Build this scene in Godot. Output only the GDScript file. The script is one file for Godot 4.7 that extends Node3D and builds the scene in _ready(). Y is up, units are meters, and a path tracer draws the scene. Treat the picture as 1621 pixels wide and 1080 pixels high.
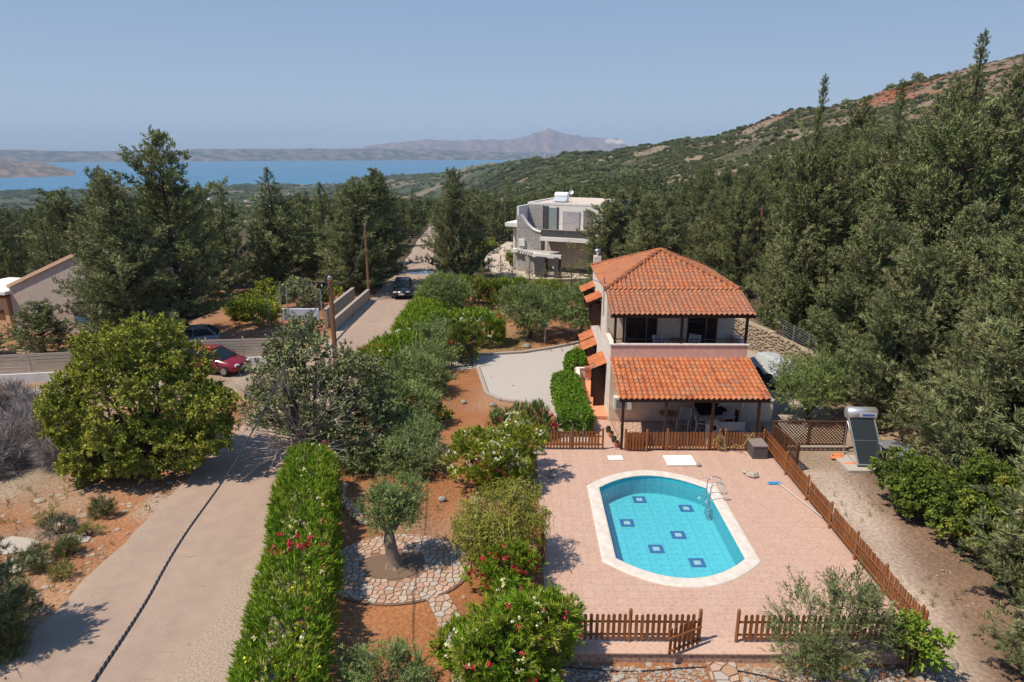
extends Node3D
# A villa with a pool among conifers above a bay, seen from a drone 13 m up.

var rng := RandomNumberGenerator.new()
var taken := {}
var mats := {}
var quad_index := PackedInt32Array()
var nz := FastNoiseLite.new()
var nz2 := FastNoiseLite.new()
const SEA := -150.0

# ---------------------------------------------------------------- helpers
class MB:                                     # collects triangles
	var v := PackedVector3Array()
	func tri(a: Vector3, b: Vector3, c: Vector3) -> void:
		v.append(a); v.append(b); v.append(c)
	func quad(a: Vector3, b: Vector3, c: Vector3, d: Vector3) -> void:
		tri(a, b, c); tri(a, c, d)
	func box(c: Vector3, s: Vector3, b := Basis()) -> MB:
		var h := s * 0.5
		var p: Array[Vector3] = []
		for i in 8:
			p.append(c + b * Vector3(h.x * (1 if i & 1 else -1), h.y * (1 if i & 2 else -1), h.z * (1 if i & 4 else -1)))
		quad(p[0], p[1], p[3], p[2]); quad(p[5], p[4], p[6], p[7]); quad(p[4], p[0], p[2], p[6])
		quad(p[1], p[5], p[7], p[3]); quad(p[2], p[3], p[7], p[6]); quad(p[4], p[5], p[1], p[0])
		return self
	func bev(c: Vector3, s: Vector3, e: float, b := Basis()) -> MB:      # a box whose upper edges are chamfered
		var h := s * 0.5
		var r: Array = []
		for k in [[-h.y, 0.0], [h.y - e, 0.0], [h.y, e]]:
			var q: Array[Vector3] = []
			for m in [[-1, -1], [1, -1], [1, 1], [-1, 1]]:
				q.append(c + b * Vector3(m[0] * (h.x - k[1]), k[0], m[1] * (h.z - k[1])))
			r.append(q)
		for k in 2:
			for i in 4:
				var j := (i + 1) % 4
				quad(r[k][i], r[k][j], r[k + 1][j], r[k + 1][i])
		quad(r[2][0], r[2][1], r[2][2], r[2][3]); quad(r[0][3], r[0][2], r[0][1], r[0][0])
		return self
	func tube(pts: Array, rad: Array, n := 7, cap := true) -> MB:
		var rings: Array = []
		for i in pts.size():
			var d: Vector3 = (pts[mini(i + 1, pts.size() - 1)] - pts[maxi(i - 1, 0)]).normalized()
			var x := d.cross(Vector3.UP if absf(d.y) < 0.9 else Vector3.RIGHT).normalized()
			var y := x.cross(d)
			var q: Array[Vector3] = []
			for k in n:
				var a := TAU * k / n
				q.append(pts[i] + (x * cos(a) + y * sin(a)) * rad[i])
			rings.append(q)
		for i in pts.size() - 1:
			for k in n:
				var j := (k + 1) % n
				quad(rings[i][k], rings[i][j], rings[i + 1][j], rings[i + 1][k])
		if cap:
			for e in [0, pts.size() - 1]:
				for k in n:
					tri(pts[e], rings[e][k], rings[e][(k + 1) % n])
		return self
	func rod(a: Vector3, b: Vector3, r: float, n := 7) -> MB:
		return tube([a, b], [r, r], n)
	func lathe(prof: Array, c := Vector3.ZERO, n := 14) -> MB:           # prof: [radius, height]
		for i in prof.size() - 1:
			for k in n:
				var a := TAU * k / n
				var b := TAU * (k + 1) / n
				var p := Vector3(cos(a), 0, sin(a)); var q := Vector3(cos(b), 0, sin(b))
				quad(c + p * prof[i][0] + Vector3.UP * prof[i][1], c + q * prof[i][0] + Vector3.UP * prof[i][1], c + q * prof[i + 1][0] + Vector3.UP * prof[i + 1][1], c + p * prof[i + 1][0] + Vector3.UP * prof[i + 1][1])
		return self
	func prism(poly: PackedVector2Array, y0: float, y1: float, e := 0.0) -> MB:   # flat outline in x and z, lifted; e chamfers the top edge
		var rings: Array = [poly, poly]
		var ys := [y0, y1 - e]
		if e > 0.0:
			var mid := Vector2.ZERO
			for p in poly:
				mid += p / poly.size()
			var top := PackedVector2Array()
			for p in poly:
				top.append(p + (mid - p).normalized() * e)
			rings.append(top); ys.append(y1)
		for k in rings.size() - 1:
			for i in poly.size():
				var j := (i + 1) % poly.size()
				quad(V(rings[k][i], ys[k]), V(rings[k][j], ys[k]), V(rings[k + 1][j], ys[k + 1]), V(rings[k + 1][i], ys[k + 1]))
		var t: PackedVector2Array = rings[-1]
		var ix := Geometry2D.triangulate_polygon(t)
		for i in range(0, ix.size(), 3):
			tri(V(t[ix[i]], y1), V(t[ix[i + 1]], y1), V(t[ix[i + 2]], y1))
		return self
	func V(p: Vector2, y: float) -> Vector3:
		return Vector3(p.x, y, p.y)
	func mesh(smooth := false) -> ArrayMesh:
		if smooth:
			var st := SurfaceTool.new()
			st.begin(Mesh.PRIMITIVE_TRIANGLES)
			for p in v:
				st.add_vertex(p)
			st.index(); st.generate_normals()
			return st.commit()
		var a: Array = []
		a.resize(Mesh.ARRAY_MAX)
		a[Mesh.ARRAY_VERTEX] = v
		var m := ArrayMesh.new()
		m.add_surface_from_arrays(Mesh.PRIMITIVE_TRIANGLES, a)
		return m

class Fol:                                    # collects leaves, four corners each, with a colour
	var v := PackedVector3Array()
	var c := PackedColorArray()
	func add(s: PackedVector3Array, pos: Vector3, dir: Vector3, sc: float, col: Color, roll: float) -> void:
		var y := dir.normalized()
		var x := y.cross(Vector3(sin(roll), 0.13, cos(roll))).normalized()
		var z := x.cross(y)
		v.append_array(Transform3D(Basis(x * sc, y * sc, z * sc), pos) * s)
		var k := PackedColorArray()
		k.resize(s.size()); k.fill(col)
		c.append_array(k)

func fol_mesh(f: Fol) -> ArrayMesh:
	var n: int = f.v.size() / 4
	if n == 0:
		return null
	while quad_index.size() < n * 6:
		var q: int = quad_index.size() / 6 * 4
		quad_index.append_array(PackedInt32Array([q, q + 1, q + 2, q, q + 2, q + 3]))
	var a: Array = []
	a.resize(Mesh.ARRAY_MAX)
	a[Mesh.ARRAY_VERTEX] = f.v
	a[Mesh.ARRAY_COLOR] = f.c
	a[Mesh.ARRAY_INDEX] = quad_index.slice(0, n * 6)
	var m := ArrayMesh.new()
	m.add_surface_from_arrays(Mesh.PRIMITIVE_TRIANGLES, a)
	return m

func rf(a: float, b: float) -> float:
	return rng.randf_range(a, b)

func rdir() -> Vector3:
	var a := rng.randf() * TAU
	var y := rf(-1, 1)
	return Vector3(cos(a) * sqrt(1 - y * y), y, sin(a) * sqrt(1 - y * y))

func lin(r: float, g: float, b: float) -> Color:                         # a linear colour as the sRGB one that materials take
	return Color(r, g, b).linear_to_srgb()

func numbered(called: String) -> String:
	var k: int = taken.get(called, 0)
	taken[called] = k + 1
	return called if k == 0 else "%s_%03d" % [called, k]

func tag(o: Node, label: String, category: String, group := "", kind := "") -> Node:
	if label: o.set_meta("label", label)
	if category: o.set_meta("category", category)
	if group: o.set_meta("group", group)
	if kind: o.set_meta("kind", kind)
	return o

func thing(called: String, label: String, category: String, at := Vector3.ZERO, turn := 0.0, group := "") -> Node3D:
	var o := Node3D.new()
	o.name = numbered(called)
	add_child(o)
	o.position = at; o.rotation.y = turn
	tag(o, label, category, group)
	return o

func part(called: String, m: Mesh, mt: Material, parent: Node = self, at := Vector3.ZERO, b := Basis()) -> MeshInstance3D:
	var o := MeshInstance3D.new()
	o.mesh = m
	o.material_override = mt
	o.name = numbered(called) if parent == self else called
	parent.add_child(o, true)
	o.transform = Transform3D(b, at)
	return o

func struct(called: String, m: Mesh, mt: Material) -> MeshInstance3D:
	var o := part(called, m, mt)
	o.set_meta("kind", "structure")
	return o

func dup(o: Node3D, at: Vector3, turn: float, label: String, sc := Vector3.ONE) -> Node3D:
	var c: Node3D = o.duplicate()
	c.name = numbered(str(o.name).rstrip("_0123456789"))
	add_child(c)
	c.transform = Transform3D(Basis(Vector3.UP, turn).scaled_local(sc), at)
	if label: c.set_meta("label", label)
	return c

func copies(called: String, m: Mesh, mt: Material, xs: Array, parent: Node = self, cols: Array = []) -> MultiMeshInstance3D:
	var mm := MultiMesh.new()
	mm.transform_format = MultiMesh.TRANSFORM_3D
	mm.use_colors = not cols.is_empty()
	mm.mesh = m
	mm.instance_count = xs.size()
	for i in xs.size():
		mm.set_instance_transform(i, xs[i])
		if cols: mm.set_instance_color(i, cols[i])
	var o := MultiMeshInstance3D.new()
	o.multimesh = mm
	o.material_override = mt
	o.name = numbered(called) if parent == self else called
	parent.add_child(o, true)
	o.set_meta("kind", "stuff")
	return o

# ---------------------------------------------------------------- materials
func ntex(freq: float, oct: int, a: Color, b: Color, sd := 1, cellular := false, size := 512, normal := false) -> NoiseTexture2D:
	var n := FastNoiseLite.new()
	n.seed = sd; n.frequency = freq
	n.noise_type = FastNoiseLite.TYPE_CELLULAR if cellular else FastNoiseLite.TYPE_SIMPLEX_SMOOTH
	n.fractal_octaves = oct
	if cellular:
		n.fractal_type = FastNoiseLite.FRACTAL_NONE
		n.cellular_return_type = FastNoiseLite.RETURN_DISTANCE2_SUB
	var t := NoiseTexture2D.new()
	t.width = size; t.height = size; t.seamless = true; t.noise = n
	if normal:
		t.as_normal_map = true; t.bump_strength = 6.0
	else:
		var g := Gradient.new()
		g.set_color(0, a); g.set_color(1, b)
		t.color_ramp = g
	return t

func mat(key: String, r: float, g: float, b: float, rough := 0.85, tex: Texture2D = null, metres := 2.0, metal := 0.0) -> StandardMaterial3D:
	if mats.has(key):
		return mats[key]
	var m := StandardMaterial3D.new()
	m.resource_name = key
	m.albedo_color = lin(r, g, b)
	m.roughness = rough
	m.metallic = metal
	m.metallic_specular = 0.35
	if tex:
		m.albedo_texture = tex
		m.uv1_triplanar = true; m.uv1_world_triplanar = true
		m.uv1_scale = Vector3.ONE / metres
	mats[key] = m
	return m

func leafmat(key: String, back: float, rough := 0.6) -> StandardMaterial3D:      # vertex colours times a quarter
	if mats.has(key):
		return mats[key]
	var m := StandardMaterial3D.new()
	m.resource_name = key
	m.albedo_color = lin(0.35, 0.35, 0.35)
	m.vertex_color_use_as_albedo = true
	m.roughness = rough
	m.metallic_specular = 0.2
	m.cull_mode = BaseMaterial3D.CULL_DISABLED
	if back > 0:
		m.backlight_enabled = true
		m.backlight = Color(back * 0.95, back, back * 0.6)
	mats[key] = m
	return m

func leaf(r: float, g: float, b: float) -> Color:                        # base colour as leafmat's vertex colour
	return Color(minf(r * 4.6, 1), minf(g * 4.6, 1), minf(b * 4.6, 1))

# ---------------------------------------------------------------- the lie of the land
var base_r := [0, 62, 80, 140, 250, 500, 900, 1700, 2600, 3300, 4300]
var base_h := [0, 0, -1.0, -4, -12, -32, -66, -112, -136, -152, -175]
var ridge: Array = [Vector3(326.49, 57.9, -264.21), Vector3(336.41, 68.91, -369.9), Vector3(338.27, 71.33, -495.56), Vector3(312.92, 61.51, -535.24), Vector3(291.78, 52.47, -580.83), Vector3(246.06, 41.37, -655.33), Vector3(212.21, 23.22, -729.77), Vector3(133.95, 8.34, -839.38), Vector3(67.27, 1.23, -947.62), Vector3(-0.27, -13.2, -1150.0), Vector3(-94.34, -39.32, -1497.03), Vector3(-348.7, -95.38, -2273.41), Vector3(-617.87, -129.75, -2628.35)]

func land(x: float, z: float) -> float:
	var r := Vector2(x, z).length()
	var h := 0.0
	for i in base_r.size() - 1:
		if r >= base_r[i]:
			h = lerpf(base_h[i], base_h[i + 1], clampf((r - base_r[i]) / (base_r[i + 1] - base_r[i]), 0, 1))
	if z < 0:
		var az := atan2(x, -z)
		for i in ridge.size() - 1:
			var p: Vector3 = ridge[i]; var q: Vector3 = ridge[i + 1]
			var a := atan2(p.x, -p.z); var b := atan2(q.x, -q.z)
			if az <= a and az >= b or (i == 0 and az > a):
				var t := clampf((a - az) / (a - b), 0, 1)
				var d := lerpf(Vector2(p.x, p.z).length(), Vector2(q.x, q.z).length(), t)
				var e := lerpf(p.y, q.y, t)
				var s := r / d
				var up := pow(smoothstep(0.08, 1.06, s), 0.8) if s < 1 else 1.0 - smoothstep(1.0, 1.9, s) * 0.9
				h = maxf(h, lerpf(h, e, clampf(up, 0, 1))) if i >= ridge.size() - 3 else lerpf(h, e, clampf(up, 0, 1))
	h += (smoothstep(18.0, 46.0, x) * 3.5 if z < 0 else 0.0) * (1.0 - smoothstep(90.0, 160.0, r))
	h += nz.get_noise_2d(x, z) * clampf((r - 60) * 0.014, 0, 9)
	if x > -7.2 and x < 19 and z > -16 and z < 20:
		h -= 0.35 * smoothstep(-15.9, -15.4, z) * smoothstep(-0.9, 0.4, x)
	if x > 1.6 and x < 10.4 and z > -27.3 and z < -16.6:
		h = -2.2
	return h

func road_x(z: float) -> float:
	var k: Array = [[12, -10.9], [-8, -11.0], [-16, -11.0], [-31, -10.75], [-47, -10.35], [-60, -10.4], [-75, -11.2], [-90, -12.4], [-120, -15.0], [-160, -18.0], [-230, -21.0]]
	for i in k.size() - 1:
		if z <= k[i][0] and z >= k[i + 1][0]:
			return lerpf(k[i][1], k[i + 1][1], (z - k[i][0]) / (k[i + 1][0] - k[i][0]))
	return k[-1][1] if z < -230 else -10.9

func mixc(a: Color, b: Color, t: float) -> Color:
	return a.lerp(b, clampf(t, 0, 1))

func land_colour(x: float, z: float) -> Color:
	var r := Vector2(x, z).length()
	var n := nz2.get_noise_2d(x * 9, z * 9) * 0.5 + 0.5
	var n2 := nz2.get_noise_2d(x * 3 + 500, z * 3) * 0.5 + 0.5
	var red := Color(0.52, 0.23, 0.1)
	var tan_ := Color(0.53, 0.395, 0.285)
	var pale := Color(0.66, 0.56, 0.46)
	var litter := Color(0.15, 0.11, 0.075)
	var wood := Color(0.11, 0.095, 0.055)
	if r > 150:
		var scrub := mixc(Color(0.11, 0.12, 0.06), Color(0.4, 0.33, 0.24), smoothstep(0.35, 0.62, nz2.get_noise_2d(x * 0.5, z * 0.5) * 0.5 + 0.5))
		var az := atan2(x, -z)
		if r > 900 and az < 0.16:
			scrub = mixc(Color(0.10, 0.125, 0.07), Color(0.34, 0.27, 0.19), smoothstep(0.5, 0.75, nz2.get_noise_2d(x * 0.12, z * 0.12) * 0.5 + 0.5))
		elif az > 0.3:
			var up := smoothstep(22.0, 46.0, land(x, z))
			scrub = mixc(scrub, mixc(Color(0.4, 0.31, 0.24), Color(0.26, 0.21, 0.155), n2), up * 0.85)
			scrub = mixc(scrub, Color(0.44, 0.16, 0.08), up * smoothstep(0.3, 0.36, az) * (1.0 - smoothstep(0.5, 0.62, az)) * smoothstep(0.42, 0.6, nz2.get_noise_2d(x * 0.6 + 90, z * 0.6) * 0.5 + 0.5))
		return mixc(wood, scrub, smoothstep(150.0, 260.0, r))
	var rx := road_x(z)
	if x < rx - 2.2 and z > -44:
		var c := mixc(tan_, red, smoothstep(0.35, 0.65, n2) * 0.85)
		c = mixc(c, pale, smoothstep(0.55, 0.75, n))
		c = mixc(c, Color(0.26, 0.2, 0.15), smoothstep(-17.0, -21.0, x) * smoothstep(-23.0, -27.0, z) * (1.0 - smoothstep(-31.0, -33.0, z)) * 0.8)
		return c
	if x < -13 and z > -66 and z < -43:
		return mixc(Color(0.5, 0.21, 0.1), tan_, n * 0.6)
	if x > 10.6:
		var edge := x - 13.35 + (z + 22) * 0.13 + (n2 - 0.5) * 0.9
		var g := mixc(Color(0.74, 0.61, 0.52), Color(0.62, 0.5, 0.42), n)
		if z > -26:
			g = mixc(g, mixc(Color(0.36, 0.24, 0.175), Color(0.26, 0.17, 0.125), n), smoothstep(-0.7, 0.5, edge))
		else:
			g = mixc(Color(0.47, 0.37, 0.3), tan_, n)
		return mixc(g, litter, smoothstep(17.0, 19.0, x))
	if z > -64 and x > rx:
		var c2 := mixc(red, tan_, smoothstep(0.4, 0.8, n) * 0.5)
		return mixc(c2, Color(0.36, 0.26, 0.11), smoothstep(0.55, 0.72, n2) * (0.8 if z < -42 else 0.2))
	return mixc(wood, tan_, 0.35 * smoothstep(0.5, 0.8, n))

func patch(called: String, outline: Array, y: float, mt: Material, thick := 0.05, e := 0.0) -> MeshInstance3D:
	var p := PackedVector2Array()
	for q in outline:
		p.append(Vector2(q[0], q[1]))
	return struct(called, MB.new().prism(p, y - thick, y, e).mesh(), mt)

func ridge_land(called: String, tops: Array, front: float, back: float, cols: int, ca: Color, cb: Color, rough: float, mt: Material, bare := Color(0, 0, 0, 0)) -> void:
	var rows := 14
	var pos: Array = []
	var col: Array = []
	for i in cols + 1:
		var t := float(i) / cols * (tops.size() - 1)
		var k := mini(int(t), tops.size() - 2)
		var p: Vector3 = tops[k].lerp(tops[k + 1], t - k)
		var flat := Vector2(p.x, p.z)
		var out := flat.normalized()
		for j in rows + 1:
			var s := float(j) / rows * 1.5
			var d: Vector2 = flat - out * front * (1.0 - s) if s < 1 else flat + out * back * (s - 1) * 2
			var up := pow(sin(minf(s, 1.0) * PI / 2), 1.3) if s < 1 else cos((s - 1) * PI)
			var n := nz.get_noise_2d(d.x * rough, d.y * rough)
			var h: float = SEA - 6 + (p.y - SEA + 6) * up + n * (p.y - SEA) * 0.16 * minf(1, up * 2) * (1.0 if j != 9 else 0.4)
			pos.append(Vector3(d.x, h, d.y))
			var m := nz2.get_noise_2d(d.x * rough * 0.8, d.y * rough * 0.8) * 0.5 + 0.5
			var c := ca.lerp(cb, smoothstep(0.35, 0.7, m))
			if bare.a > 0 and absf(t / (tops.size() - 1) - 0.9) < 0.07 and s > 0.6 and s < 0.92:
				c = bare
			col.append(c)
	var v := PackedVector3Array(); var c2 := PackedColorArray(); var ix := PackedInt32Array()
	for p in pos: v.append(p)
	for c in col: c2.append(c)
	for i in cols:
		for j in rows:
			var a := i * (rows + 1) + j
			ix.append_array(PackedInt32Array([a, a + rows + 1, a + 1, a + 1, a + rows + 1, a + rows + 2]))
	struct(called, grid_mesh(v, c2, ix), mt)

func grid_mesh(v: PackedVector3Array, c: PackedColorArray, ix: PackedInt32Array) -> ArrayMesh:
	var nn := PackedVector3Array()
	nn.resize(v.size())
	for i in range(0, ix.size(), 3):
		var n := (v[ix[i + 2]] - v[ix[i]]).cross(v[ix[i + 1]] - v[ix[i]])
		if n.y < 0:
			n = -n
			var sw := ix[i + 1]
			ix[i + 1] = ix[i + 2]; ix[i + 2] = sw
		for k in 3:
			nn[ix[i + k]] += n
	for i in nn.size():
		nn[i] = nn[i].normalized()
	var a: Array = []
	a.resize(Mesh.ARRAY_MAX)
	a[Mesh.ARRAY_VERTEX] = v; a[Mesh.ARRAY_COLOR] = c; a[Mesh.ARRAY_INDEX] = ix; a[Mesh.ARRAY_NORMAL] = nn
	var m := ArrayMesh.new()
	m.add_surface_from_arrays(Mesh.PRIMITIVE_TRIANGLES, a)
	return m

func road_texture() -> ImageTexture:          # fine grit, faint blotches, a few hairline cracks
	var n := 768
	var cr := FastNoiseLite.new(); cr.seed = 3; cr.noise_type = FastNoiseLite.TYPE_CELLULAR; cr.frequency = 0.009
	cr.cellular_return_type = FastNoiseLite.RETURN_DISTANCE2_SUB; cr.fractal_type = FastNoiseLite.FRACTAL_NONE
	cr.domain_warp_enabled = true; cr.domain_warp_amplitude = 26.0; cr.domain_warp_frequency = 0.02
	var gr := FastNoiseLite.new(); gr.seed = 4; gr.frequency = 0.25; gr.fractal_octaves = 3
	var bl := FastNoiseLite.new(); bl.seed = 5; bl.frequency = 0.012; bl.fractal_octaves = 4
	var a := cr.get_seamless_image(n, n).get_data()
	var b := gr.get_seamless_image(n, n).get_data()
	var c := bl.get_seamless_image(n, n).get_data()
	var o := PackedByteArray(); o.resize(n * n)
	for i in n * n:
		var k := 232.0 + (b[i] - 128) * 0.26 + (c[i] - 128) * 0.07
		if a[i] < 4 and c[i] > 142: k -= 26.0
		o[i] = int(clampf(k, 0, 255))
	return ImageTexture.create_from_image(Image.create_from_data(n, n, false, Image.FORMAT_L8, o))

func _ready() -> void:
	rng.seed = 20240611
	nz.seed = 4; nz.frequency = 0.012; nz.fractal_octaves = 4
	nz2.seed = 9; nz2.frequency = 0.02; nz2.fractal_octaves = 3
	# --- camera
	var cam := Camera3D.new()
	cam.name = "camera"
	cam.position = Vector3(0, 13, 0)
	cam.rotation_degrees = Vector3(-15.9, 0.5, 0)
	cam.fov = 53.0
	cam.near = 0.3; cam.far = 30000.0
	add_child(cam)
	cam.current = true
	# --- sky, haze, exposure
	var sky := ProceduralSkyMaterial.new()
	sky.sky_top_color = lin(0.107, 0.2, 0.385)
	sky.sky_horizon_color = lin(0.322, 0.396, 0.476)
	sky.sky_curve = 0.13
	sky.ground_horizon_color = lin(0.30, 0.34, 0.38)
	sky.ground_bottom_color = lin(0.15, 0.13, 0.10)
	sky.sun_angle_max = 12.0
	var env := Environment.new()
	env.background_mode = Environment.BG_SKY
	env.sky = Sky.new()
	env.sky.sky_material = sky
	env.tonemap_mode = Environment.TONE_MAPPER_LINEAR
	env.tonemap_exposure = 1.5
	env.fog_enabled = true
	env.fog_density = 0.00007
	env.fog_light_color = lin(0.55, 0.72, 0.95)
	env.sdfgi_enabled = true; env.ssao_enabled = true; env.ssil_enabled = true
	var we := WorldEnvironment.new()
	we.name = "environment"
	we.environment = env
	add_child(we)
	# --- sun: from the left and a little behind the camera, high
	var sun := DirectionalLight3D.new()
	sun.name = "sun"
	sun.light_energy = 1.17
	sun.light_color = Color(1.0, 0.95, 0.87)
	sun.light_angular_distance = 0.5
	sun.shadow_enabled = true
	add_child(sun)
	var el := deg_to_rad(60.0)
	var az := deg_to_rad(23.0)
	sun.look_at_from_position(Vector3.ZERO, Vector3(cos(el) * cos(az), -sin(el), -cos(el) * sin(az)))
	setting()
	terrace()
	villa()
	fences()
	yard()
	modern_house()
	street()
	garden_plants()
	trees()
	far_growth()

# ---------------------------------------------------------------- ground, road, water, far land
func setting() -> void:
	var xs: Array = []
	var zs: Array = []
	var s := 0.6
	var x := 0.0
	while x < 24.0: xs.append(x); x += 0.6
	while x < 2600.0:
		xs.append(x); s *= 1.055; x += s
	var neg: Array = []
	for k in range(xs.size() - 1, 0, -1): neg.append(-xs[k])
	xs = neg + xs
	var z := 9.0
	s = 0.6
	while z > -66.0: zs.append(z); z -= 0.6 if z < -8 else 2.0
	while z > -4200.0:
		zs.append(z); s *= 1.05; z -= s
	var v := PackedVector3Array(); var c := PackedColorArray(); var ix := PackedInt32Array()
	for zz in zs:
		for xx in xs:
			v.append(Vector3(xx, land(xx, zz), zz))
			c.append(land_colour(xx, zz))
	var w := xs.size()
	for j in zs.size() - 1:
		for i in w - 1:
			var a := j * w + i
			ix.append_array(PackedInt32Array([a, a + 1, a + w, a + 1, a + w + 1, a + w]))
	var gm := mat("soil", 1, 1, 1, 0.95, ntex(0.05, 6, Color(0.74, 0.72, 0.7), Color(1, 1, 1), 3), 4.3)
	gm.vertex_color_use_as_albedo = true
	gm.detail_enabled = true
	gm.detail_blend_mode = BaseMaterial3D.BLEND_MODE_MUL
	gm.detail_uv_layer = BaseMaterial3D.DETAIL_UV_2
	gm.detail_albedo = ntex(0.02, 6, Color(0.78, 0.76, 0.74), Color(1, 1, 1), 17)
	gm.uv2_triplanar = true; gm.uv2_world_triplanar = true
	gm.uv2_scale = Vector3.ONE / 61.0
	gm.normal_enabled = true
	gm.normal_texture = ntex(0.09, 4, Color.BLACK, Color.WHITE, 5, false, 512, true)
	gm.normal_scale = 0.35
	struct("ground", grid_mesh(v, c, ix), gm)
	# the road
	var rv := PackedVector3Array(); var rc := PackedColorArray(); var ri := PackedInt32Array()
	var rows := 0
	z = 9.0
	while z > -230.0:
		var cx := road_x(z)
		var hw := 2.3 + (0.15 if z < -40 else 0.25)
		for k in 9:
			var u := (k - 4) / 4.0
			var e := nz2.get_noise_2d(z * 14 + (k - 4) * 300, 7) * 0.28 if absf(u) == 1 else 0.0
			var px := cx + u * hw + e
			var n := nz2.get_noise_2d(px * 12, z * 2.2) * 0.5 + 0.5
			var n3 := nz2.get_noise_2d(px * 2, z * 2) * 0.5 + 0.5
			var col := Color(0.45, 0.33, 0.258).lerp(Color(0.4, 0.298, 0.236), smoothstep(0.35, 0.7, n) * 0.5 + smoothstep(0.4, 0.7, n3) * 0.5)
			col *= 1.0 - 0.06 * exp(-pow((absf(u) - 0.42) / 0.16, 2.0))
			if absf(u) > 0.8:
				col = col.lerp(Color(0.46, 0.35, 0.27), 0.55)
			rv.append(Vector3(px, land(cx, z) + (0.012 if z > -60 else 0.1), z))
			rc.append(col)
		rows += 1
		z -= 0.7 if z > -70 else 2.5
	for j in rows - 1:
		for k in 8:
			var a := j * 9 + k
			ri.append_array(PackedInt32Array([a, a + 1, a + 9, a + 1, a + 10, a + 9]))
	var rm := mat("asphalt", 1, 1, 1, 0.92, road_texture(), 7.0)
	rm.vertex_color_use_as_albedo = true
	struct("road", grid_mesh(rv, rc, ri), rm)
	# the concrete strip between the road and the hedge, cracked away at its edges
	var strip: Array = []
	z = -7.0
	while z > -24.5:
		strip.append([road_x(z) + 2.35 + nz2.get_noise_2d(z * 30, 40) * 0.2, z]); z -= 0.5
	for p in [[-7.7, -24.5], [-7.0, -20], [-6.2, -16], [-5.2, -7]]: strip.append(p)
	patch("verge", strip, 0.03, mat("verge", 0.47, 0.375, 0.3, 0.95, ntex(0.04, 5, Color(0.72, 0.7, 0.68), Color(1, 1, 1), 12), 1.7), 0.06)
	# thin joint across the road and a wet patch under the far trees
	patch("road_joint", [[-12.7, -50.2], [-8.2, -50.0], [-8.2, -49.92], [-12.7, -50.12]], 0.024, mat("joint", 0.5, 0.42, 0.35), 0.01)
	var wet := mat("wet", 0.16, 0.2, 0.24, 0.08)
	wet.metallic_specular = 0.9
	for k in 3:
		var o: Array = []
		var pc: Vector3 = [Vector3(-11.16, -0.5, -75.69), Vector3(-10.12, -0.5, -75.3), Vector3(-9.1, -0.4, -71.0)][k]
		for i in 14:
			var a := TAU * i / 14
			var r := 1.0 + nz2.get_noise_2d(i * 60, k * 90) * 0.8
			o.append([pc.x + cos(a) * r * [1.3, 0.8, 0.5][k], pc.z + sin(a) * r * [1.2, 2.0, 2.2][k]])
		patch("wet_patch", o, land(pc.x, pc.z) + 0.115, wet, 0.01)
	# the bay and the land round it
	var sm := mat("sea", 0.065, 0.195, 0.32, 0.6, ntex(0.01, 4, Color(0.8, 0.86, 0.9), Color(1, 1, 1), 6), 900.0)
	var q := MB.new()
	q.quad(Vector3(-14000, SEA, -17000), Vector3(14000, SEA, -17000), Vector3(14000, SEA, -2500), Vector3(-14000, SEA, -2500))
	struct("sea", q.mesh(), sm)
	var fm := mat("far_land", 1, 1, 1, 1.0)
	fm.vertex_color_use_as_albedo = true
	ridge_land("far_shore", [Vector3(-7800.7, -35.3, -6571.84), Vector3(-6884.27, -29.18, -7526.41), Vector3(-6035.8, -25.93, -8222.48), Vector3(-5296.48, -51.6, -8833.87), Vector3(-4565.25, -37.94, -9121.32), Vector3(-4008.39, -22.39, -9161.49), Vector3(-3134.95, -23.64, -9495.9), Vector3(-1924.7, -16.41, -9813.03), Vector3(-1064.69, -33.82, -9943.16), Vector3(-182.52, -69.14, -10098.35), Vector3(1169.39, -95.4, -10132.75), Vector3(2510.11, -112.16, -10092.54), Vector3(4076.74, -121.87, -9567.67)], 1500, 1500, 260, Color(0.03, 0.045, 0.04), Color(0.16, 0.13, 0.115), 0.35, fm)
	ridge_land("far_mountain", [Vector3(-3052.12, -82.86, -13150.46), Vector3(-2822.84, 7.34, -13201.58), Vector3(-2457.03, 64.03, -13274.53), Vector3(-2018.06, 98.45, -13348.31), Vector3(-1667.16, 132.95, -13396.66), Vector3(-1196.64, 110.48, -13446.86), Vector3(-720.94, 133.63, -13480.74), Vector3(-243.38, 122.27, -13497.81), Vector3(115.12, 179.56, -13499.51), Vector3(353.04, 259.44, -13495.38), Vector3(566.36, 316.19, -13488.11), Vector3(828.47, 247.6, -13474.56), Vector3(1125.43, 190.28, -13453.01), Vector3(1537.77, 155.59, -13412.13), Vector3(1945.66, 132.33, -13359.06), Vector3(2123.26, 30.04, -13331.98), Vector3(2268.32, -117.88, -13308.07)], 2200, 1500, 160, Color(0.13, 0.10, 0.11), Color(0.23, 0.165, 0.15), 0.3, fm, Color(0.5, 0.42, 0.36))
	ridge_land("headland", [Vector3(-3618.47, -7.94, -3734.52), Vector3(-3310.13, -26.78, -4010.37), Vector3(-3083.38, -53.88, -4187.22), Vector3(-3041.63, -76.34, -4217.64), Vector3(-2986.61, -84.56, -4256.78), Vector3(-2917.92, -81.88, -4304.15), Vector3(-2861.37, -105.39, -4341.95), Vector3(-2820.0, -129.01, -4368.94), Vector3(-2782.47, -145.15, -4392.93)], 600, 900, 60, Color(0.09, 0.08, 0.065), Color(0.22, 0.155, 0.12), 0.6, fm)
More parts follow.
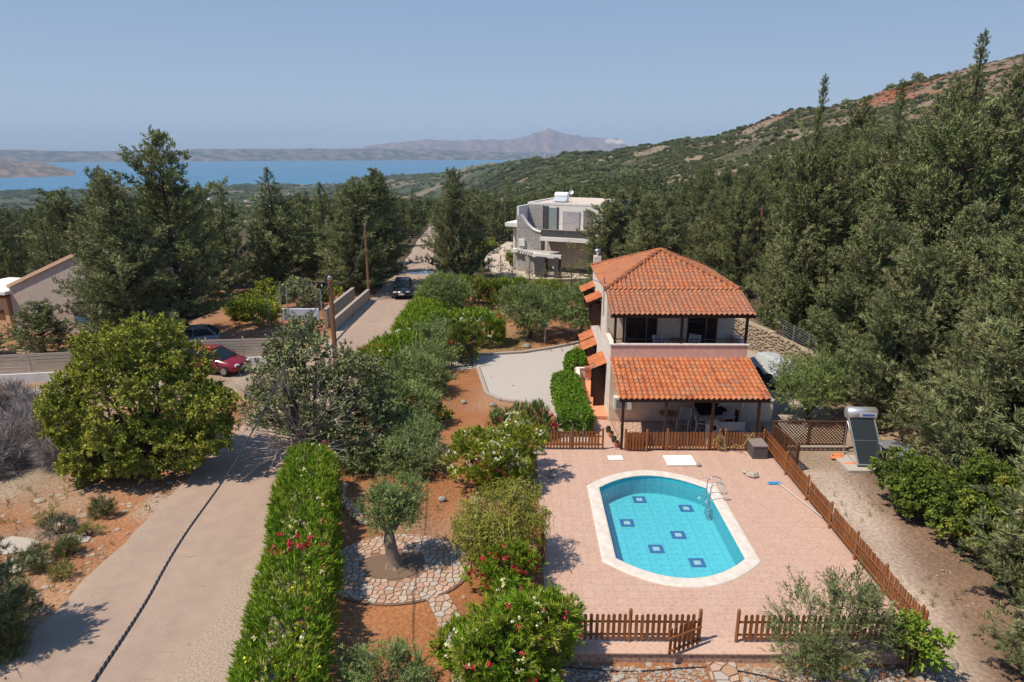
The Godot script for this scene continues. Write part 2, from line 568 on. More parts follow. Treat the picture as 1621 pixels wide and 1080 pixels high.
	ridge_land("island", [Vector3(-3322.2, -178.75, -7277.57), Vector3(-3277.59, -169.74, -7297.77), Vector3(-3138.42, -164.84, -7358.69), Vector3(-2985.98, -176.0, -7421.86), Vector3(-2940.39, -182.92, -7440.03)], 300, 300, 24, Color(0.10, 0.10, 0.08), Color(0.2, 0.17, 0.14), 0.6, fm)
	ridge_land("rocky_hill", [Vector3(-164.81, -63.91, -1691.99), Vector3(-144.7, -43.26, -1693.83), Vector3(-114.26, -31.54, -1696.16), Vector3(-68.75, -27.18, -1698.61), Vector3(-15.6, -28.67, -1699.93), Vector3(45.21, -31.59, -1699.4), Vector3(120.96, -34.41, -1695.69)], 260, 300, 60, Color(0.075, 0.08, 0.05), Color(0.2, 0.18, 0.145), 3.0, fm)
	# garden paving laid on the ground
	var gravel := mat("drive_gravel", 0.5, 0.455, 0.42, 0.95, ntex(0.11, 5, Color(0.82, 0.81, 0.8), Color(1, 1, 1), 14), 4.7)
	patch("driveway", [[-2.29, -39.58], [-1.52, -34.97], [-0.7, -34.1], [1.01, -33.57], [1.9, -31.8], [2.0, -28.8], [3.3, -28.8], [3.5, -43.4], [4.3, -45.0], [2.2, -43.6], [0.43, -42.64], [-1.2, -42.3], [-3.2, -41.9], [-8.0, -41.5], [-8.0, -38.9], [-3.6, -39.2]], 0.016, gravel, 0.05)
	var kb := mat("kerb", 0.5, 0.42, 0.36, 0.9, ntex(0.05, 4, Color(0.7, 0.7, 0.7), Color(1, 1, 1), 15), 1.0)
	for line in [[[-2.45, -39.6], [-1.68, -35.0], [-0.85, -34.0], [1.0, -33.4]], [[-3.2, -42.05], [-1.2, -42.45], [0.43, -42.8], [2.2, -43.75], [4.2, -45.2]]]:
		var m := MB.new()
		for i in line.size() - 1:
			var a := Vector3(line[i][0], 0.06, line[i][1]); var b := Vector3(line[i + 1][0], 0.06, line[i + 1][1])
			m.bev((a + b) / 2, Vector3(0.22, 0.18, a.distance_to(b)), 0.03, Basis.looking_at(b - a))
		struct("drive_kerb", m.mesh(), kb)
	patch("house_apron", [[10.9, -47], [15.5, -46], [16, -40], [15.8, -31.4], [12.4, -29.0], [10.9, -29]], 0.015, mat("apron", 0.47, 0.395, 0.33, 0.95, ntex(0.05, 4, Color(0.75, 0.75, 0.75), Color(1, 1, 1), 16), 2.0), 0.05)
	stone_circle()

func crazy(poly: PackedVector2Array, cell: float, gap: float, keep: Callable) -> Array:
	# irregular stones: the region round each jittered point, cut by its neighbours and shrunk
	var pts: Array[Vector2] = []
	var lo := poly[0]; var hi := poly[0]
	for p in poly:
		lo = lo.min(p); hi = hi.max(p)
	var x := lo.x
	while x < hi.x + cell:
		var z := lo.y
		while z < hi.y + cell:
			pts.append(Vector2(x + rf(-0.42, 0.42) * cell, z + rf(-0.42, 0.42) * cell)); z += cell
		x += cell
	var out: Array = []
	for p in pts:
		if not keep.call(p): continue
		var h := cell * 1.6
		var cellp: Array = [p + Vector2(-h, -h), p + Vector2(h, -h), p + Vector2(h, h), p + Vector2(-h, h)]
		for q in pts:
			if q == p or q.distance_to(p) > cell * 2.6: continue
			var n := (q - p).normalized()
			var lim := p.distance_to(q) * 0.5 - gap
			var nxt: Array = []
			for i in cellp.size():
				var a: Vector2 = cellp[i]; var b: Vector2 = cellp[(i + 1) % cellp.size()]
				var da := (a - p).dot(n) - lim; var db := (b - p).dot(n) - lim
				if da <= 0: nxt.append(a)
				if da * db < 0: nxt.append(a.lerp(b, da / (da - db)))
			cellp = nxt
			if cellp.size() < 3: break
		if cellp.size() < 3: continue
		var parts := Geometry2D.intersect_polygons(PackedVector2Array(cellp), poly)
		if parts.is_empty(): continue
		var best: PackedVector2Array = parts[0]
		if best.size() < 3: continue
		var area := 0.0
		for i in best.size():
			area += best[i].cross(best[(i + 1) % best.size()]) * 0.5
		if absf(area) < cell * cell * 0.12: continue
		out.append(best)
	return out

func stones(parent: Node, list: Array, y: float, tones: Array) -> void:
	for p in list:
		part("stone", MB.new().prism(p, y - 0.03, y + rf(0, 0.008), 0.008).mesh(), tones[rng.randi() % tones.size()], parent)

func stone_tones() -> Array:
	var t := ntex(0.05, 4, Color(0.78, 0.76, 0.74), Color(1, 1, 1), 21)
	return [mat("slab_pink", 0.56, 0.37, 0.28, 0.85, t, 0.7), mat("slab_rose", 0.6, 0.42, 0.33, 0.85, t, 0.7), mat("slab_cream", 0.6, 0.48, 0.385, 0.85, t, 0.7), mat("slab_grey", 0.52, 0.47, 0.42, 0.85, t, 0.7), mat("slab_ochre", 0.5, 0.33, 0.22, 0.85, t, 0.7)]

func ring(c: Vector2, rx: float, rz: float, n: int, wob := 0.0) -> PackedVector2Array:
	var p := PackedVector2Array()
	for i in n:
		var a := TAU * i / n
		var w := 1.0 + wob * sin(a * 3 + 1.0)
		p.append(c + Vector2(cos(a) * rx * w, sin(a) * rz * w))
	return p

func stone_circle() -> void:
	var tones := stone_tones()
	var grout := mat("grout", 0.3, 0.19, 0.135, 0.95, ntex(0.06, 4, Color(0.7, 0.7, 0.7), Color(1, 1, 1), 22), 1.0)
	var c := Vector2(-3.85, -19.05)
	var c2 := Vector2(-3.95, -19.1)
	var o := struct("stone_circle", MB.new().prism(ring(c, 2.38, 1.9, 40), -0.1, 0.05).mesh(), grout)
	stones(o, crazy(ring(c, 2.34, 1.86, 40), 0.215, 0.015, func(p): return ((p - c2) / Vector2(0.98, 0.76)).length() > 1.08), 0.078, tones)
	patch("tree_pit", Array(ring(c2, 0.95, 0.74, 24)).map(func(p): return [p.x, p.y]), 0.072, mat("pit", 0.28, 0.19, 0.13, 0.95, ntex(0.08, 4, Color(0.6, 0.6, 0.6), Color(1, 1, 1), 23), 0.8), 0.05)
	var path := PackedVector2Array([Vector2(-2.75, -17.5), Vector2(-2.1, -17.7), Vector2(-1.75, -17.0), Vector2(-1.35, -16.1), Vector2(-0.9, -15.0), Vector2(-0.75, -13.4), Vector2(-0.7, -12), Vector2(-0.9, -9), Vector2(-1.6, -6.5), Vector2(-2.3, -6.8), Vector2(-1.7, -9.2), Vector2(-1.45, -12), Vector2(-1.5, -13.4), Vector2(-1.75, -14.9), Vector2(-2.1, -16.0), Vector2(-2.4, -16.8)])
	o = struct("garden_path", MB.new().prism(path, -0.4, 0.04).mesh(), grout)
	stones(o, crazy(path, 0.235, 0.015, func(p): return true), 0.066, tones)
	var p2 := PackedVector2Array([Vector3(5.05, -0.33, -15.6), Vector3(5.88, -0.33, -15.66), Vector3(5.74, -0.33, -14.54), Vector3(5.03, -0.33, -14.53)].map(func(q): return Vector2(q.x, q.z)))
	o = struct("stepping_path", MB.new().prism(p2, -0.5, -0.3).mesh(), grout)
	stones(o, crazy(p2, 0.3, 0.02, func(p): return true), -0.27, tones)
	# curved dry stone edging behind the little olive
	var arc: Array = [Vector3(-6.88, 0.0, -24.5), Vector3(-6.86, 0.0, -23.74), Vector3(-6.51, 0.0, -23.02), Vector3(-6.0, 0.0, -22.33), Vector3(-5.44, 0.0, -21.68), Vector3(-6.48, 0.0, -24.4), Vector3(-6.18, 0.0, -24.78)]
	o = struct("bed_edging", MB.new().box(arc[1], Vector3(0.2, 0.1, 0.2)).mesh(), grout)
	for k in 34:
		var t := k / 33.0 * 4.0
		var a: Vector3 = arc[int(minf(t, 3.999))].lerp(arc[int(minf(t, 3.999)) + 1], t - int(minf(t, 3.999)))
		for s in 2:
			part("stone", rock_mesh(k % 5), tones[rng.randi() % 5], o, a + Vector3(rf(-0.1, 0.1), 0.06 + s * 0.07, rf(-0.1, 0.1)), Basis(rdir(), 1.0).scaled(Vector3.ONE * rf(0.1, 0.17)))

var rocks: Array = []
func rock_mesh(k: int) -> ArrayMesh:
	if rocks.is_empty():
		for j in 5:
			var r := RandomNumberGenerator.new()
			r.seed = 50 + j
			var m := MB.new()
			var rings: Array = []
			for a in 5:
				var q: Array[Vector3] = []
				for b in 7:
					var el := (a / 4.0 - 0.5) * PI
					var s := r.randf_range(0.75, 1.1)
					q.append(Vector3(cos(el) * cos(TAU * b / 7), sin(el) * 0.62, cos(el) * sin(TAU * b / 7)) * s)
				rings.append(q)
			for a in 4:
				for b in 7:
					m.quad(rings[a][b], rings[a][(b + 1) % 7], rings[a + 1][(b + 1) % 7], rings[a + 1][b])
			rocks.append(m.mesh())
	return rocks[k]

# ---------------------------------------------------------------- pool terrace
func pool_outline(grow: float) -> PackedVector2Array:
	var c := Vector2(5.34, -22.02)
	var hw := 2.14 + grow
	var hz := 2.42 + grow * 0.35
	var bulge := 1.08 + grow * 0.65
	var p := PackedVector2Array()
	for s in [1, -1]:
		for i in 15:
			var u: float = (1.0 - i / 7.0) * s
			p.append(c + Vector2(u * hw, (hz + bulge * (1.0 - u * u)) * s))
	return p

func terrace() -> void:
	var print_ := ntex(0.019, 1, Color(1.0, 0.99, 0.97), Color(0.9, 0.86, 0.84), 31, true)
	var tiles := [mat("tile_a", 0.505, 0.352, 0.29, 0.75, print_, 1.5), mat("tile_b", 0.515, 0.362, 0.3, 0.75, print_, 1.37), mat("tile_c", 0.495, 0.342, 0.28, 0.75, print_, 1.61)]
	var pool := pool_outline(0.0)
	var coping := pool_outline(0.42)
	var bed := CSGBox3D.new()
	bed.name = "terrace"
	bed.size = Vector3(10.3, 0.6, 13.0)
	bed.position = Vector3(5.98, -0.293, -22.1)
	bed.material = mat("mortar", 0.5, 0.35, 0.285, 0.9, ntex(0.05, 3, Color(0.85, 0.85, 0.85), Color(1, 1, 1), 33), 1.0)
	bed.set_meta("kind", "structure")
	add_child(bed)
	var hole := CSGPolygon3D.new()
	hole.name = "basin_cut"
	hole.operation = CSGShape3D.OPERATION_SUBTRACTION
	var cut := PackedVector2Array()
	for p in pool_outline(0.2):
		cut.append(Vector2(p.x - 5.98, p.y + 22.1))
	hole.polygon = cut
	hole.depth = 4.0
	hole.rotation_degrees = Vector3(90, 0, 0)
	hole.position.y = -2.0
	bed.add_child(hole)
	# floor tiles, the nearest 300 one by one
	var size := 0.333
	var tm := MB.new().bev(Vector3(0, 0.0, 0), Vector3(size - 0.005, 0.03, size - 0.005), 0.003).mesh()
	var spots: Array = []
	var z := -15.75
	while z > -28.5:
		var x := 0.98 + size * 0.5
		while x < 11.1:
			if not Geometry2D.is_point_in_polygon(Vector2(x, z), pool_outline(0.24)):
				spots.append(Vector3(x, 0.0, z))
			x += size
		z -= size
	for k in 300:
		part("tile", tm, tiles[rng.randi() % 3], bed, spots[k] - bed.position, Basis(Vector3(rf(-1, 1), 0, rf(-1, 1)).normalized(), rf(0, 0.004)))
	for j in 3:
		var rest: Array = []
		for k in range(300, spots.size()):
			if (k * 7 + k / 5) % 3 == j:
				rest.append(Transform3D(Basis(Vector3(rf(-1, 1), 0, rf(-1, 1)).normalized(), rf(0, 0.004)), spots[k] - bed.position))
		copies("floor_tiles", tm, tiles[j], rest, bed)
	# walk from the fence to the porch, and the edge wall with its pink facing
	patch("house_walk", [[3.75, -28.6], [4.7, -28.6], [4.55, -31.35], [3.8, -31.5], [3.6, -30.2]], 0.016, tiles[0], 0.05)
	struct("terrace_wall", MB.new().box(Vector3(5.6, -0.21, -15.42), Vector3(11.2, 0.4, 0.28)).mesh(), mat("facing", 0.47, 0.34, 0.275, 0.85, ntex(0.014, 1, Color(1, 0.95, 0.9), Color(0.7, 0.62, 0.58), 34, true), 1.1))
	patch("terrace_edge", [[0.2, -15.9], [11.2, -15.9], [11.2, -15.25], [0.2, -15.25]], 0.022, mat("edge_tile", 0.55, 0.385, 0.315, 0.75, print_, 1.7), 0.035, 0.006)
	# the pool: shell, coping, water, mosaics, ladder
	var pt := Image.create(256, 256, false, Image.FORMAT_RGB8)
	for i in 8:
		for j in 8:
			var k := 0.9 + 0.1 * rng.randf()
			pt.fill_rect(Rect2i(i * 32, j * 32, 32, 32), Color(k, k, k))
	for i in 8:
		pt.fill_rect(Rect2i(i * 32, 0, 1, 256), Color(0.7, 0.76, 0.8)); pt.fill_rect(Rect2i(0, i * 32, 256, 1), Color(0.7, 0.76, 0.8))
	for i in 2:
		pt.fill_rect(Rect2i(i * 128, 0, 3, 256), Color(0.5, 0.62, 0.7)); pt.fill_rect(Rect2i(0, i * 128, 256, 3), Color(0.5, 0.62, 0.7))
	var blue := mat("pool_tile", 0.07, 0.53, 0.63, 0.35, ImageTexture.create_from_image(pt), 0.66)
	var t := thing("swimming_pool", "turquoise tiled swimming pool with pale stone coping and bowed ends", "swimming pool")
	var depth := -0.8
	var shell := MB.new()
	for i in pool.size():
		var a := pool[i]; var b := pool[(i + 1) % pool.size()]
		shell.quad(Vector3(a.x, 0.0, a.y), Vector3(b.x, 0.0, b.y), Vector3(b.x, depth, b.y), Vector3(a.x, depth, a.y))
	part("pool_wall", shell.mesh(), mat("pool_side", 0.03, 0.44, 0.55, 0.35, ImageTexture.create_from_image(pt), 0.66), t)
	part("pool_floor", MB.new().prism(pool_outline(0.05), depth - 0.1, depth).mesh(), blue, t)
	var cop := mat("coping", 0.7, 0.645, 0.585, 0.5, ntex(0.008, 4, Color(0.9, 0.885, 0.87), Color(1, 1, 1), 36), 1.6)
	var lip := MB.new()
	var outs := [pool_outline(0.45), coping, pool_outline(0.36), pool_outline(0.02), pool_outline(-0.03), pool_outline(-0.03), pool_outline(0.0)]
	var hs := [0.0, 0.042, 0.052, 0.052, 0.038, 0.0, -0.02]
	for k in 6:
		for i in pool.size():
			var j := (i + 1) % pool.size()
			lip.quad(lip.V(outs[k][i], hs[k]), lip.V(outs[k][j], hs[k]), lip.V(outs[k + 1][j], hs[k + 1]), lip.V(outs[k + 1][i], hs[k + 1]))
	part("coping", lip.mesh(), cop, t)
	var wm := StandardMaterial3D.new()
	wm.resource_name = "pool_water"
	wm.transparency = BaseMaterial3D.TRANSPARENCY_ALPHA
	wm.albedo_color = Color(0.75, 0.95, 1.0, 0.05)
	wm.roughness = 0.03
	wm.normal_enabled = true
	wm.normal_texture = ntex(0.02, 2, Color.BLACK, Color.WHITE, 38, false, 512, true)
	wm.normal_scale = 0.3
	wm.uv1_triplanar = true; wm.uv1_world_triplanar = true
	wm.uv1_scale = Vector3.ONE * 0.6
	var surf := MB.new()
	var ix := Geometry2D.triangulate_polygon(pool)
	for i in range(0, ix.size(), 3):
		surf.tri(surf.V(pool[ix[i]], -0.14), surf.V(pool[ix[i + 1]], -0.14), surf.V(pool[ix[i + 2]], -0.14))
	part("water", surf.mesh(), wm, t)
	var mosaic := mat("mosaic_blue", 0.012, 0.115, 0.33, 0.35, ImageTexture.create_from_image(pt), 0.33)
	var light := mat("mosaic_light", 0.3, 0.58, 0.6, 0.35, ImageTexture.create_from_image(pt), 0.33)
	for p in [Vector3(4.95, -0.79, -24.97), Vector3(6.68, -0.79, -24.29), Vector3(4.18, -0.79, -23.18), Vector3(5.94, -0.79, -22.36), Vector3(4.95, -0.79, -21.44), Vector3(6.2, -0.79, -20.61)]:
		var m := MB.new()
		for s in [[-1, 0], [1, 0], [0, -1], [0, 1]]:
			m.box(Vector3(s[0] * 0.19, 0, s[1] * 0.19), Vector3(0.14 if s[0] else 0.24, 0.012, 0.52 if s[0] else 0.14))
		var sq := part("floor_mosaic", m.mesh(), mosaic, t, p)
		part("mosaic_centre", MB.new().box(Vector3.ZERO, Vector3(0.236, 0.009, 0.236)).mesh(), light, sq)
	for p in [Vector3(3.5, -0.32, -25.0), Vector3(7.2, -0.4, -24.4)]:
		part("water_inlet", MB.new().lathe([[0.0, 0.02], [0.05, 0.02], [0.06, 0.0]], Vector3.ZERO, 10).mesh(), mat("white_plastic", 0.8, 0.8, 0.78, 0.4), t, p, Basis(Vector3.RIGHT, PI / 2))
	var chrome := mat("chrome", 0.75, 0.76, 0.78, 0.15, null, 1.0, 1.0)
	var lad := thing("pool_ladder", "bent stainless steel pool ladder on the edge nearest the picket fence", "ladder", Vector3(7.5, 0.05, -23.9))
	for s in [0.0, 0.5]:
		var pts: Array = []
		for i in 13:
			var a := PI * i / 12
			pts.append(Vector3(0.08 - cos(a) * 0.26, 0.5 + sin(a) * 0.24, s))
		pts.push_front(Vector3(-0.18, -1.0, s)); pts.push_back(Vector3(0.34, 0, s))
		var rr: Array = []
		for q in pts: rr.append(0.024)
		part("handrail", MB.new().tube(pts, rr, 8).mesh(true), chrome, lad)
	for k in 3:
		part("rung", MB.new().box(Vector3(-0.18, -0.3 - k * 0.25, 0.25), Vector3(0.08, 0.03, 0.5)).mesh(), chrome, lad)
	# things lying about
	var slate := mat("board_white", 0.78, 0.77, 0.74, 0.6)
	tag(part("white_board", MB.new().bev(Vector3.ZERO, Vector3(1.25, 0.05, 0.95), 0.01).mesh(), slate, self, Vector3(6.95, 0.06, -26.83), Basis(Vector3.UP, 0.03)), "large white panel lying on the terrace beyond the pool", "panel")
	tag(part("white_board", MB.new().bev(Vector3.ZERO, Vector3(0.62, 0.03, 0.42), 0.008).mesh(), slate, self, Vector3(4.23, 0.04, -27.1), Basis(Vector3.UP, 0.06)), "small white board flat on the tiles by the fence opening", "panel")
	var stone := mat("garden_rock", 0.5, 0.45, 0.39, 0.9, ntex(0.03, 5, Color(0.6, 0.58, 0.55), Color(1, 1, 1), 40), 0.7)
	var white_rock := mat("white_rock", 0.66, 0.6, 0.52, 0.9, ntex(0.03, 5, Color(0.62, 0.6, 0.57), Color(1, 1, 1), 40), 0.7)
	for r in [[Vector3(1.42, 0.08, -25.51), 0.34, white_rock, "flat pale rock at the terrace edge carrying a smaller round stone"], [Vector3(1.49, 0.26, -25.43), 0.17, stone, "small round grey stone on top of the flat pale rock"], [Vector3(1.05, 0.1, -27.51), 0.26, stone, "grey rock in the terrace corner by the short picket fence"], [Vector3(9.59, 0.09, -25.45), 0.3, white_rock, "largest of the pale rocks on the terrace near the blue pool brush"], [Vector3(9.39, 0.1, -25.71), 0.16, white_rock, "small pale rock leaning on the larger one near the pool brush"], [Vector3(7.64, 0.08, -26.37), 0.13, stone, "fist sized stone holding the corner of the large white panel"]]:
		tag(part("rock", rock_mesh(rng.randi() % 5), r[2], self, r[0], Basis(Vector3.UP, rf(0, 6)).scaled(Vector3(r[1], r[1] * 0.8, r[1] * 0.75))), r[3], "rock")
	var br := thing("pool_brush", "blue pool vacuum head on a long pale pole along the fence", "pool brush", Vector3(10.27, 0.05, -24.82), 0.1)
	part("brush_head", MB.new().bev(Vector3.ZERO, Vector3(0.5, 0.09, 0.16), 0.03).mesh(), mat("pool_blue", 0.05, 0.25, 0.5, 0.4), br)
	part("pole", MB.new().rod(Vector3(0.15, 0.02, 0.0), Vector3(0.75, 0.02, 4.4), 0.016).mesh(), mat("pole_grey", 0.6, 0.6, 0.58, 0.5), br)
	var gb := thing("storage_box", "grey lidded garden storage box against the picket fence corner", "storage box", Vector3(10.45, 0.02, -27.75))
	var rat := mat("grey_rattan", 0.13, 0.115, 0.115, 0.7, ntex(0.1, 2, Color(0.75, 0.75, 0.75), Color(1, 1, 1), 44), 0.3)
	part("box_body", MB.new().box(Vector3(0, 0.28, 0), Vector3(0.62, 0.56, 1.35)).mesh(), rat, gb)
	part("lid", MB.new().bev(Vector3(0, 0.59, 0), Vector3(0.66, 0.06, 1.39), 0.02).mesh(), mat("grey_lid", 0.23, 0.19, 0.175, 0.6), gb)

# ---------------------------------------------------------------- the villa
var roof_tile: ArrayMesh
func tile_mesh() -> ArrayMesh:                # one S-shaped clay tile, 0.24 wide, 0.36 long down the slope (+z), thick lip at the low end
	if roof_tile: return roof_tile
	var m := MB.new()
	var n := 8
	var top: Array = []
	for i in n + 1:
		var u := i / float(n)
		var h := 0.062 * sin(clampf(u / 0.62, 0, 1) * PI) - 0.02 * sin(clampf((u - 0.62) / 0.38, 0, 1) * PI)
		top.append(Vector2(u * 0.24 - 0.12, h))
	for i in n:
		var a: Vector2 = top[i]; var b: Vector2 = top[i + 1]
		m.quad(Vector3(a.x, a.y - 0.012, -0.19), Vector3(b.x, b.y - 0.012, -0.19), Vector3(b.x, b.y + 0.022, 0.18), Vector3(a.x, a.y + 0.022, 0.18))
		m.quad(Vector3(a.x, a.y + 0.022, 0.18), Vector3(b.x, b.y + 0.022, 0.18), Vector3(b.x, b.y - 0.004, 0.182), Vector3(a.x, a.y - 0.004, 0.182))
	roof_tile = m.mesh()
	return roof_tile

func tile_material() -> StandardMaterial3D:
	var m := mat("clay_tile", 0.95, 0.95, 0.95, 0.8, ntex(0.05, 4, Color(0.8, 0.78, 0.76), Color(1, 1, 1), 51), 0.8)
	m.vertex_color_use_as_albedo = true
	return m

func clay(old: float) -> Color:
	var t := rng.randf()
	var c := Color(0.55, 0.17, 0.07).lerp(Color(0.64, 0.26, 0.12), t)
	if rng.randf() < 0.12: c = c.lerp(Color(0.36, 0.12, 0.065), 0.7)
	if rng.randf() < old: c = c.lerp(Color(0.4, 0.22, 0.15), rf(0.3, 0.8))
	return c

func tiled(parent: Node, called: String, tri: Array, eave: Vector3, up: Vector3, inside: Callable, old := 0.15) -> void:
	# lays tiles on the slope through eave point `eave`, `up` the unit vector up the slope, over points for which inside(point) holds
	var along := Vector3(up.x, 0, up.z).normalized().cross(Vector3.UP).normalized()
	var nrm := along.cross(up).normalized()
	if nrm.y < 0: nrm = -nrm
	var b := Basis(along, nrm, -up)
	if b.determinant() < 0: b = Basis(-along, nrm, -up)
	var xs: Array = []; var cs: Array = []
	for r in range(0, 40):
		for k in range(-60, 60):
			var p: Vector3 = eave + up * (0.14 + r * 0.31) + along * (k * 0.238 + 0.119)
			if inside.call(p):
				var j := Basis(nrm, rf(-0.02, 0.02)) * b
				xs.append(Transform3D(j, p + nrm * (0.03 + rf(0, 0.006))))
				var c := clay(old)
				if old > 0.3 and rng.randf() < 0.7: c = c.lerp(Color(0.42, 0.2, 0.13), 0.35)
				cs.append(c)
	copies(called, tile_mesh(), tile_material(), xs, parent, cs)
	if tri:
		var m := MB.new()
		for i in range(1, tri.size() - 1):
			m.tri(tri[0], tri[i], tri[i + 1])
		part("roof_deck", m.mesh(), mat("roof_under", 0.24, 0.085, 0.045, 0.9), parent)

func ridge_caps(parent: Node, a: Vector3, b: Vector3) -> void:
	var n := int(a.distance_to(b) / 0.34)
	var d := (b - a).normalized()
	var m := MB.new()
	var x := d.cross(Vector3.UP).normalized(); var y := x.cross(d)
	for s in 6:
		var p := PI * s / 6; var q := PI * (s + 1) / 6
		for e in [[0.12, -0.2, 0.1, 0.2]]:
			m.quad((x * cos(p) + y * sin(p)) * 0.125 + d * e[1], (x * cos(q) + y * sin(q)) * 0.125 + d * e[1], (x * cos(q) + y * sin(q)) * 0.1 + d * e[3], (x * cos(p) + y * sin(p)) * 0.1 + d * e[3])
	var cap := m.mesh()
	for k in n:
		part("ridge_tile", cap, mat("ridge_clay_%d" % (k % 3), [0.42, 0.5, 0.36][k % 3], [0.16, 0.17, 0.15][k % 3], [0.08, 0.07, 0.09][k % 3], 0.85, ntex(0.05, 4, Color(0.7, 0.68, 0.66), Color(1, 1, 1), 52 + k % 3), 0.6), parent, a.lerp(b, (k + 0.5) / n) + Vector3(0, 0.035, 0))

func wood() -> StandardMaterial3D:
	return mat("brown_wood", 0.062, 0.024, 0.016, 0.55, ntex(0.03, 4, Color(0.7, 0.7, 0.7), Color(1, 1, 1), 55), 0.5)

func glass() -> StandardMaterial3D:
	return mat("window_glass", 0.02, 0.025, 0.03, 0.06)

func shutter_leaf(parent: Node, w: float, h: float, at: Vector3, b: Basis) -> void:
	var o := part("shutter", MB.new().box(Vector3.ZERO, Vector3(w, h, 0.035)).mesh(), wood(), parent, at, b)
	var m := MB.new()
	for s in [-1, 1]:
		m.box(Vector3(s * (w / 2 - 0.03), 0, 0), Vector3(0.055, h - 0.004, 0.05))
	for y in [-h / 2 + 0.04, 0.0, h / 2 - 0.04]:
		m.box(Vector3(0, y, 0), Vector3(w - 0.12, 0.07, 0.048))
	part("frame", m.mesh(), wood(), o)

func french_door(parent: Node, at: Vector3, w: float, h: float, b := Basis()) -> void:
	var fr := MB.new()
	for s in [-1.0, 0.0, 1.0]:
		fr.box(Vector3(s * (w / 2 - 0.04), h / 2, 0), Vector3(0.08 if s else 0.1, h, 0.09))
	fr.box(Vector3(0, h - 0.04, 0), Vector3(w - 0.16, 0.08, 0.085))
	fr.box(Vector3(0, 0.2, 0), Vector3(w - 0.16, 0.4, 0.06))
	for y in [0.85, 1.3, 1.7]:
		fr.box(Vector3(0, y, 0), Vector3(w - 0.16, 0.045, 0.055))
	var o := part("door", fr.mesh(), wood(), parent, at, b)
	part("pane", MB.new().box(Vector3(0, h / 2 + 0.15, -0.005), Vector3(w - 0.16, h - 0.5, 0.012)).mesh(), glass(), o)
	part("curtain", MB.new().box(Vector3(0, h - 0.25, -0.03), Vector3(w - 0.2, 0.35, 0.012)).mesh(), mat("curtain", 0.5, 0.46, 0.42), o)

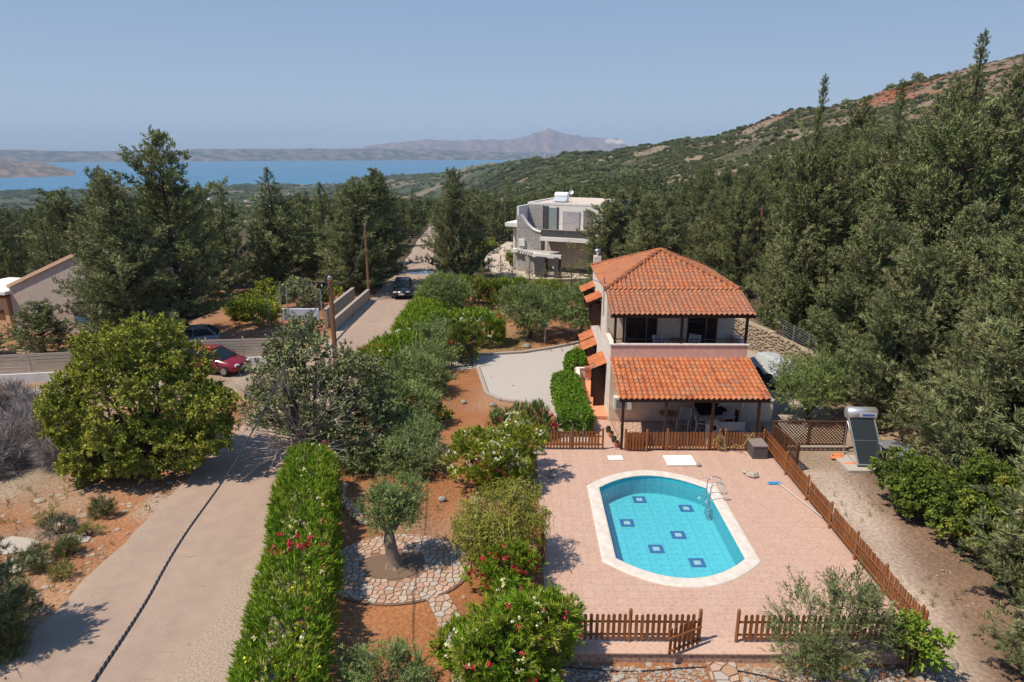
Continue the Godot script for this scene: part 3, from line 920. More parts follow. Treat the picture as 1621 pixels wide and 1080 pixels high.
func villa() -> void:
	var plaster := ntex(0.012, 5, Color(0.9, 0.885, 0.87), Color(1, 1, 1), 61)
	var white := mat("plaster_white", 0.8, 0.73, 0.68, 0.9, plaster, 3.0)
	var peach := mat("plaster_peach", 0.8, 0.61, 0.48, 0.9, plaster, 3.0)
	var pink := mat("plaster_pink", 0.74, 0.47, 0.4, 0.9, plaster, 3.0)
	var cream := mat("plaster_cream", 0.8, 0.68, 0.57, 0.9, plaster, 3.0)
	var t := thing("villa", "two storey white villa with orange tiled hip roof, balcony and tiled porch", "house", Vector3(0, 0, 0))
	var X0 := 4.45; var X1 := 10.9
	part("wall", MB.new().box(Vector3((X0 + X1) / 2, 1.6, -35.75), Vector3(X1 - X0, 3.24, 8.9)).mesh(), white, t)
	part("porch_wall", MB.new().box(Vector3((X0 + X1) / 2, 1.55, -31.29), Vector3(X1 - X0 - 0.02, 3.1, 0.04)).mesh(), peach, t)
	part("upper_wall", MB.new().box(Vector3((X0 + X1) / 2, 4.65, -36.8), Vector3(X1 - X0 - 0.006, 2.86, 6.8)).mesh(), white, t)
	part("upper_front_wall", MB.new().box(Vector3((X0 + X1) / 2, 4.65, -33.39), Vector3(X1 - X0 - 0.05, 2.84, 0.03)).mesh(), cream, t)
	part("balcony_floor", MB.new().box(Vector3((X0 + X1) / 2, 3.24, -32.35), Vector3(X1 - X0 - 0.3, 0.05, 2.05)).mesh(), mat("balcony_tile", 0.5, 0.36, 0.28, 0.8), t)
	part("parapet", MB.new().box(Vector3((X0 + X1) / 2, 3.56, -31.29), Vector3(X1 - X0 + 0.02, 0.72, 0.18)).mesh(), pink, t)
	part("parapet_cap", MB.new().bev(Vector3((X0 + X1) / 2, 3.95, -31.29), Vector3(X1 - X0 + 0.14, 0.07, 0.26), 0.01).mesh(), white, t)
	for x in [X0 + 0.09, X1 - 0.09]:
		part("parapet", MB.new().box(Vector3(x, 3.56, -32.35), Vector3(0.19, 0.71, 1.93)).mesh(), white if x < 6 else pink, t)
		part("parapet_cap", MB.new().bev(Vector3(x, 3.945, -32.3), Vector3(0.26, 0.06, 1.75), 0.01).mesh(), white, t)
	# eave band under the roof and the main pyramid roof
	part("eave_band", MB.new().box(Vector3((X0 + X1) / 2, 6.03, -36.8), Vector3(X1 - X0 + 0.08, 0.14, 6.9)).mesh(), white, t)
	var e := 0.1
	var A := Vector3(X0 - e, 6.16, -33.35); var B := Vector3(X1 + e, 6.16, -33.35)
	var C := Vector3(X1 + e, 6.16, -40.3); var D := Vector3(X0 - e, 6.16, -40.3)
	var P := Vector3((X0 + X1) / 2, 7.62, -36.82)
	var roof := part("roof", MB.new().box(Vector3((X0 + X1) / 2, 6.125, -36.82), Vector3(X1 - X0 + 0.18, 0.05, 6.9)).mesh(), wood(), t)
	for f in [[A, B], [B, C], [C, D], [D, A]]:
		var a: Vector3 = f[0]; var b: Vector3 = f[1]
		var mid := (a + b) / 2
		var up := (P - mid).normalized()
		var half := a.distance_to(b) / 2
		var run := mid.distance_to(P)
		var dir := (b - a).normalized()
		tiled(roof, "roof_tiles", [a, b, P], mid, up, func(p: Vector3): return (p - mid).dot(up) < run and absf((p - mid).dot(dir)) < half * (1.0 - (p - mid).dot(up) / run) + 0.05, 0.38)
		ridge_caps(roof, a + (P - a) * 0.01, P)
	# lower roof over the balcony, weathered darker
	var Ea := Vector3(X0 - 0.12, 5.45, -31.0); var Eb := Vector3(X1 + 0.22, 5.45, -31.0)
	var Ta := Vector3(X0 - 0.1, 6.13, -33.35); var Tb := Vector3(X1 + 0.12, 6.13, -33.35)
	var br := part("balcony_roof", MB.new().box(Vector3((X0 + X1) / 2 + 0.05, 5.36, -31.06), Vector3(X1 - X0 + 0.3, 0.13, 0.1)).mesh(), wood(), t)
	var m1 := (Ea + Eb) / 2; var u1 := ((Ta + Tb) / 2 - m1); u1.x = 0
	var len1 := u1.length(); u1 = u1.normalized()
	tiled(br, "roof_tiles", [Ea, Eb, Tb, Ta], m1, u1, func(p: Vector3): return (p - m1).dot(u1) < len1 and p.x > X0 - 0.14 and p.x < X1 + 0.24, 0.85)
	for k in 9:
		var x: float = lerpf(X0 + 0.1, X1, k / 8.0)
		part("rafter", MB.new().rod(Vector3(x, 5.36, -31.15), Vector3(x, 5.98, -33.35), 0.05, 4).mesh(), wood(), br)
	for x in [X0 + 0.16, 7.75, X1 - 0.1]:
		part("balcony_post", MB.new().box(Vector3(x, 4.64, -31.3), Vector3(0.11, 1.32, 0.11)).mesh(), wood(), t)
	var rail := MB.new()
	for y in [4.2]:
		rail.rod(Vector3(X0 + 0.1, y, -31.28), Vector3(X1 - 0.1, y, -31.28), 0.025, 6)
	for x in [X0 + 0.09, X1 - 0.09]:
		rail.rod(Vector3(x, 4.2, -31.3), Vector3(x, 4.2, -33.3), 0.025, 6)
	for x in [5.3, 6.1, 6.9, 8.5, 9.3, 10.1]: rail.rod(Vector3(x, 3.98, -31.28), Vector3(x, 4.2, -31.28), 0.015, 5)
	part("balcony_railing", rail.mesh(), mat("iron", 0.02, 0.018, 0.017, 0.5), t)
	french_door(t, Vector3(5.95, 3.27, -33.35), 1.0, 2.1)
	french_door(t, Vector3(9.0, 3.27, -33.35), 0.9, 2.1)
	shutter_leaf(t, 0.5, 2.05, Vector3(6.75, 4.3, -33.32), Basis(Vector3.UP, 0.12))
	shutter_leaf(t, 0.5, 2.05, Vector3(9.75, 4.3, -33.32), Basis(Vector3.UP, -0.12))
	shutter_leaf(t, 0.42, 2.05, Vector3(5.3, 4.3, -33.15), Basis(Vector3.UP, 1.3))
	part("door_surround", MB.new().box(Vector3(8.42, 4.3, -33.34), Vector3(0.12, 2.1, 0.05)).mesh(), white, t)
	# porch roof
	var Pa := Vector3(X0 - 0.02, 2.42, -27.95); var Pb := Vector3(X1 + 0.12, 2.42, -27.95)
	var Qa := Vector3(X0 - 0.02, 3.27, -31.27); var Qb := Vector3(X1 + 0.12, 3.27, -31.27)
	var pr := part("porch_roof", MB.new().box(Vector3((X0 + X1) / 2 + 0.05, 2.34, -28.02), Vector3(X1 - X0 + 0.1, 0.14, 0.1)).mesh(), wood(), t)
	var m2 := (Pa + Pb) / 2; var u2 := ((Qa + Qb) / 2 - m2)
	var len2 := u2.length(); u2 = u2.normalized()
	tiled(pr, "roof_tiles", [Pa, Pb, Qb, Qa], m2, u2, func(p: Vector3): return (p - m2).dot(u2) < len2 and p.x > X0 - 0.05 and p.x < X1 + 0.14, 0.22)
	for k in 8:
		var x: float = lerpf(X0 + 0.2, X1 - 0.1, k / 7.0)
		part("rafter", MB.new().rod(Vector3(x, 2.33, -28.1), Vector3(x, 3.14, -31.25), 0.045, 4).mesh(), wood(), pr)
	for x in [4.62, 6.5, 8.55, 10.55]:
		part("porch_post", MB.new().box(Vector3(x, 1.13, -28.02), Vector3(0.11, 2.28, 0.11)).mesh(), wood(), t)
	for x in [7.9, 10.0]:
		part("drain_pipe", MB.new().rod(Vector3(x, 1.2, -31.22), Vector3(x, 2.9, -31.22), 0.03, 6).mesh(), wood(), t)
	# windows, doors and their little tiled canopies on the side facing the drive
	for a in [[-39.4, 5.2, 1.15, 0.9, 4.4], [-36.1, 5.3, 1.35, 1.2, 4.35], [-39.2, 2.3, 1.2, 0.9, 1.55], [-37.6, 2.25, 1.25, 1.1, 1.5], [-33.5, 2.55, 1.5, 2.1, 1.2]]:
		var z: float = a[0]; var y: float = a[1]; var w: float = a[2]; var h: float = a[3]; var yc: float = a[4]
		var rot := Basis(Vector3.UP, -PI / 2)
		var fr := MB.new()
		for s in [-1, 1]: fr.box(Vector3(s * (w * 0.36), 0, 0), Vector3(0.07, h, 0.08))
		for s in [-1, 1]: fr.box(Vector3(0, s * (h / 2 - 0.035), 0), Vector3(w * 0.72 - 0.07, 0.07, 0.075))
		fr.box(Vector3.ZERO, Vector3(0.05, h - 0.14, 0.06))
		var win := part("door" if h > 2 else "window", fr.mesh(), wood(), t, Vector3(X0, yc, z), rot)
		part("pane", MB.new().box(Vector3.ZERO, Vector3(w * 0.72 - 0.08, h - 0.14, 0.02)).mesh(), glass() if h < 2 else wood(), win)
		for s in [-1, 1]:
			shutter_leaf(t, 0.5 if h < 2 else 0.62, h, Vector3(X0 - 0.28, yc, z + s * w * 0.4), Basis(Vector3.UP, 0.15 * s))
		var aw := part("canopy", MB.new().box(Vector3(X0 - 0.36, y - 0.19, z), Vector3(0.68, 0.05, w + 0.05), Basis(Vector3.BACK, 0.42)).mesh(), wood(), t)
		var em := Vector3(X0 - 0.75, y - 0.3, z)
		tiled(aw, "roof_tiles", [], em, Vector3(cos(0.42), sin(0.42), 0), func(p: Vector3): return p.x < X0 + 0.02 and absf(p.z - z) < w / 2 + 0.1, 0.1)
		for s in [-1, 1]:
			part("bracket", MB.new().rod(Vector3(X0, y - 0.65, z + s * w * 0.42), Vector3(X0 - 0.6, y - 0.27, z + s * w * 0.42), 0.03, 4).mesh(), wood(), aw)
	# chimney, antenna, air conditioner, annex, entrance steps
	var ch := part("chimney", MB.new().box(Vector3(4.75, 6.25, -40.75), Vector3(0.42, 0.9, 0.42)).mesh(), white, t)
	part("chimney_cowl", MB.new().lathe([[0.1, 0.0], [0.1, 0.2], [0.2, 0.24], [0.2, 0.36], [0.0, 0.46]], Vector3(4.75, 6.7, -40.75), 10).mesh(true), mat("zinc", 0.5, 0.5, 0.52, 0.35, null, 1, 1.0), ch)
	var an := MB.new().rod(Vector3(4.4, 4.6, -34.3), Vector3(4.4, 6.6, -34.3), 0.02, 5).rod(Vector3(3.9, 6.2, -36.0), Vector3(4.4, 6.25, -34.3), 0.015, 5)
	part("aerial_mast", an.mesh(), mat("iron", 0.02, 0.018, 0.017, 0.5), t)
	var ac := part("air_conditioner", MB.new().bev(Vector3(5.08, 1.06, -31.1), Vector3(0.85, 0.62, 0.3), 0.02).mesh(), mat("ac_white", 0.66, 0.64, 0.6, 0.5), t)
	var gr := MB.new()
	for k in 9: gr.box(Vector3(5.0, 0.86 + k * 0.05, -30.94), Vector3(0.5, 0.02, 0.02))
	part("grille", gr.mesh(), mat("ac_grey", 0.2, 0.2, 0.2, 0.5), ac)
	part("annex", MB.new().box(Vector3(11.67, 0.55, -31.9), Vector3(1.52, 1.1, 1.3)).mesh(), cream, t)
	part("annex_cap", MB.new().bev(Vector3(11.67, 1.13, -31.9), Vector3(1.6, 0.06, 1.38), 0.01).mesh(), white, t)
	part("entrance_floor", MB.new().bev(Vector3(3.86, 0.1, -34.2), Vector3(1.18, 0.2, 5.5), 0.01).mesh(), mat("entry_tile", 0.6, 0.27, 0.15, 0.7), t)
	var lw := part("entrance_wall", MB.new().box(Vector3(3.3, 0.4, -34.9), Vector3(0.14, 0.8, 4.6), Basis(Vector3.UP, -0.06)).box(Vector3(3.86, 0.4, -37.2), Vector3(1.2, 0.8, 0.14)).mesh(), cream, t)
	part("wall_cap", MB.new().bev(Vector3(3.3, 0.82, -34.9), Vector3(0.2, 0.05, 4.62), 0.01, Basis(Vector3.UP, -0.06)).bev(Vector3(3.9, 0.823, -37.2), Vector3(1.1, 0.05, 0.2), 0.01).mesh(), white, lw)
	# porch floor of irregular stones, too small to pick out one by one
	var fl := part("porch_floor", MB.new().box(Vector3(7.7, 0.0, -29.65), Vector3(6.7, 0.03, 3.3)).mesh(), mat("grout", 0.27, 0.165, 0.115), t)
	var sm := MB.new()
	for p in crazy(PackedVector2Array([Vector2(4.6, -31.2), Vector2(11.0, -31.2), Vector2(11.0, -28.15), Vector2(4.75, -28.15)]), 0.27, 0.016, func(q): return true):
		sm.prism(p, 0.0, 0.03, 0.006)
	part("floor_stones", sm.mesh(), mat("slab_rose", 0.6, 0.42, 0.33, 0.85), fl).set_meta("kind", "stuff")
	porch_things()

func garden_chair(label: String, at: Vector3, turn: float) -> void:
	var fr := mat("chair_white", 0.75, 0.74, 0.72, 0.45)
	var cl := mat("sling", 0.42, 0.38, 0.37, 0.8, ntex(0.1, 2, Color(0.8, 0.8, 0.8), Color(1, 1, 1), 63), 0.2)
	var t := thing("garden_chair", label, "chair", at, turn)
	part("seat", MB.new().box(Vector3(0, 0.42, 0), Vector3(0.5, 0.03, 0.48)).mesh(), cl, t)
	part("backrest", MB.new().box(Vector3(0, 0.74, -0.3), Vector3(0.5, 0.62, 0.03), Basis(Vector3.RIGHT, -0.22)).mesh(), cl, t)
	for s in [-1, 1]:
		part("leg", MB.new().rod(Vector3(s * 0.27, 0, 0.24), Vector3(s * 0.27, 0.62, 0.2), 0.02, 6).mesh(), fr, t)
		part("leg", MB.new().rod(Vector3(s * 0.27, 0, -0.3), Vector3(s * 0.27, 0.62, -0.2), 0.02, 6).mesh(), fr, t)
		part("armrest", MB.new().tube([Vector3(s * 0.27, 0.62, 0.22), Vector3(s * 0.27, 0.63, -0.22), Vector3(s * 0.26, 1.05, -0.37)], [0.022, 0.022, 0.018], 6).mesh(), fr, t)

func porch_things() -> void:
	var fr := mat("chair_white", 0.75, 0.74, 0.72, 0.45)
	var iron := mat("iron", 0.02, 0.018, 0.017, 0.5)
	var t := thing("round_table", "round brown topped bistro table against the porch wall", "table", Vector3(7.2, 0.03, -30.5))
	part("table_top", MB.new().lathe([[0.0, 0.74], [0.42, 0.74], [0.44, 0.725], [0.42, 0.7], [0.0, 0.7]], Vector3.ZERO, 20).mesh(), mat("table_brown", 0.25, 0.135, 0.07, 0.6), t)
	for k in 3:
		var a := TAU * k / 3
		part("leg", MB.new().tube([Vector3(cos(a), 0, sin(a)) * 0.32, Vector3(cos(a) * 0.08, 0.35, sin(a) * 0.08), Vector3(cos(a) * 0.22, 0.7, sin(a) * 0.22)], [0.014, 0.014, 0.014], 5).mesh(), iron, t)
	garden_chair("white framed sling chair beside the round brown table on the porch", Vector3(7.85, 0.03, -30.1), -0.5)
	garden_chair("white garden chair at the end of the long porch table beside the dark pile", Vector3(8.6, 0.03, -29.7), 1.3)
	garden_chair("white garden chair on the balcony beside the first glazed door", Vector3(6.95, 3.14, -31.85), 0.5)
	garden_chair("white garden chair on the balcony by the second glazed door", Vector3(8.45, 3.14, -31.9), -0.6)
	var bt := thing("balcony_table", "small dark metal table between the two balcony chairs", "table", Vector3(7.7, 3.27, -31.95))
	part("table_top", MB.new().lathe([[0.0, 0.72], [0.36, 0.72], [0.36, 0.69], [0.0, 0.69]], Vector3.ZERO, 16).mesh(), mat("table_brown", 0.25, 0.135, 0.07, 0.6), bt)
	for k in 3:
		var a := TAU * k / 3
		part("leg", MB.new().rod(Vector3(cos(a), 0, sin(a)) * 0.3, Vector3(cos(a) * 0.15, 0.7, sin(a) * 0.15), 0.014, 5).mesh(), iron, bt)
	var lt := thing("long_table", "long white garden table under the porch loaded with folded furniture", "table", Vector3(9.4, 0.03, -30.4))
	part("table_top", MB.new().bev(Vector3(0, 0.73, 0), Vector3(1.7, 0.04, 0.85), 0.01).mesh(), mat("table_grey", 0.5, 0.48, 0.46, 0.5), lt)
	for x in [-0.78, 0.78]:
		for z in [-0.36, 0.36]: part("leg", MB.new().rod(Vector3(x, 0, z), Vector3(x, 0.72, z), 0.025, 6).mesh(), fr, lt)
	var pile := thing("cushion_pile", "black heap of folded loungers and cushions on the long porch table", "cushions", Vector3(9.2, 0.79, -30.5))
	var black := mat("black_cloth", 0.012, 0.012, 0.016, 0.85)
	for k in 7:
		part("cushion", MB.new().bev(Vector3.ZERO, Vector3(rf(0.7, 1.1), 0.1, rf(0.5, 0.7)), 0.03).mesh(), black, pile, Vector3(rf(-0.5, 0.3), 0.06 + k * 0.055, rf(-0.1, 0.1)), Basis(Vector3(rf(-0.3, 0.3), 1, rf(-0.2, 0.2)).normalized(), rf(-0.4, 0.4)))
	var fold := MB.new()
	for k in 3:
		fold.rod(Vector3(0.2 + k * 0.03, 0.45 + k * 0.06, 0.3), Vector3(0.95, 0.5 + k * 0.05, 0.25), 0.017, 5)
	fold.rod(Vector3(0.95, 0.05, 0.3), Vector3(0.98, 0.55, 0.25), 0.017, 5)
	part("folded_frame", fold.mesh(), fr, pile)
	var bn := thing("garden_bench", "white framed two seat bench with its back to the terrace", "bench", Vector3(9.75, 0.03, -29.3))
	var cl := mat("sling", 0.42, 0.38, 0.37, 0.8)
	part("backrest", MB.new().box(Vector3(0, 0.68, 0.27), Vector3(1.15, 0.42, 0.03)).mesh(), mat("sling_pale", 0.55, 0.52, 0.5, 0.8), bn)
	part("seat", MB.new().box(Vector3(0, 0.42, 0), Vector3(1.15, 0.03, 0.5)).mesh(), cl, bn)
	for s in [-1, 1]:
		part("leg", MB.new().rod(Vector3(s * 0.6, 0, 0.28), Vector3(s * 0.6, 0.9, 0.28), 0.02, 6).mesh(), fr, bn)
		part("leg", MB.new().rod(Vector3(s * 0.6, 0, -0.25), Vector3(s * 0.6, 0.62, -0.25), 0.02, 6).mesh(), fr, bn)
	var um := thing("folded_umbrella", "slim pale parasol pole with hooked top under the porch", "parasol", Vector3(10.25, 0.03, -29.4))
	part("pole", MB.new().tube([Vector3.ZERO, Vector3(0.05, 1.7, 0), Vector3(-0.05, 1.95, 0.05)], [0.025, 0.02, 0.015], 6).mesh(), fr, um)
	part("cover", MB.new().lathe([[0.0, 0.35], [0.07, 0.5], [0.09, 1.0], [0.04, 1.5]], Vector3.ZERO, 8).mesh(true), mat("cover_grey", 0.3, 0.3, 0.31, 0.8), um)
	var rd := thing("red_chair", "dark red cushioned chair at the porch table beside the parasol pole", "chair", Vector3(10.15, 0.03, -30.1), -1.4)
	part("seat", MB.new().bev(Vector3(0, 0.45, 0), Vector3(0.5, 0.1, 0.5), 0.03).mesh(), mat("red_cloth", 0.16, 0.012, 0.016, 0.85), rd)
	part("backrest", MB.new().bev(Vector3(0, 0.75, -0.25), Vector3(0.5, 0.5, 0.08), 0.03).mesh(), mat("red_cloth", 0.16, 0.012, 0.016, 0.85), rd)
	for x in [-0.2, 0.2]:
		for z in [-0.2, 0.2]: part("leg", MB.new().rod(Vector3(x, 0, z), Vector3(x, 0.42, z), 0.02, 5).mesh(), fr, rd)
	var bq := thing("barbecue", "white masonry barbecue with rounded grey hood behind the picket fence", "barbecue", Vector3(8.72, 0.0, -28.55))
	part("body", MB.new().box(Vector3(0, 0.55, 0), Vector3(0.44, 1.1, 0.42)).mesh(), mat("plaster_cream", 0.72, 0.59, 0.47), bq)
	var hood: Array = []
	for k in 9:
		var a := PI * k / 8
		hood.append(Vector2(cos(a) * 0.27, 0.0 + sin(a) * 0.17))
	var hm := MB.new()
	for k in 8:
		hm.quad(Vector3(hood[k].x, 1.18 + hood[k].y, -0.27), Vector3(hood[k + 1].x, 1.18 + hood[k + 1].y, -0.27), Vector3(hood[k + 1].x, 1.18 + hood[k + 1].y, 0.27), Vector3(hood[k].x, 1.18 + hood[k].y, 0.27))
		for s in [-0.27, 0.27]: hm.tri(Vector3(0, 1.18, s), Vector3(hood[k].x, 1.18 + hood[k].y, s), Vector3(hood[k + 1].x, 1.18 + hood[k + 1].y, s))
	hm.box(Vector3(0, 1.14, 0), Vector3(0.58, 0.08, 0.56))
	part("hood", hm.mesh(), mat("hood_grey", 0.36, 0.32, 0.28, 0.95, ntex(0.05, 4, Color(0.75, 0.75, 0.75), Color(1, 1, 1), 66), 0.6), bq)
	part("fire_opening", MB.new().box(Vector3(0, 0.92, 0.213), Vector3(0.3, 0.22, 0.02)).mesh(), black, bq)
	# hose coiled on the fence, trailing over the tiles
	var hs := thing("garden_hose", "yellow and grey garden hose coiled on the picket fence", "hose", Vector3(8.95, 0, -27.82))
	for k in 6:
		var pts: Array = []; var rr: Array = []
		for i in 25:
			var a := TAU * i / 24
			pts.append(Vector3(cos(a + 0.2 * k) * (0.15 + k * 0.022) + 0.02 * sin(k * 2.0), 0.5 - 0.02 * k + sin(a) * (0.24 + (k * 7 % 5) * 0.03), 0.012 * k + 0.02 * sin(a * 2 + k))); rr.append(0.012)
		part("coil", MB.new().tube(pts, rr, 5, false).mesh(), mat("hose_yellow", 0.42, 0.33, 0.06, 0.5) if k % 2 else mat("hose_grey", 0.3, 0.27, 0.2, 0.5), hs)
	var tr: Array = []; var tq: Array = []
	for i in 40:
		var u := i / 39.0
		tr.append(Vector3(0.25 + u * 1.0 + sin(u * 5) * 0.2, 0.75 * pow(1 - u, 3) + 0.02 + maxf(0, sin(u * PI) * 0.0), 0.1 + sin(u * 7.0) * 0.45 * u)); tq.append(0.014)
	part("hose_end", MB.new().tube(tr, tq, 5).mesh(), mat("hose_dark", 0.14, 0.12, 0.09, 0.5), hs)
	var tr2: Array = []; var tq2: Array = []
	for i in 24:
		var u := i / 23.0
		tr2.append(Vector3(0.45 + u * 0.95, 0.25 + 0.65 * u * u + 0.1 * sin(u * 9), 0.05)); tq2.append(0.015)
	part("hose_loop", MB.new().tube(tr2, tq2, 5).mesh(), mat("hose_yellow", 0.42, 0.33, 0.06, 0.5), hs)
	for k in 4:
		var fp := thing("flower_pot", ["small brown pot with a dry plant beside the porch post", "terracotta pot in the row beside the path", "reddish pot of the path row, second from the fence", "low terracotta trough by the fence opening"][k], "plant pot", Vector3(4.28 + k * 0.06, 0.03, -29.9 + k * 0.55), 0, "pots along the path to the porch")
		part("pot", MB.new().lathe([[0.0, 0.0], [0.1, 0.0], [0.14, 0.2], [0.12, 0.2], [0.1, 0.16], [0.0, 0.16]], Vector3.ZERO, 12).mesh(), mat("terracotta", 0.42, 0.15, 0.08, 0.85) if k % 2 else mat("pot_brown", 0.1, 0.06, 0.05, 0.85), fp)
		var f := Fol.new()
		for i in 12: f.add(sprig("broad", i), Vector3(0, 0.18, 0), Vector3(rf(-1, 1), 1, rf(-1, 1)), 0.5, leaf(0.06, 0.07, 0.03), rf(0, 6))
		part("plant", fol_mesh(f), leafmat("leaf_plain", 0.3), fp)

# ---------------------------------------------------------------- picket fences and trellis
func picket_mesh(h: float) -> ArrayMesh:
	var p := PackedVector2Array([Vector2(-0.044, 0), Vector2(0.044, 0), Vector2(0.044, h - 0.04), Vector2(0.03, h - 0.012), Vector2(0, h), Vector2(-0.03, h - 0.012), Vector2(-0.044, h - 0.04)])
	var m := MB.new()
	for i in p.size():
		var j := (i + 1) % p.size()
		m.quad(Vector3(p[i].x, p[i].y, -0.011), Vector3(p[j].x, p[j].y, -0.011), Vector3(p[j].x, p[j].y, 0.011), Vector3(p[i].x, p[i].y, 0.011))
	for s in [-0.011, 0.011]:
		for i in range(1, p.size() - 1): m.tri(Vector3(p[0].x, p[0].y, s), Vector3(p[i].x, p[i].y, s), Vector3(p[i + 1].x, p[i + 1].y, s))
	return m.mesh()

func picket_fence(label: String, a: Vector3, b: Vector3, pitch: float, posts: Array, h := 0.82, called := "picket_fence", cat := "fence") -> void:
	var g := ntex(0.04, 4, Color(0.62, 0.6, 0.58), Color(1, 1, 1), 71)
	var tones := [mat("fence_a", 0.38, 0.15, 0.055, 0.7, g, 0.6), mat("fence_b", 0.43, 0.175, 0.068, 0.7, g, 0.7), mat("fence_c", 0.32, 0.125, 0.048, 0.7, g, 0.5)]
	var t := thing(called, label, cat, a, atan2(-(b - a).z, (b - a).x))
	var n := int(a.distance_to(b) / pitch)
	var ms := [picket_mesh(h), picket_mesh(h - 0.012), picket_mesh(h + 0.01)]
	for k in n:
		var x := (k + 0.5) * a.distance_to(b) / n
		var skip := false
		for p in posts:
			if absf(x - p) < 0.06: skip = true
		if not skip:
			part("picket", ms[rng.randi() % 3], tones[rng.randi() % 3], t, Vector3(x, 0.07, 0.025), Basis(Vector3.BACK, rf(-0.012, 0.012)))
	for y in [0.22, 0.62]:
		part("rail", MB.new().rod(Vector3(0, y, -0.012), Vector3(a.distance_to(b), y, -0.012), 0.03, 6).mesh(), tones[2], t)
	for p in posts:
		part("post", MB.new().lathe([[0.05, 0.0], [0.05, h + 0.17], [0.03, h + 0.22], [0.0, h + 0.225]], Vector3(p, 0, 0), 8).mesh(), tones[1], t)

func fences() -> void:
	picket_fence("brown picket fence along the kerb in front of the pool, left of its opening", Vector3(0.4, 0.02, -15.72), Vector3(4.98, 0.02, -15.72), 0.152, [0.03, 2.66, 4.54])
	picket_fence("brown picket fence along the kerb partly hidden by the young olive", Vector3(5.93, 0.02, -15.72), Vector3(11.0, 0.02, -15.72), 0.152, [0.03, 2.5, 5.05])
	picket_fence("small open picket gate standing across the terrace kerb", Vector3(4.95, -0.02, -15.6), Vector3(3.98, -0.06, -15.12), 0.14, [], 0.84, "picket_gate", "gate")
	picket_fence("long brown picket fence running beside the pool from kerb to trellis", Vector3(11.02, 0.02, -15.85), Vector3(11.02, 0.02, -28.75), 0.132, [0.1, 2.0, 3.8, 5.7, 7.7, 9.8, 12.8])
	picket_fence("brown picket fence with the hose between the porch and the terrace", Vector3(4.72, 0.02, -27.93), Vector3(10.95, 0.02, -27.93), 0.135, [0.06, 1.9, 4.2, 4.45, 6.15])
	picket_fence("short brown picket fence before the clipped hedge", Vector3(0.85, 0.02, -28.0), Vector3(3.8, 0.02, -28.0), 0.135, [0.02, 1.55, 2.93])
	picket_fence("brown picket gate folded back against the porch fence", Vector3(4.76, 0.02, -27.84), Vector3(5.72, 0.02, -27.8), 0.135, [0.94], 0.84, "picket_gate", "gate")
	picket_fence("few brown pickets at the terrace edge behind the drooping bush", Vector3(0.85, 0.02, -19.3), Vector3(0.85, 0.02, -20.6), 0.14, [0.02, 1.28])
	var wd := mat("trellis", 0.15, 0.068, 0.034, 0.7, ntex(0.04, 4, Color(0.7, 0.7, 0.7), Color(1, 1, 1), 72), 0.6)
	for a in [[Vector3(11.3, 0.22, -28.1), Vector3(14.5, 0.22, -28.1), "dark lattice trellis panels on the low stone wall beside the water heater"], [Vector3(11.35, 0.05, -28.0), Vector3(11.55, 0.05, -25.95), "dark lattice trellis panel leading from the corner along the picket fence"]]:
		var d: Vector3 = a[1] - a[0]
		var L := d.length(); var h := 1.12
		var t := thing("trellis", a[2], "trellis", a[0], atan2(-d.z, d.x))
		var posts: Array = [0.0, L / 2, L]
		for p in posts:
			part("post", MB.new().box(Vector3(p, h / 2, 0), Vector3(0.1, h + 0.06, 0.1)).mesh(), wd, t)
		for y in [0.03, h]:
			part("rail", MB.new().box(Vector3(L / 2, y, 0), Vector3(L - 0.1, 0.05, 0.055)).mesh(), wd, t)
		for s in [-1, 1]:
			var x := -h
			while x < L:
				var p0 := Vector2(x, 0.05) if s > 0 else Vector2(x, h - 0.03)
				var p1 := Vector2(x + h - 0.08, h - 0.03) if s > 0 else Vector2(x + h - 0.08, 0.05)
				if p0.x < 0.05:
					p0 += (p1 - p0) * (0.05 - p0.x) / (p1.x - p0.x)
				if p1.x > L - 0.05:
					p1 = p0 + (p1 - p0) * (L - 0.05 - p0.x) / (p1.x - p0.x)
				if p1.x > p0.x + 0.02:
					var c := (p0 + p1) / 2
					part("slat", MB.new().box(Vector3.ZERO, Vector3(p0.distance_to(p1), 0.04, 0.014)).mesh(), wd, t, Vector3(c.x, c.y, 0.008 * s), Basis(Vector3.BACK, (p1 - p0).angle()))
				x += 0.15
	var lw := thing("low_stone_wall", "low pinkish stone wall under the lattice trellis", "wall", Vector3(12.95, 0.0, -28.1))
	part("core", MB.new().box(Vector3(0, 0.08, 0), Vector3(3.3, 0.17, 0.24)).mesh(), mat("grout", 0.27, 0.165, 0.115), lw)
	part("cap", MB.new().bev(Vector3(0, 0.19, 0), Vector3(3.4, 0.06, 0.34), 0.012).mesh(), mat("kerb", 0.5, 0.42, 0.36), lw)
	for k in 16:
		part("stone", rock_mesh(k % 5), stone_tones()[k % 5], lw, Vector3(-1.55 + k * 0.205, 0.08, 0.11), Basis(Vector3.UP, k * 1.3).scaled(Vector3(0.11, 0.09, 0.06)))

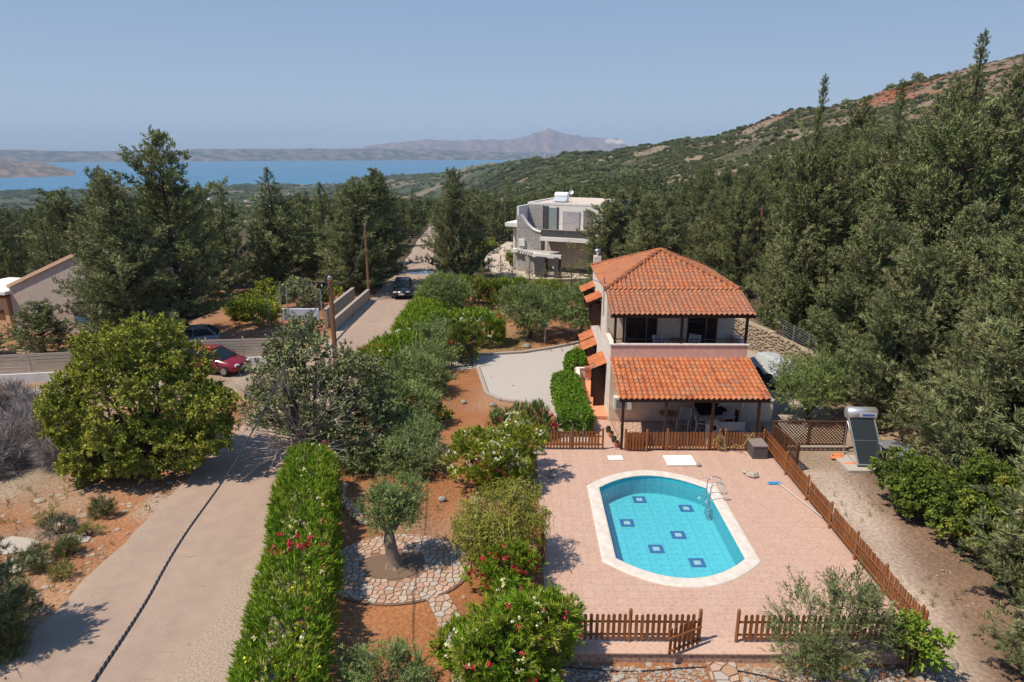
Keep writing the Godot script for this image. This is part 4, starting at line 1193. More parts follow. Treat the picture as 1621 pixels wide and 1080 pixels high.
# ---------------------------------------------------------------- beside and behind the house
func yard() -> void:
	var alu := mat("alu", 0.62, 0.63, 0.64, 0.35, null, 1, 0.8)
	struct("heater_slab", MB.new().bev(Vector3(14.55, 0.06, -26.55), Vector3(1.75, 0.16, 1.5), 0.02).mesh(), mat("concrete", 0.42, 0.37, 0.33))
	var t := thing("solar_water_heater", "solar water heater with tilted dark panel and silver tank", "water heater", Vector3(14.72, 0.14, -26.1), -0.06)
	var tilt := Basis(Vector3.RIGHT, 0.76)
	part("collector", MB.new().box(Vector3(0, 0.85, -0.75), Vector3(1.02, 2.1, 0.07), Basis(Vector3.RIGHT, -0.78)).mesh(), mat("collector", 0.035, 0.045, 0.052, 0.25, ntex(0.2, 2, Color(0.8, 0.8, 0.8), Color(1, 1, 1), 75), 0.4), t)
	var fr := MB.new()
	var cb := Basis(Vector3.RIGHT, -0.78)
	for s in [-1, 1]:
		fr.box(Vector3(0, 0.85, -0.75) + cb * Vector3(s * 0.53, 0, 0), Vector3(0.05, 2.2, 0.1), cb)
		fr.box(Vector3(0, 0.85, -0.75) + cb * Vector3(0, s * 1.075, 0), Vector3(1.01, 0.05, 0.1), cb)
	fr.box(Vector3(0, 0.85, -0.75) + cb * Vector3(0, 0, 0.036), Vector3(1.0, 0.012, 0.01), cb)
	part("collector_frame", fr.mesh(), alu, t)
	var st := MB.new()
	for s in [-0.5, 0.5]:
		st.rod(Vector3(s, 0, -1.6), Vector3(s, 1.6, -1.6), 0.025, 5); st.rod(Vector3(s, 0, -0.05), Vector3(s, 0, -1.6), 0.025, 5); st.rod(Vector3(s, 0.3, -0.2), Vector3(s, 1.4, -1.6), 0.02, 5)
	part("stand", st.mesh(), alu, t)
	var tank := part("tank", MB.new().lathe([[0.0, -0.66], [0.2, -0.65], [0.28, -0.58], [0.28, 0.58], [0.2, 0.65], [0.0, 0.66]], Vector3.ZERO, 24).mesh(true), mat("tank", 0.6, 0.6, 0.6, 0.32, null, 1, 0.7), t, Vector3(0.05, 1.75, -1.65), Basis(Vector3.BACK, PI / 2))
	part("tank_label", MB.new().box(Vector3(0, 0, 0.0), Vector3(0.2, 0.7, 0.012)).mesh(), mat("label_pale", 0.62, 0.64, 0.72, 0.5), tank, Vector3(0.03, -0.18, 0.278))
	part("tank_label_print", MB.new().box(Vector3.ZERO, Vector3(0.09, 0.5, 0.006)).mesh(), mat("label_blue", 0.1, 0.15, 0.42, 0.5), tank, Vector3(0.02, -0.2, 0.286))
	for k in 3:
		tag(part("roof_tile", tile_mesh(), mat("loose_clay", 0.6, 0.2, 0.08, 0.8), self, [Vector3(13.72, 0.1, -27.1), Vector3(13.85, 0.14, -27.25), Vector3(13.98, 0.1, -26.5)][k], Basis(Vector3.UP, [1.3, 1.7, 1.5][k]).scaled(Vector3(1.2, 1.2, 1.3))), ["loose orange roof tile beside the heater stand, nearest the trellis", "loose orange roof tile lying on the others by the trellis", "single orange roof tile by the foot of the collector panel"][k], "roof tile")
	var drum := thing("water_barrel", "dark grey barrel half hidden under the tree behind the solar panel", "barrel", Vector3(16.15, 0, -26.0))
	part("barrel", MB.new().lathe([[0.0, 0.0], [0.42, 0.0], [0.46, 0.4], [0.44, 0.95], [0.4, 1.0], [0.0, 1.0]], Vector3.ZERO, 16).mesh(true), mat("barrel", 0.16, 0.18, 0.2, 0.5), drum)
	var sh := thing("metal_sheet", "pale corrugated sheet lying behind the solar panel", "metal sheet", Vector3(15.75, 0.95, -26.6))
	var sm := MB.new()
	for k in 10: sm.box(Vector3(k * 0.1 - 0.5, 0, 0), Vector3(0.06, 0.03, 0.8)); 
	for k in 9: sm.box(Vector3(k * 0.1 - 0.45, -0.02, 0), Vector3(0.06, 0.02, 0.8))
	part("sheet", sm.mesh(), alu, sh)
	part("trestle", MB.new().rod(Vector3(-0.4, -0.95, 0), Vector3(-0.4, -0.02, 0), 0.03, 5).rod(Vector3(0.4, -0.95, 0), Vector3(0.4, -0.02, 0), 0.03, 5).mesh(), mat("iron", 0.02, 0.018, 0.017), sh)
	# stone retaining wall: core with real stones set on its face
	var W: Array = [Vector3(12.3, 0, -50.5), Vector3(14.8, 0, -46.0), Vector3(15.9, 0, -42.0), Vector3(16.9, 0, -37.0), Vector3(17.4, 0, -33.0), Vector3(17.9, 0, -28.5)]
	var rw := thing("retaining_wall", "pale rubble stone retaining wall curving behind the villa", "wall")
	var core := MB.new()
	var xs: Array = []; var cs: Array = []
	for i in W.size() - 1:
		var a: Vector3 = W[i]; var b: Vector3 = W[i + 1]
		var h0 := 1.9 - i * 0.12
		var d := (b - a).normalized()
		var n := Vector3(d.z, 0, -d.x)
		if n.x > 0: n = -n
		core.box((a + b) / 2 + Vector3.UP * (h0 / 2 - 0.1) - n * 0.25, Vector3(0.5, h0, a.distance_to(b) + 0.3), Basis.looking_at(b - a))
		var y := 0.08
		while y < h0 - 0.05:
			var s := rf(0, 0.2)
			while s < a.distance_to(b):
				var w := rf(0.16, 0.34)
				xs.append(Transform3D(Basis.looking_at(d) * Basis.from_scale(Vector3(0.1, rf(0.07, 0.16), w * rf(0.45, 0.7))), a + d * s + Vector3.UP * (y + rf(-0.09, 0.09)) + n * rf(0, 0.05)))
				cs.append(Color(0.5, 0.4, 0.29).lerp(Color(0.38, 0.28, 0.19), rng.randf()).lerp(Color(0.56, 0.5, 0.43), rng.randf() * 0.6))
				s += w
			y += 0.19
		for k in int(a.distance_to(b) / 0.3):
			xs.append(Transform3D(Basis(Vector3.UP, rf(0, 6)).scaled(Vector3(0.26, 0.11, 0.24)), a + d * k * 0.3 + Vector3.UP * (h0 - 0.08) - n * 0.2)); cs.append(Color(0.5, 0.41, 0.31))
	part("wall_core", core.mesh(), mat("wall_core", 0.4, 0.3, 0.2, 0.95), rw)
	var rkm := mat("rubble", 0.9, 0.9, 0.9, 0.95, ntex(0.05, 4, Color(0.75, 0.75, 0.75), Color(1, 1, 1), 77), 0.6)
	rkm.vertex_color_use_as_albedo = true
	copies("wall_stones", rock_mesh(1), rkm, xs, rw, cs)
	var mf := thing("wire_fence", "low grey wire mesh fence with thin posts above the stone wall", "fence")
	var wp: Array = []
	for k in 9: wp.append(W[2].lerp(W[5], k / 8.0) + Vector3(0.9, 1.3 - k * 0.06, -0.6))
	for p in wp: part("post", MB.new().rod(p, p + Vector3.UP * 1.15, 0.03, 5).mesh(), mat("galvanised", 0.42, 0.45, 0.48, 0.5, null, 1, 0.5), mf)
	var wm := MB.new()
	for k in 8:
		for j in 7: wm.rod(wp[k] + Vector3.UP * (0.15 + j * 0.16), wp[k + 1] + Vector3.UP * (0.15 + j * 0.16), 0.006, 3)
		for j in 10: wm.rod(wp[k].lerp(wp[k + 1], j / 10.0) + Vector3.UP * 0.1, wp[k].lerp(wp[k + 1], j / 10.0) + Vector3.UP * 1.12, 0.005, 3)
	part("wire_mesh", wm.mesh(), mat("galvanised", 0.42, 0.45, 0.48), mf)
	# vehicle under a tarpaulin
	var v := thing("covered_vehicle", "small vehicle under a pale grey tarpaulin parked behind the villa", "vehicle", Vector3(14.55, 0.03, -37.0), 0.25)
	part("chassis", MB.new().bev(Vector3(0, 0.55, 0), Vector3(1.5, 0.45, 2.9), 0.06).mesh(), mat("dark_paint", 0.03, 0.03, 0.035, 0.4), v)
	for x in [-0.68, 0.68]:
		for z in [-0.95, 0.95]:
			var wh := part("wheel", MB.new().lathe([[0.0, -0.11], [0.3, -0.11], [0.36, -0.07], [0.36, 0.07], [0.3, 0.11], [0.0, 0.11]], Vector3.ZERO, 16).mesh(), mat("tyre", 0.015, 0.015, 0.016, 0.85), v, Vector3(x, 0.37, z), Basis(Vector3.BACK, PI / 2))
			part("rim", MB.new().lathe([[0.0, -0.118], [0.18, -0.118], [0.2, 0.0], [0.18, 0.118], [0.0, 0.118]], Vector3.ZERO, 10).mesh(), alu, wh)
	part("bumper", MB.new().bev(Vector3(0, 0.45, 1.5), Vector3(1.4, 0.18, 0.16), 0.03).mesh(), mat("dark_paint", 0.03, 0.03, 0.035), v)
	for x in [-0.45, 0.45]: part("tail_light", MB.new().box(Vector3(x, 0.62, 1.46), Vector3(0.3, 0.12, 0.04)).mesh(), mat("lamp_red", 0.22, 0.04, 0.02, 0.3), v)
	var cov := MB.new()
	var grid: Array = []
	for i in 19:
		var row: Array = []
		for j in 15:
			var u := i / 18.0 * 2 - 1; var w := j / 14.0 * 2 - 1
			var edge := maxf(absf(u), absf(w))
			var y := 1.58 - 0.1 * w - smoothstep(0.62, 1.0, edge) * (0.85 + 0.12 * sin(u * 9 + w * 7)) + nz2.get_noise_2d(u * 90, w * 90) * 0.1
			var sp := 1.0 - 0.1 * smoothstep(0.6, 0.8, edge) + 0.12 * smoothstep(0.8, 1.0, edge)
			row.append(Vector3(w * 0.86 * sp, y, u * 1.55 * sp) + Vector3(sin(u * 16) * 0.03, 0, sin(w * 14) * 0.03))
		grid.append(row)
	for i in 18:
		for j in 14: cov.quad(grid[i][j], grid[i][j + 1], grid[i + 1][j + 1], grid[i + 1][j])
	tag(part("tarpaulin", cov.mesh(true), mat("tarp", 0.38, 0.4, 0.415, 0.55), self, Vector3(14.55, 0.03, -37.0), Basis(Vector3.UP, 0.25)), "pale grey tarpaulin draped over the vehicle behind the villa", "tarpaulin")
	# heaps of stones
	var rk := mat("white_rock", 0.66, 0.6, 0.52)
	var grey := mat("garden_rock", 0.5, 0.45, 0.39)
	var xs2: Array = []; var cs2: Array = []
	for k in 4400:
		var x := rf(0.6, 11.4)
		var z := -15.25 + pow(rng.randf(), 1.6) * 1.7
		if x > 4.95 and x < 5.9: continue
		var s := rf(0.016, 0.055) * (1.9 if rng.randf() < 0.06 else 1.0)
		xs2.append(Transform3D(Basis(rdir(), rf(0, 6)).scaled(Vector3(s * rf(0.8, 1.6), s * 0.7, s)), Vector3(x, land(x, z) + s * 0.3, z)))
		cs2.append(Color(0.6, 0.54, 0.47).lerp(Color(0.46, 0.36, 0.28), rng.randf()))
	copies("gravel", rock_mesh(2), rkm, xs2, self, cs2)
	xs2 = []; cs2 = []
	for k in 12000:
		var x := rf(-24, 19); var z := rf(-62, -9)
		if x > 0.3 and x < 11.3 and z < -15 or absf(x - road_x(z)) < 2.5 or (z < -38.5 and z > -44 and x > -8): continue
		if x > 3 and z < -28 and x < 16: continue
		var s := rf(0.012, 0.045) * (2.2 if rng.randf() < 0.04 else 1.0)
		xs2.append(Transform3D(Basis(rdir(), rf(0, 6)).scaled(Vector3(s, s * 0.7, s)), Vector3(x, land(x, z) + s * 0.2, z)))
		cs2.append(Color(0.58, 0.48, 0.38).lerp(Color(0.5, 0.28, 0.16), rng.randf()))
	copies("loose_pebbles", rock_mesh(3), rkm, xs2, self, cs2)
	var ip: Array = []; var iq: Array = []
	for k in 30:
		var u := k / 29.0
		ip.append(Vector3(1.2 + u * 7.4, -0.3 + 0.02 * sin(u * 20), -15.1 + 0.12 * sin(u * 7.0) + maxf(0, u - 0.55) * 2.6)); iq.append(0.016)
	tag(part("irrigation_pipe", MB.new().tube(ip, iq, 5).mesh(), mat("hose_black", 0.02, 0.02, 0.022, 0.5), self), "thin black irrigation pipe lying on the white gravel below the terrace wall", "pipe")
	var n := 0
	for r in [[-15.6, -14.9, 0.5, 0.14], [-16.2, -15.9, 0.6, 0.12], [-15.3, -17.6, 0.45, 0.12], [-16.8, -17.3, 0.7, 0.1], [-15.9, -19.2, 0.8, 0.09], [-17.0, -20.2, 0.9, 0.08], [-15.2, -20.6, 0.6, 0.08], [-14.9, -16.2, 0.25, 0.2]]:
		n += 1
		tag(part("pale_boulder", rock_mesh(n % 5), rk, self, Vector3(r[0], 0.03, r[1]), Basis(Vector3.UP, n * 1.1).scaled(Vector3(r[2], r[3], r[2] * 0.7))), "flat pale rock lying in the rough verge left of the road", "rock", "pale rocks in the rough verge")
	n = 0
	for k in 26:
		var p := Vector3(rf(-29, -23.5), 0.12, rf(-35.0, -33.0))
		tag(part("heap_rock", rock_mesh(k % 5), rk if k % 3 else grey, self, p, Basis(Vector3.UP, k * 1.7).scaled(Vector3(rf(0.25, 0.6), rf(0.2, 0.38), rf(0.25, 0.5)))), "pale boulder heaped at the foot of the white wall under the beige slat fence", "rock", "boulders heaped below the slat fence")
	for r in [[Vector3(-2.83, 0.1, -33.64), 0.2, "grey stone standing on the red soil below the drive kerb"], [Vector3(-1.29, 0.1, -33.2), 0.22, "pale stone by the end of the drive kerb above the red oleander"], [Vector3(-0.04, 0.08, -32.64), 0.18, "small pale stone next to the red flowered oleander sprays"], [Vector3(0.61, 0.1, -44.06), 0.35, "flat pale stone on the soil below the round olive tree"], [Vector3(-4.1, 0.1, -14.68), 0.22, "grey stone behind the low shrub at the bottom of the garden"], [Vector3(-3.88, 0.08, -15.0), 0.16, "smaller grey stone at the bottom of the garden beside the shrub"], [Vector3(11.41, -0.28, -15.79), 0.26, "pale rock beside the bright shrub at the lower right"], [Vector3(11.52, -0.3, -15.34), 0.32, "larger pale rock at the lower right, nearest the bottom edge"], [Vector3(11.36, -0.3, -16.19), 0.17, "small pale rock just outside the fence corner post"], [Vector3(-2.86, 0.1, -23.35), 0.18, "pale stone under the white flowered oleander mound"]]:
		tag(part("garden_stone", rock_mesh(rng.randi() % 5), grey, self, r[0], Basis(Vector3.UP, rf(0, 6)).scaled(Vector3(r[1], r[1], r[1] * 0.8))), r[2], "rock")

# ---------------------------------------------------------------- the modern house farther off
func modern_house() -> void:
	var white := mat("render_white", 0.8, 0.78, 0.75, 0.85, ntex(0.012, 5, Color(0.92, 0.91, 0.9), Color(1, 1, 1), 61), 4.0)
	var st := mat("villa_stone", 0.66, 0.63, 0.6, 0.95, ntex(0.03, 1, Color(0.66, 0.66, 0.68), Color(1, 0.98, 0.95), 81, true), 3.2)
	var dark := mat("villa_dark", 0.2, 0.19, 0.19, 0.9, ntex(0.03, 1, Color(0.5, 0.5, 0.52), Color(1, 1, 1), 81, true), 3.0)
	var tan_ := mat("villa_terrace", 0.52, 0.41, 0.33, 0.9)
	var turn := Basis(Vector3.UP, -0.42)
	var piv := Vector3(1.0, 0, -78.5)
	var t := thing("modern_house", "white flat roofed modern house with curved stone wall and pergola", "house")
	t.transform = Transform3D(turn, piv - turn * piv)
	part("wall", MB.new().box(Vector3(5.6, 2.75, -83.5), Vector3(9.4, 7.9, 9.0)).mesh(), white, t)
	var rf_ := part("roof", MB.new().box(Vector3(5.6, 6.73, -83.5), Vector3(9.2, 0.06, 8.8)).mesh(), mat("roof_tan", 0.55, 0.47, 0.4, 0.9), t)
	for s in [[Vector3(5.6, 6.8, -79.1), Vector3(9.4, 0.22, 0.25)], [Vector3(1.02, 6.8, -83.5), Vector3(0.25, 0.22, 8.5)], [Vector3(10.2, 6.8, -83.5), Vector3(0.25, 0.22, 8.5)], [Vector3(5.6, 6.8, -87.9), Vector3(9.4, 0.22, 0.25)]]:
		part("roof_edge", MB.new().box(s[0], s[1]).mesh(), white, rf_)
	part("stone_facing", MB.new().box(Vector3(2.0, 4.4, -78.9), Vector3(1.7, 4.5, 0.25)).mesh(), st, t)
	part("stone_pier", MB.new().box(Vector3(3.15, 5.1, -78.95), Vector3(0.6, 2.9, 0.2)).mesh(), dark, t)
	part("corner_glass", MB.new().box(Vector3(3.95, 5.1, -78.96), Vector3(1.0, 2.6, 0.08)).mesh(), mat("villa_glass", 0.25, 0.29, 0.3, 0.15), t)
	part("window_reveal", MB.new().box(Vector3(4.55, 5.1, -78.97), Vector3(0.22, 2.7, 0.1)).mesh(), dark, t)
	for w in [[6.2, 4.75, 1.9, 2.4, mat("roller_shutter", 0.4, 0.38, 0.41, 0.6)], [8.1, 5.2, 0.9, 1.9, mat("villa_grey", 0.2, 0.19, 0.19, 0.5)]]:
		var o := part("window", MB.new().box(Vector3(w[0], w[1], -78.98), Vector3(w[2] + 0.14, w[3] + 0.14, 0.06)).mesh(), mat("villa_frame", 0.25, 0.25, 0.26, 0.5), t)
		part("roller_blind", MB.new().box(Vector3(w[0], w[1], -78.93), Vector3(w[2], w[3], 0.06)).mesh(), w[4], o)
	# curved stone wall sweeping down
	var cv: Array = []
	for k in 13:
		var u := k / 12.0
		cv.append(Vector2(1.35 + u * 2.35, 5.75 - 1.75 * (1.0 - pow(1.0 - u, 2.2)) + (0.0 if k else 0.0)))
	var cm := MB.new(); var cap := MB.new()
	for k in 12:
		var a: Vector2 = cv[k]; var b: Vector2 = cv[k + 1]
		for z in [-76.6, -76.2]:
			cm.quad(Vector3(a.x, -1.2, z), Vector3(b.x, -1.2, z), Vector3(b.x, b.y, z), Vector3(a.x, a.y, z))
		cap.quad(Vector3(a.x, a.y + 0.04, -76.7), Vector3(b.x, b.y + 0.04, -76.7), Vector3(b.x, b.y + 0.04, -76.1), Vector3(a.x, a.y + 0.04, -76.1))
		cap.quad(Vector3(a.x, a.y - 0.08, -76.1), Vector3(b.x, b.y - 0.08, -76.1), Vector3(b.x, b.y + 0.04, -76.1), Vector3(a.x, a.y + 0.04, -76.1))
	cm.box(Vector3(1.1, 2.25, -76.4), Vector3(0.55, 6.9, 0.38)); cm.box(Vector3(3.69, 1.4, -76.4), Vector3(0.04, 5.2, 0.41))
	part("curved_wall", cm.mesh(), st, t)
	part("curved_cap", cap.mesh(), white, t)
	part("side_wall", MB.new().box(Vector3(0.86, 2.55, -78.0), Vector3(0.25, 8.2, 3.4)).mesh(), white, t)
	part("wall_niche", MB.new().box(Vector3(1.45, 2.7, -76.1), Vector3(0.75, 0.75, 0.3)).box(Vector3(1.3, 1.8, -76.16), Vector3(0.5, 0.8, 0.14)).mesh(), white, t)
	part("balcony_floor", MB.new().box(Vector3(6.7, 3.45, -77.7), Vector3(6.0, 0.3, 2.6)).mesh(), tan_, t)
	part("balcony_parapet", MB.new().box(Vector3(6.75, 3.85, -76.35), Vector3(6.1, 0.75, 0.3)).mesh(), dark, t)
	part("balcony_inner", MB.new().box(Vector3(6.75, 4.15, -76.52), Vector3(6.1, 0.22, 0.06)).mesh(), tan_, t)
	part("balcony_lip", MB.new().box(Vector3(6.75, 3.27, -76.1), Vector3(6.1, 0.42, 0.3)).mesh(), white, t)
	part("shaded_recess", MB.new().box(Vector3(6.75, 1.6, -77.9), Vector3(6.0, 3.3, 0.2)).mesh(), tan_, t)
	part("side_canopy", MB.new().box(Vector3(-0.1, 4.5, -80.0), Vector3(1.9, 0.42, 6.0)).mesh(), white, t)
	part("canopy_post", MB.new().box(Vector3(-0.5, 1.5, -78.5), Vector3(0.25, 5.8, 0.3)).mesh(), white, t)
	var pg := part("pergola", MB.new().box(Vector3(2.1, 1.75, -75.45), Vector3(4.6, 0.4, 0.3), Basis(Vector3.UP, -0.6)).mesh(), white, t)
	part("beam", MB.new().box(Vector3(5.3, 1.72, -74.1), Vector3(3.2, 0.38, 0.3)).mesh(), white, pg)
	part("beam", MB.new().box(Vector3(1.5, 1.77, -76.0), Vector3(2.6, 0.36, 0.3)).mesh(), white, pg)
	for k in 6:
		part("roof_slat", MB.new().box(Vector3(3.5 + k * 0.15, 1.98, -75.7 + k * 0.28), Vector3(5.2 - k * 0.5, 0.07, 0.12)).mesh(), white if k % 2 else mat("slat_grey", 0.42, 0.36, 0.33), pg)
	for p in [Vector3(0.75, 0.2, -77.0), Vector3(2.9, 0.2, -75.4), Vector3(4.7, 0.2, -74.0), Vector3(6.4, 0.2, -74.3)]:
		part("pillar", MB.new().box(p, Vector3(1.1 if p.x < 6 else 0.5, 2.9, 0.8)).mesh(), st if p.x < 3 else dark, pg)
	var sh := thing("roof_water_heater", "white solar water heater on the modern house roof", "water heater", piv + turn * (Vector3(3.6, 6.76, -82.5) - piv), -0.42)
	part("tank", MB.new().lathe([[0.0, -0.85], [0.34, -0.8], [0.38, -0.7], [0.38, 0.7], [0.34, 0.8], [0.0, 0.85]], Vector3.ZERO, 14).mesh(true), mat("tank_white", 0.75, 0.75, 0.75, 0.4), sh, Vector3(0.1, 0.75, 0), Basis(Vector3.BACK, PI / 2))
	part("collector", MB.new().box(Vector3(0.1, 0.4, 0.55), Vector3(1.6, 0.06, 1.0), Basis(Vector3.RIGHT, 0.6)).mesh(), mat("collector_sky", 0.4, 0.46, 0.52, 0.2), sh)
	part("stand", MB.new().box(Vector3(-0.6, 0.2, 0), Vector3(0.06, 0.4, 0.9)).box(Vector3(0.8, 0.2, 0), Vector3(0.06, 0.4, 0.9)).mesh(), mat("alu", 0.62, 0.63, 0.64), sh)
	var ae := thing("roof_aerial", "thin roof aerial with a small dish beside the white tank", "aerial", piv + turn * (Vector3(5.2, 6.76, -81.5) - piv))
	part("mast", MB.new().rod(Vector3.ZERO, Vector3(0, 1.4, 0), 0.03, 5).mesh(), mat("alu", 0.62, 0.63, 0.64), ae)
	part("dish", MB.new().lathe([[0.0, 0.0], [0.2, 0.05], [0.26, 0.1]], Vector3.ZERO, 10).mesh(), mat("tank_white", 0.75, 0.75, 0.75), ae, Vector3(0, 1.2, 0.05), Basis(Vector3.RIGHT, 1.2))
	patch("house_drive", [[-0.2, -100], [-1.6, -101], [-3.9, -90], [-4.2, -84], [-3.4, -79], [-2.4, -74.5], [0.5, -71.6], [5.5, -71.6], [9.0, -72.5], [9.0, -75.5], [3.0, -77.0], [0.4, -77.5], [-0.9, -80], [-1.5, -87]], -0.55, mat("cream_paving", 0.56, 0.46, 0.37, 0.9, ntex(0.05, 4, Color(0.85, 0.85, 0.85), Color(1, 1, 1), 84), 2.0), 1.6)
	var gh := thing("gate_pillar", "peach rendered gate pillar with pale cap by the bougainvillea", "gate pillar", Vector3(-5.6, land(-5.6, -104) - 0.2, -104))
	part("pillar", MB.new().box(Vector3(0, 0.9, 0), Vector3(2.4, 1.8, 1.2)).mesh(), mat("plaster_peach", 0.8, 0.61, 0.48), gh)
	part("cap", MB.new().bev(Vector3(0, 1.9, 0), Vector3(2.7, 0.25, 1.5), 0.05).mesh(), mat("plaster_cream", 0.72, 0.59, 0.47), gh)
	var bw := thing("boundary_wall", "low terracotta boundary wall with dark railing behind the curved drive", "wall", Vector3(1.2, land(1, -104) - 0.3, -104))
	part("wall", MB.new().box(Vector3(0, 0.5, 0), Vector3(9.5, 1.0, 0.3)).mesh(), mat("terracotta_wall", 0.45, 0.22, 0.15, 0.9), bw)
	var rl := MB.new()
	for k in 40: rl.rod(Vector3(-4.7 + k * 0.24, 1.0, 0), Vector3(-4.7 + k * 0.24, 2.3, 0), 0.02, 3)
	rl.rod(Vector3(-4.7, 2.3, 0), Vector3(4.7, 2.3, 0), 0.03, 4)
	part("railing", rl.mesh(), mat("iron", 0.02, 0.018, 0.017), bw)

# ---------------------------------------------------------------- street: cars, poles, walls, the house on the left
func loft(st: Array, m: MB) -> void:          # stations: z, y bottom, y top, half width at the bottom, at the middle, at the top
	var rings: Array = []
	for s in st:
		var ym: float = lerpf(s[1], s[2], 0.55)
		rings.append([Vector3(-s[3], s[1], s[0]), Vector3(-s[4], lerpf(s[1], s[2], 0.3), s[0]), Vector3(-s[4], ym, s[0]), Vector3(-s[5], s[2], s[0]), Vector3(s[5], s[2], s[0]), Vector3(s[4], ym, s[0]), Vector3(s[4], lerpf(s[1], s[2], 0.3), s[0]), Vector3(s[3], s[1], s[0])])
	for i in rings.size() - 1:
		for k in 8:
			var j := (k + 1) % 8
			m.quad(rings[i][k], rings[i][j], rings[i + 1][j], rings[i + 1][k])
	for e in [0, rings.size() - 1]:
		for k in range(1, 7): m.tri(rings[e][0], rings[e][k], rings[e][k + 1])

func car(label: String, at: Vector3, turn: float, r: float, g: float, b: float) -> void:   # front towards +z
	var paint := mat("paint_%d" % int(r * 1000 + g * 100), r, g, b, 0.28)
	paint.clearcoat_enabled = true; paint.clearcoat = 0.8; paint.clearcoat_roughness = 0.08
	var gl := mat("car_glass", 0.012, 0.016, 0.02, 0.05)
	var blk := mat("car_black", 0.015, 0.015, 0.016, 0.6)
	var t := thing("parked_car" if r != 0.012 else "road_car", label, "car", at, turn)
	var m := MB.new()
	loft([[-2.02, 0.42, 0.86, 0.66, 0.74, 0.7], [-1.9, 0.26, 0.95, 0.74, 0.83, 0.76], [-1.2, 0.2, 0.98, 0.76, 0.87, 0.8], [0.0, 0.2, 0.96, 0.76, 0.87, 0.8], [0.9, 0.2, 0.94, 0.76, 0.87, 0.78], [1.3, 0.2, 0.86, 0.76, 0.86, 0.76], [1.85, 0.26, 0.74, 0.74, 0.82, 0.7], [2.05, 0.36, 0.62, 0.62, 0.7, 0.6]], m)
	part("body", m.mesh(true), paint, t)
	m = MB.new()
	loft([[-1.92, 0.93, 0.96, 0.7, 0.72, 0.68], [-1.45, 0.93, 1.36, 0.76, 0.72, 0.58], [-0.9, 0.93, 1.43, 0.78, 0.73, 0.58], [0.1, 0.93, 1.43, 0.78, 0.73, 0.58], [0.35, 0.93, 1.38, 0.78, 0.72, 0.56], [1.12, 0.9, 0.93, 0.74, 0.74, 0.7]], m)
	part("windows", m.mesh(), gl, t)
	part("roof", MB.new().bev(Vector3(0, 1.42, -0.5), Vector3(1.18, 0.05, 1.45), 0.02).mesh(), paint, t)
	for s in [-1, 1]:
		part("pillar", MB.new().rod(Vector3(s * 0.72, 0.95, 1.02), Vector3(s * 0.57, 1.42, 0.25), 0.03, 5).rod(Vector3(s * 0.79, 0.95, -0.35), Vector3(s * 0.59, 1.43, -0.4), 0.035, 5).rod(Vector3(s * 0.74, 0.95, -1.75), Vector3(s * 0.58, 1.4, -1.3), 0.06, 5).mesh(), paint, t)
		part("headlight", MB.new().bev(Vector3(s * 0.56, 0.64, 1.93), Vector3(0.3, 0.15, 0.16), 0.03, Basis(Vector3.UP, s * 0.3)).mesh(), mat("headlamp_glass", 0.6, 0.62, 0.65, 0.1), t)
		part("tail_lamp", MB.new().box(Vector3(s * 0.66, 0.78, -1.95), Vector3(0.2, 0.22, 0.1)).mesh(), mat("lamp_red", 0.22, 0.04, 0.02, 0.3), t)
		part("mirror", MB.new().bev(Vector3(s * 0.93, 0.98, 0.72), Vector3(0.16, 0.12, 0.1), 0.03).mesh(), paint, t)
		for z in [-1.28, 1.25]:
			var w := part("wheel", MB.new().lathe([[0.0, -0.1], [0.24, -0.1], [0.31, -0.08], [0.315, 0.0], [0.31, 0.08], [0.24, 0.1], [0.0, 0.1]], Vector3.ZERO, 18).mesh(true), mat("tyre", 0.015, 0.015, 0.016, 0.85), t, Vector3(s * 0.8, 0.31, z), Basis(Vector3.BACK, PI / 2))
			part("rim", MB.new().lathe([[0.0, -0.112], [0.19, -0.112], [0.2, -0.095], [0.2, 0.095], [0.19, 0.112], [0.0, 0.112]], Vector3.ZERO, 12).mesh(), mat("rim", 0.4, 0.4, 0.42, 0.3, null, 1, 0.8), w)
	part("grille", MB.new().box(Vector3(0, 0.62, 2.02), Vector3(0.6, 0.1, 0.06)).box(Vector3(0, 0.38, 2.03), Vector3(0.9, 0.14, 0.05)).mesh(), blk, t)
	part("badge", MB.new().lathe([[0.0, 0.02], [0.06, 0.02], [0.06, 0.0]], Vector3.ZERO, 10).mesh(), mat("chrome", 0.75, 0.76, 0.78), t, Vector3(0, 0.63, 2.05), Basis(Vector3.RIGHT, PI / 2))
	part("number_plate", MB.new().box(Vector3(0, 0.48, 2.07), Vector3(0.48, 0.11, 0.02)).mesh(), mat("plate", 0.75, 0.75, 0.72, 0.4), t)

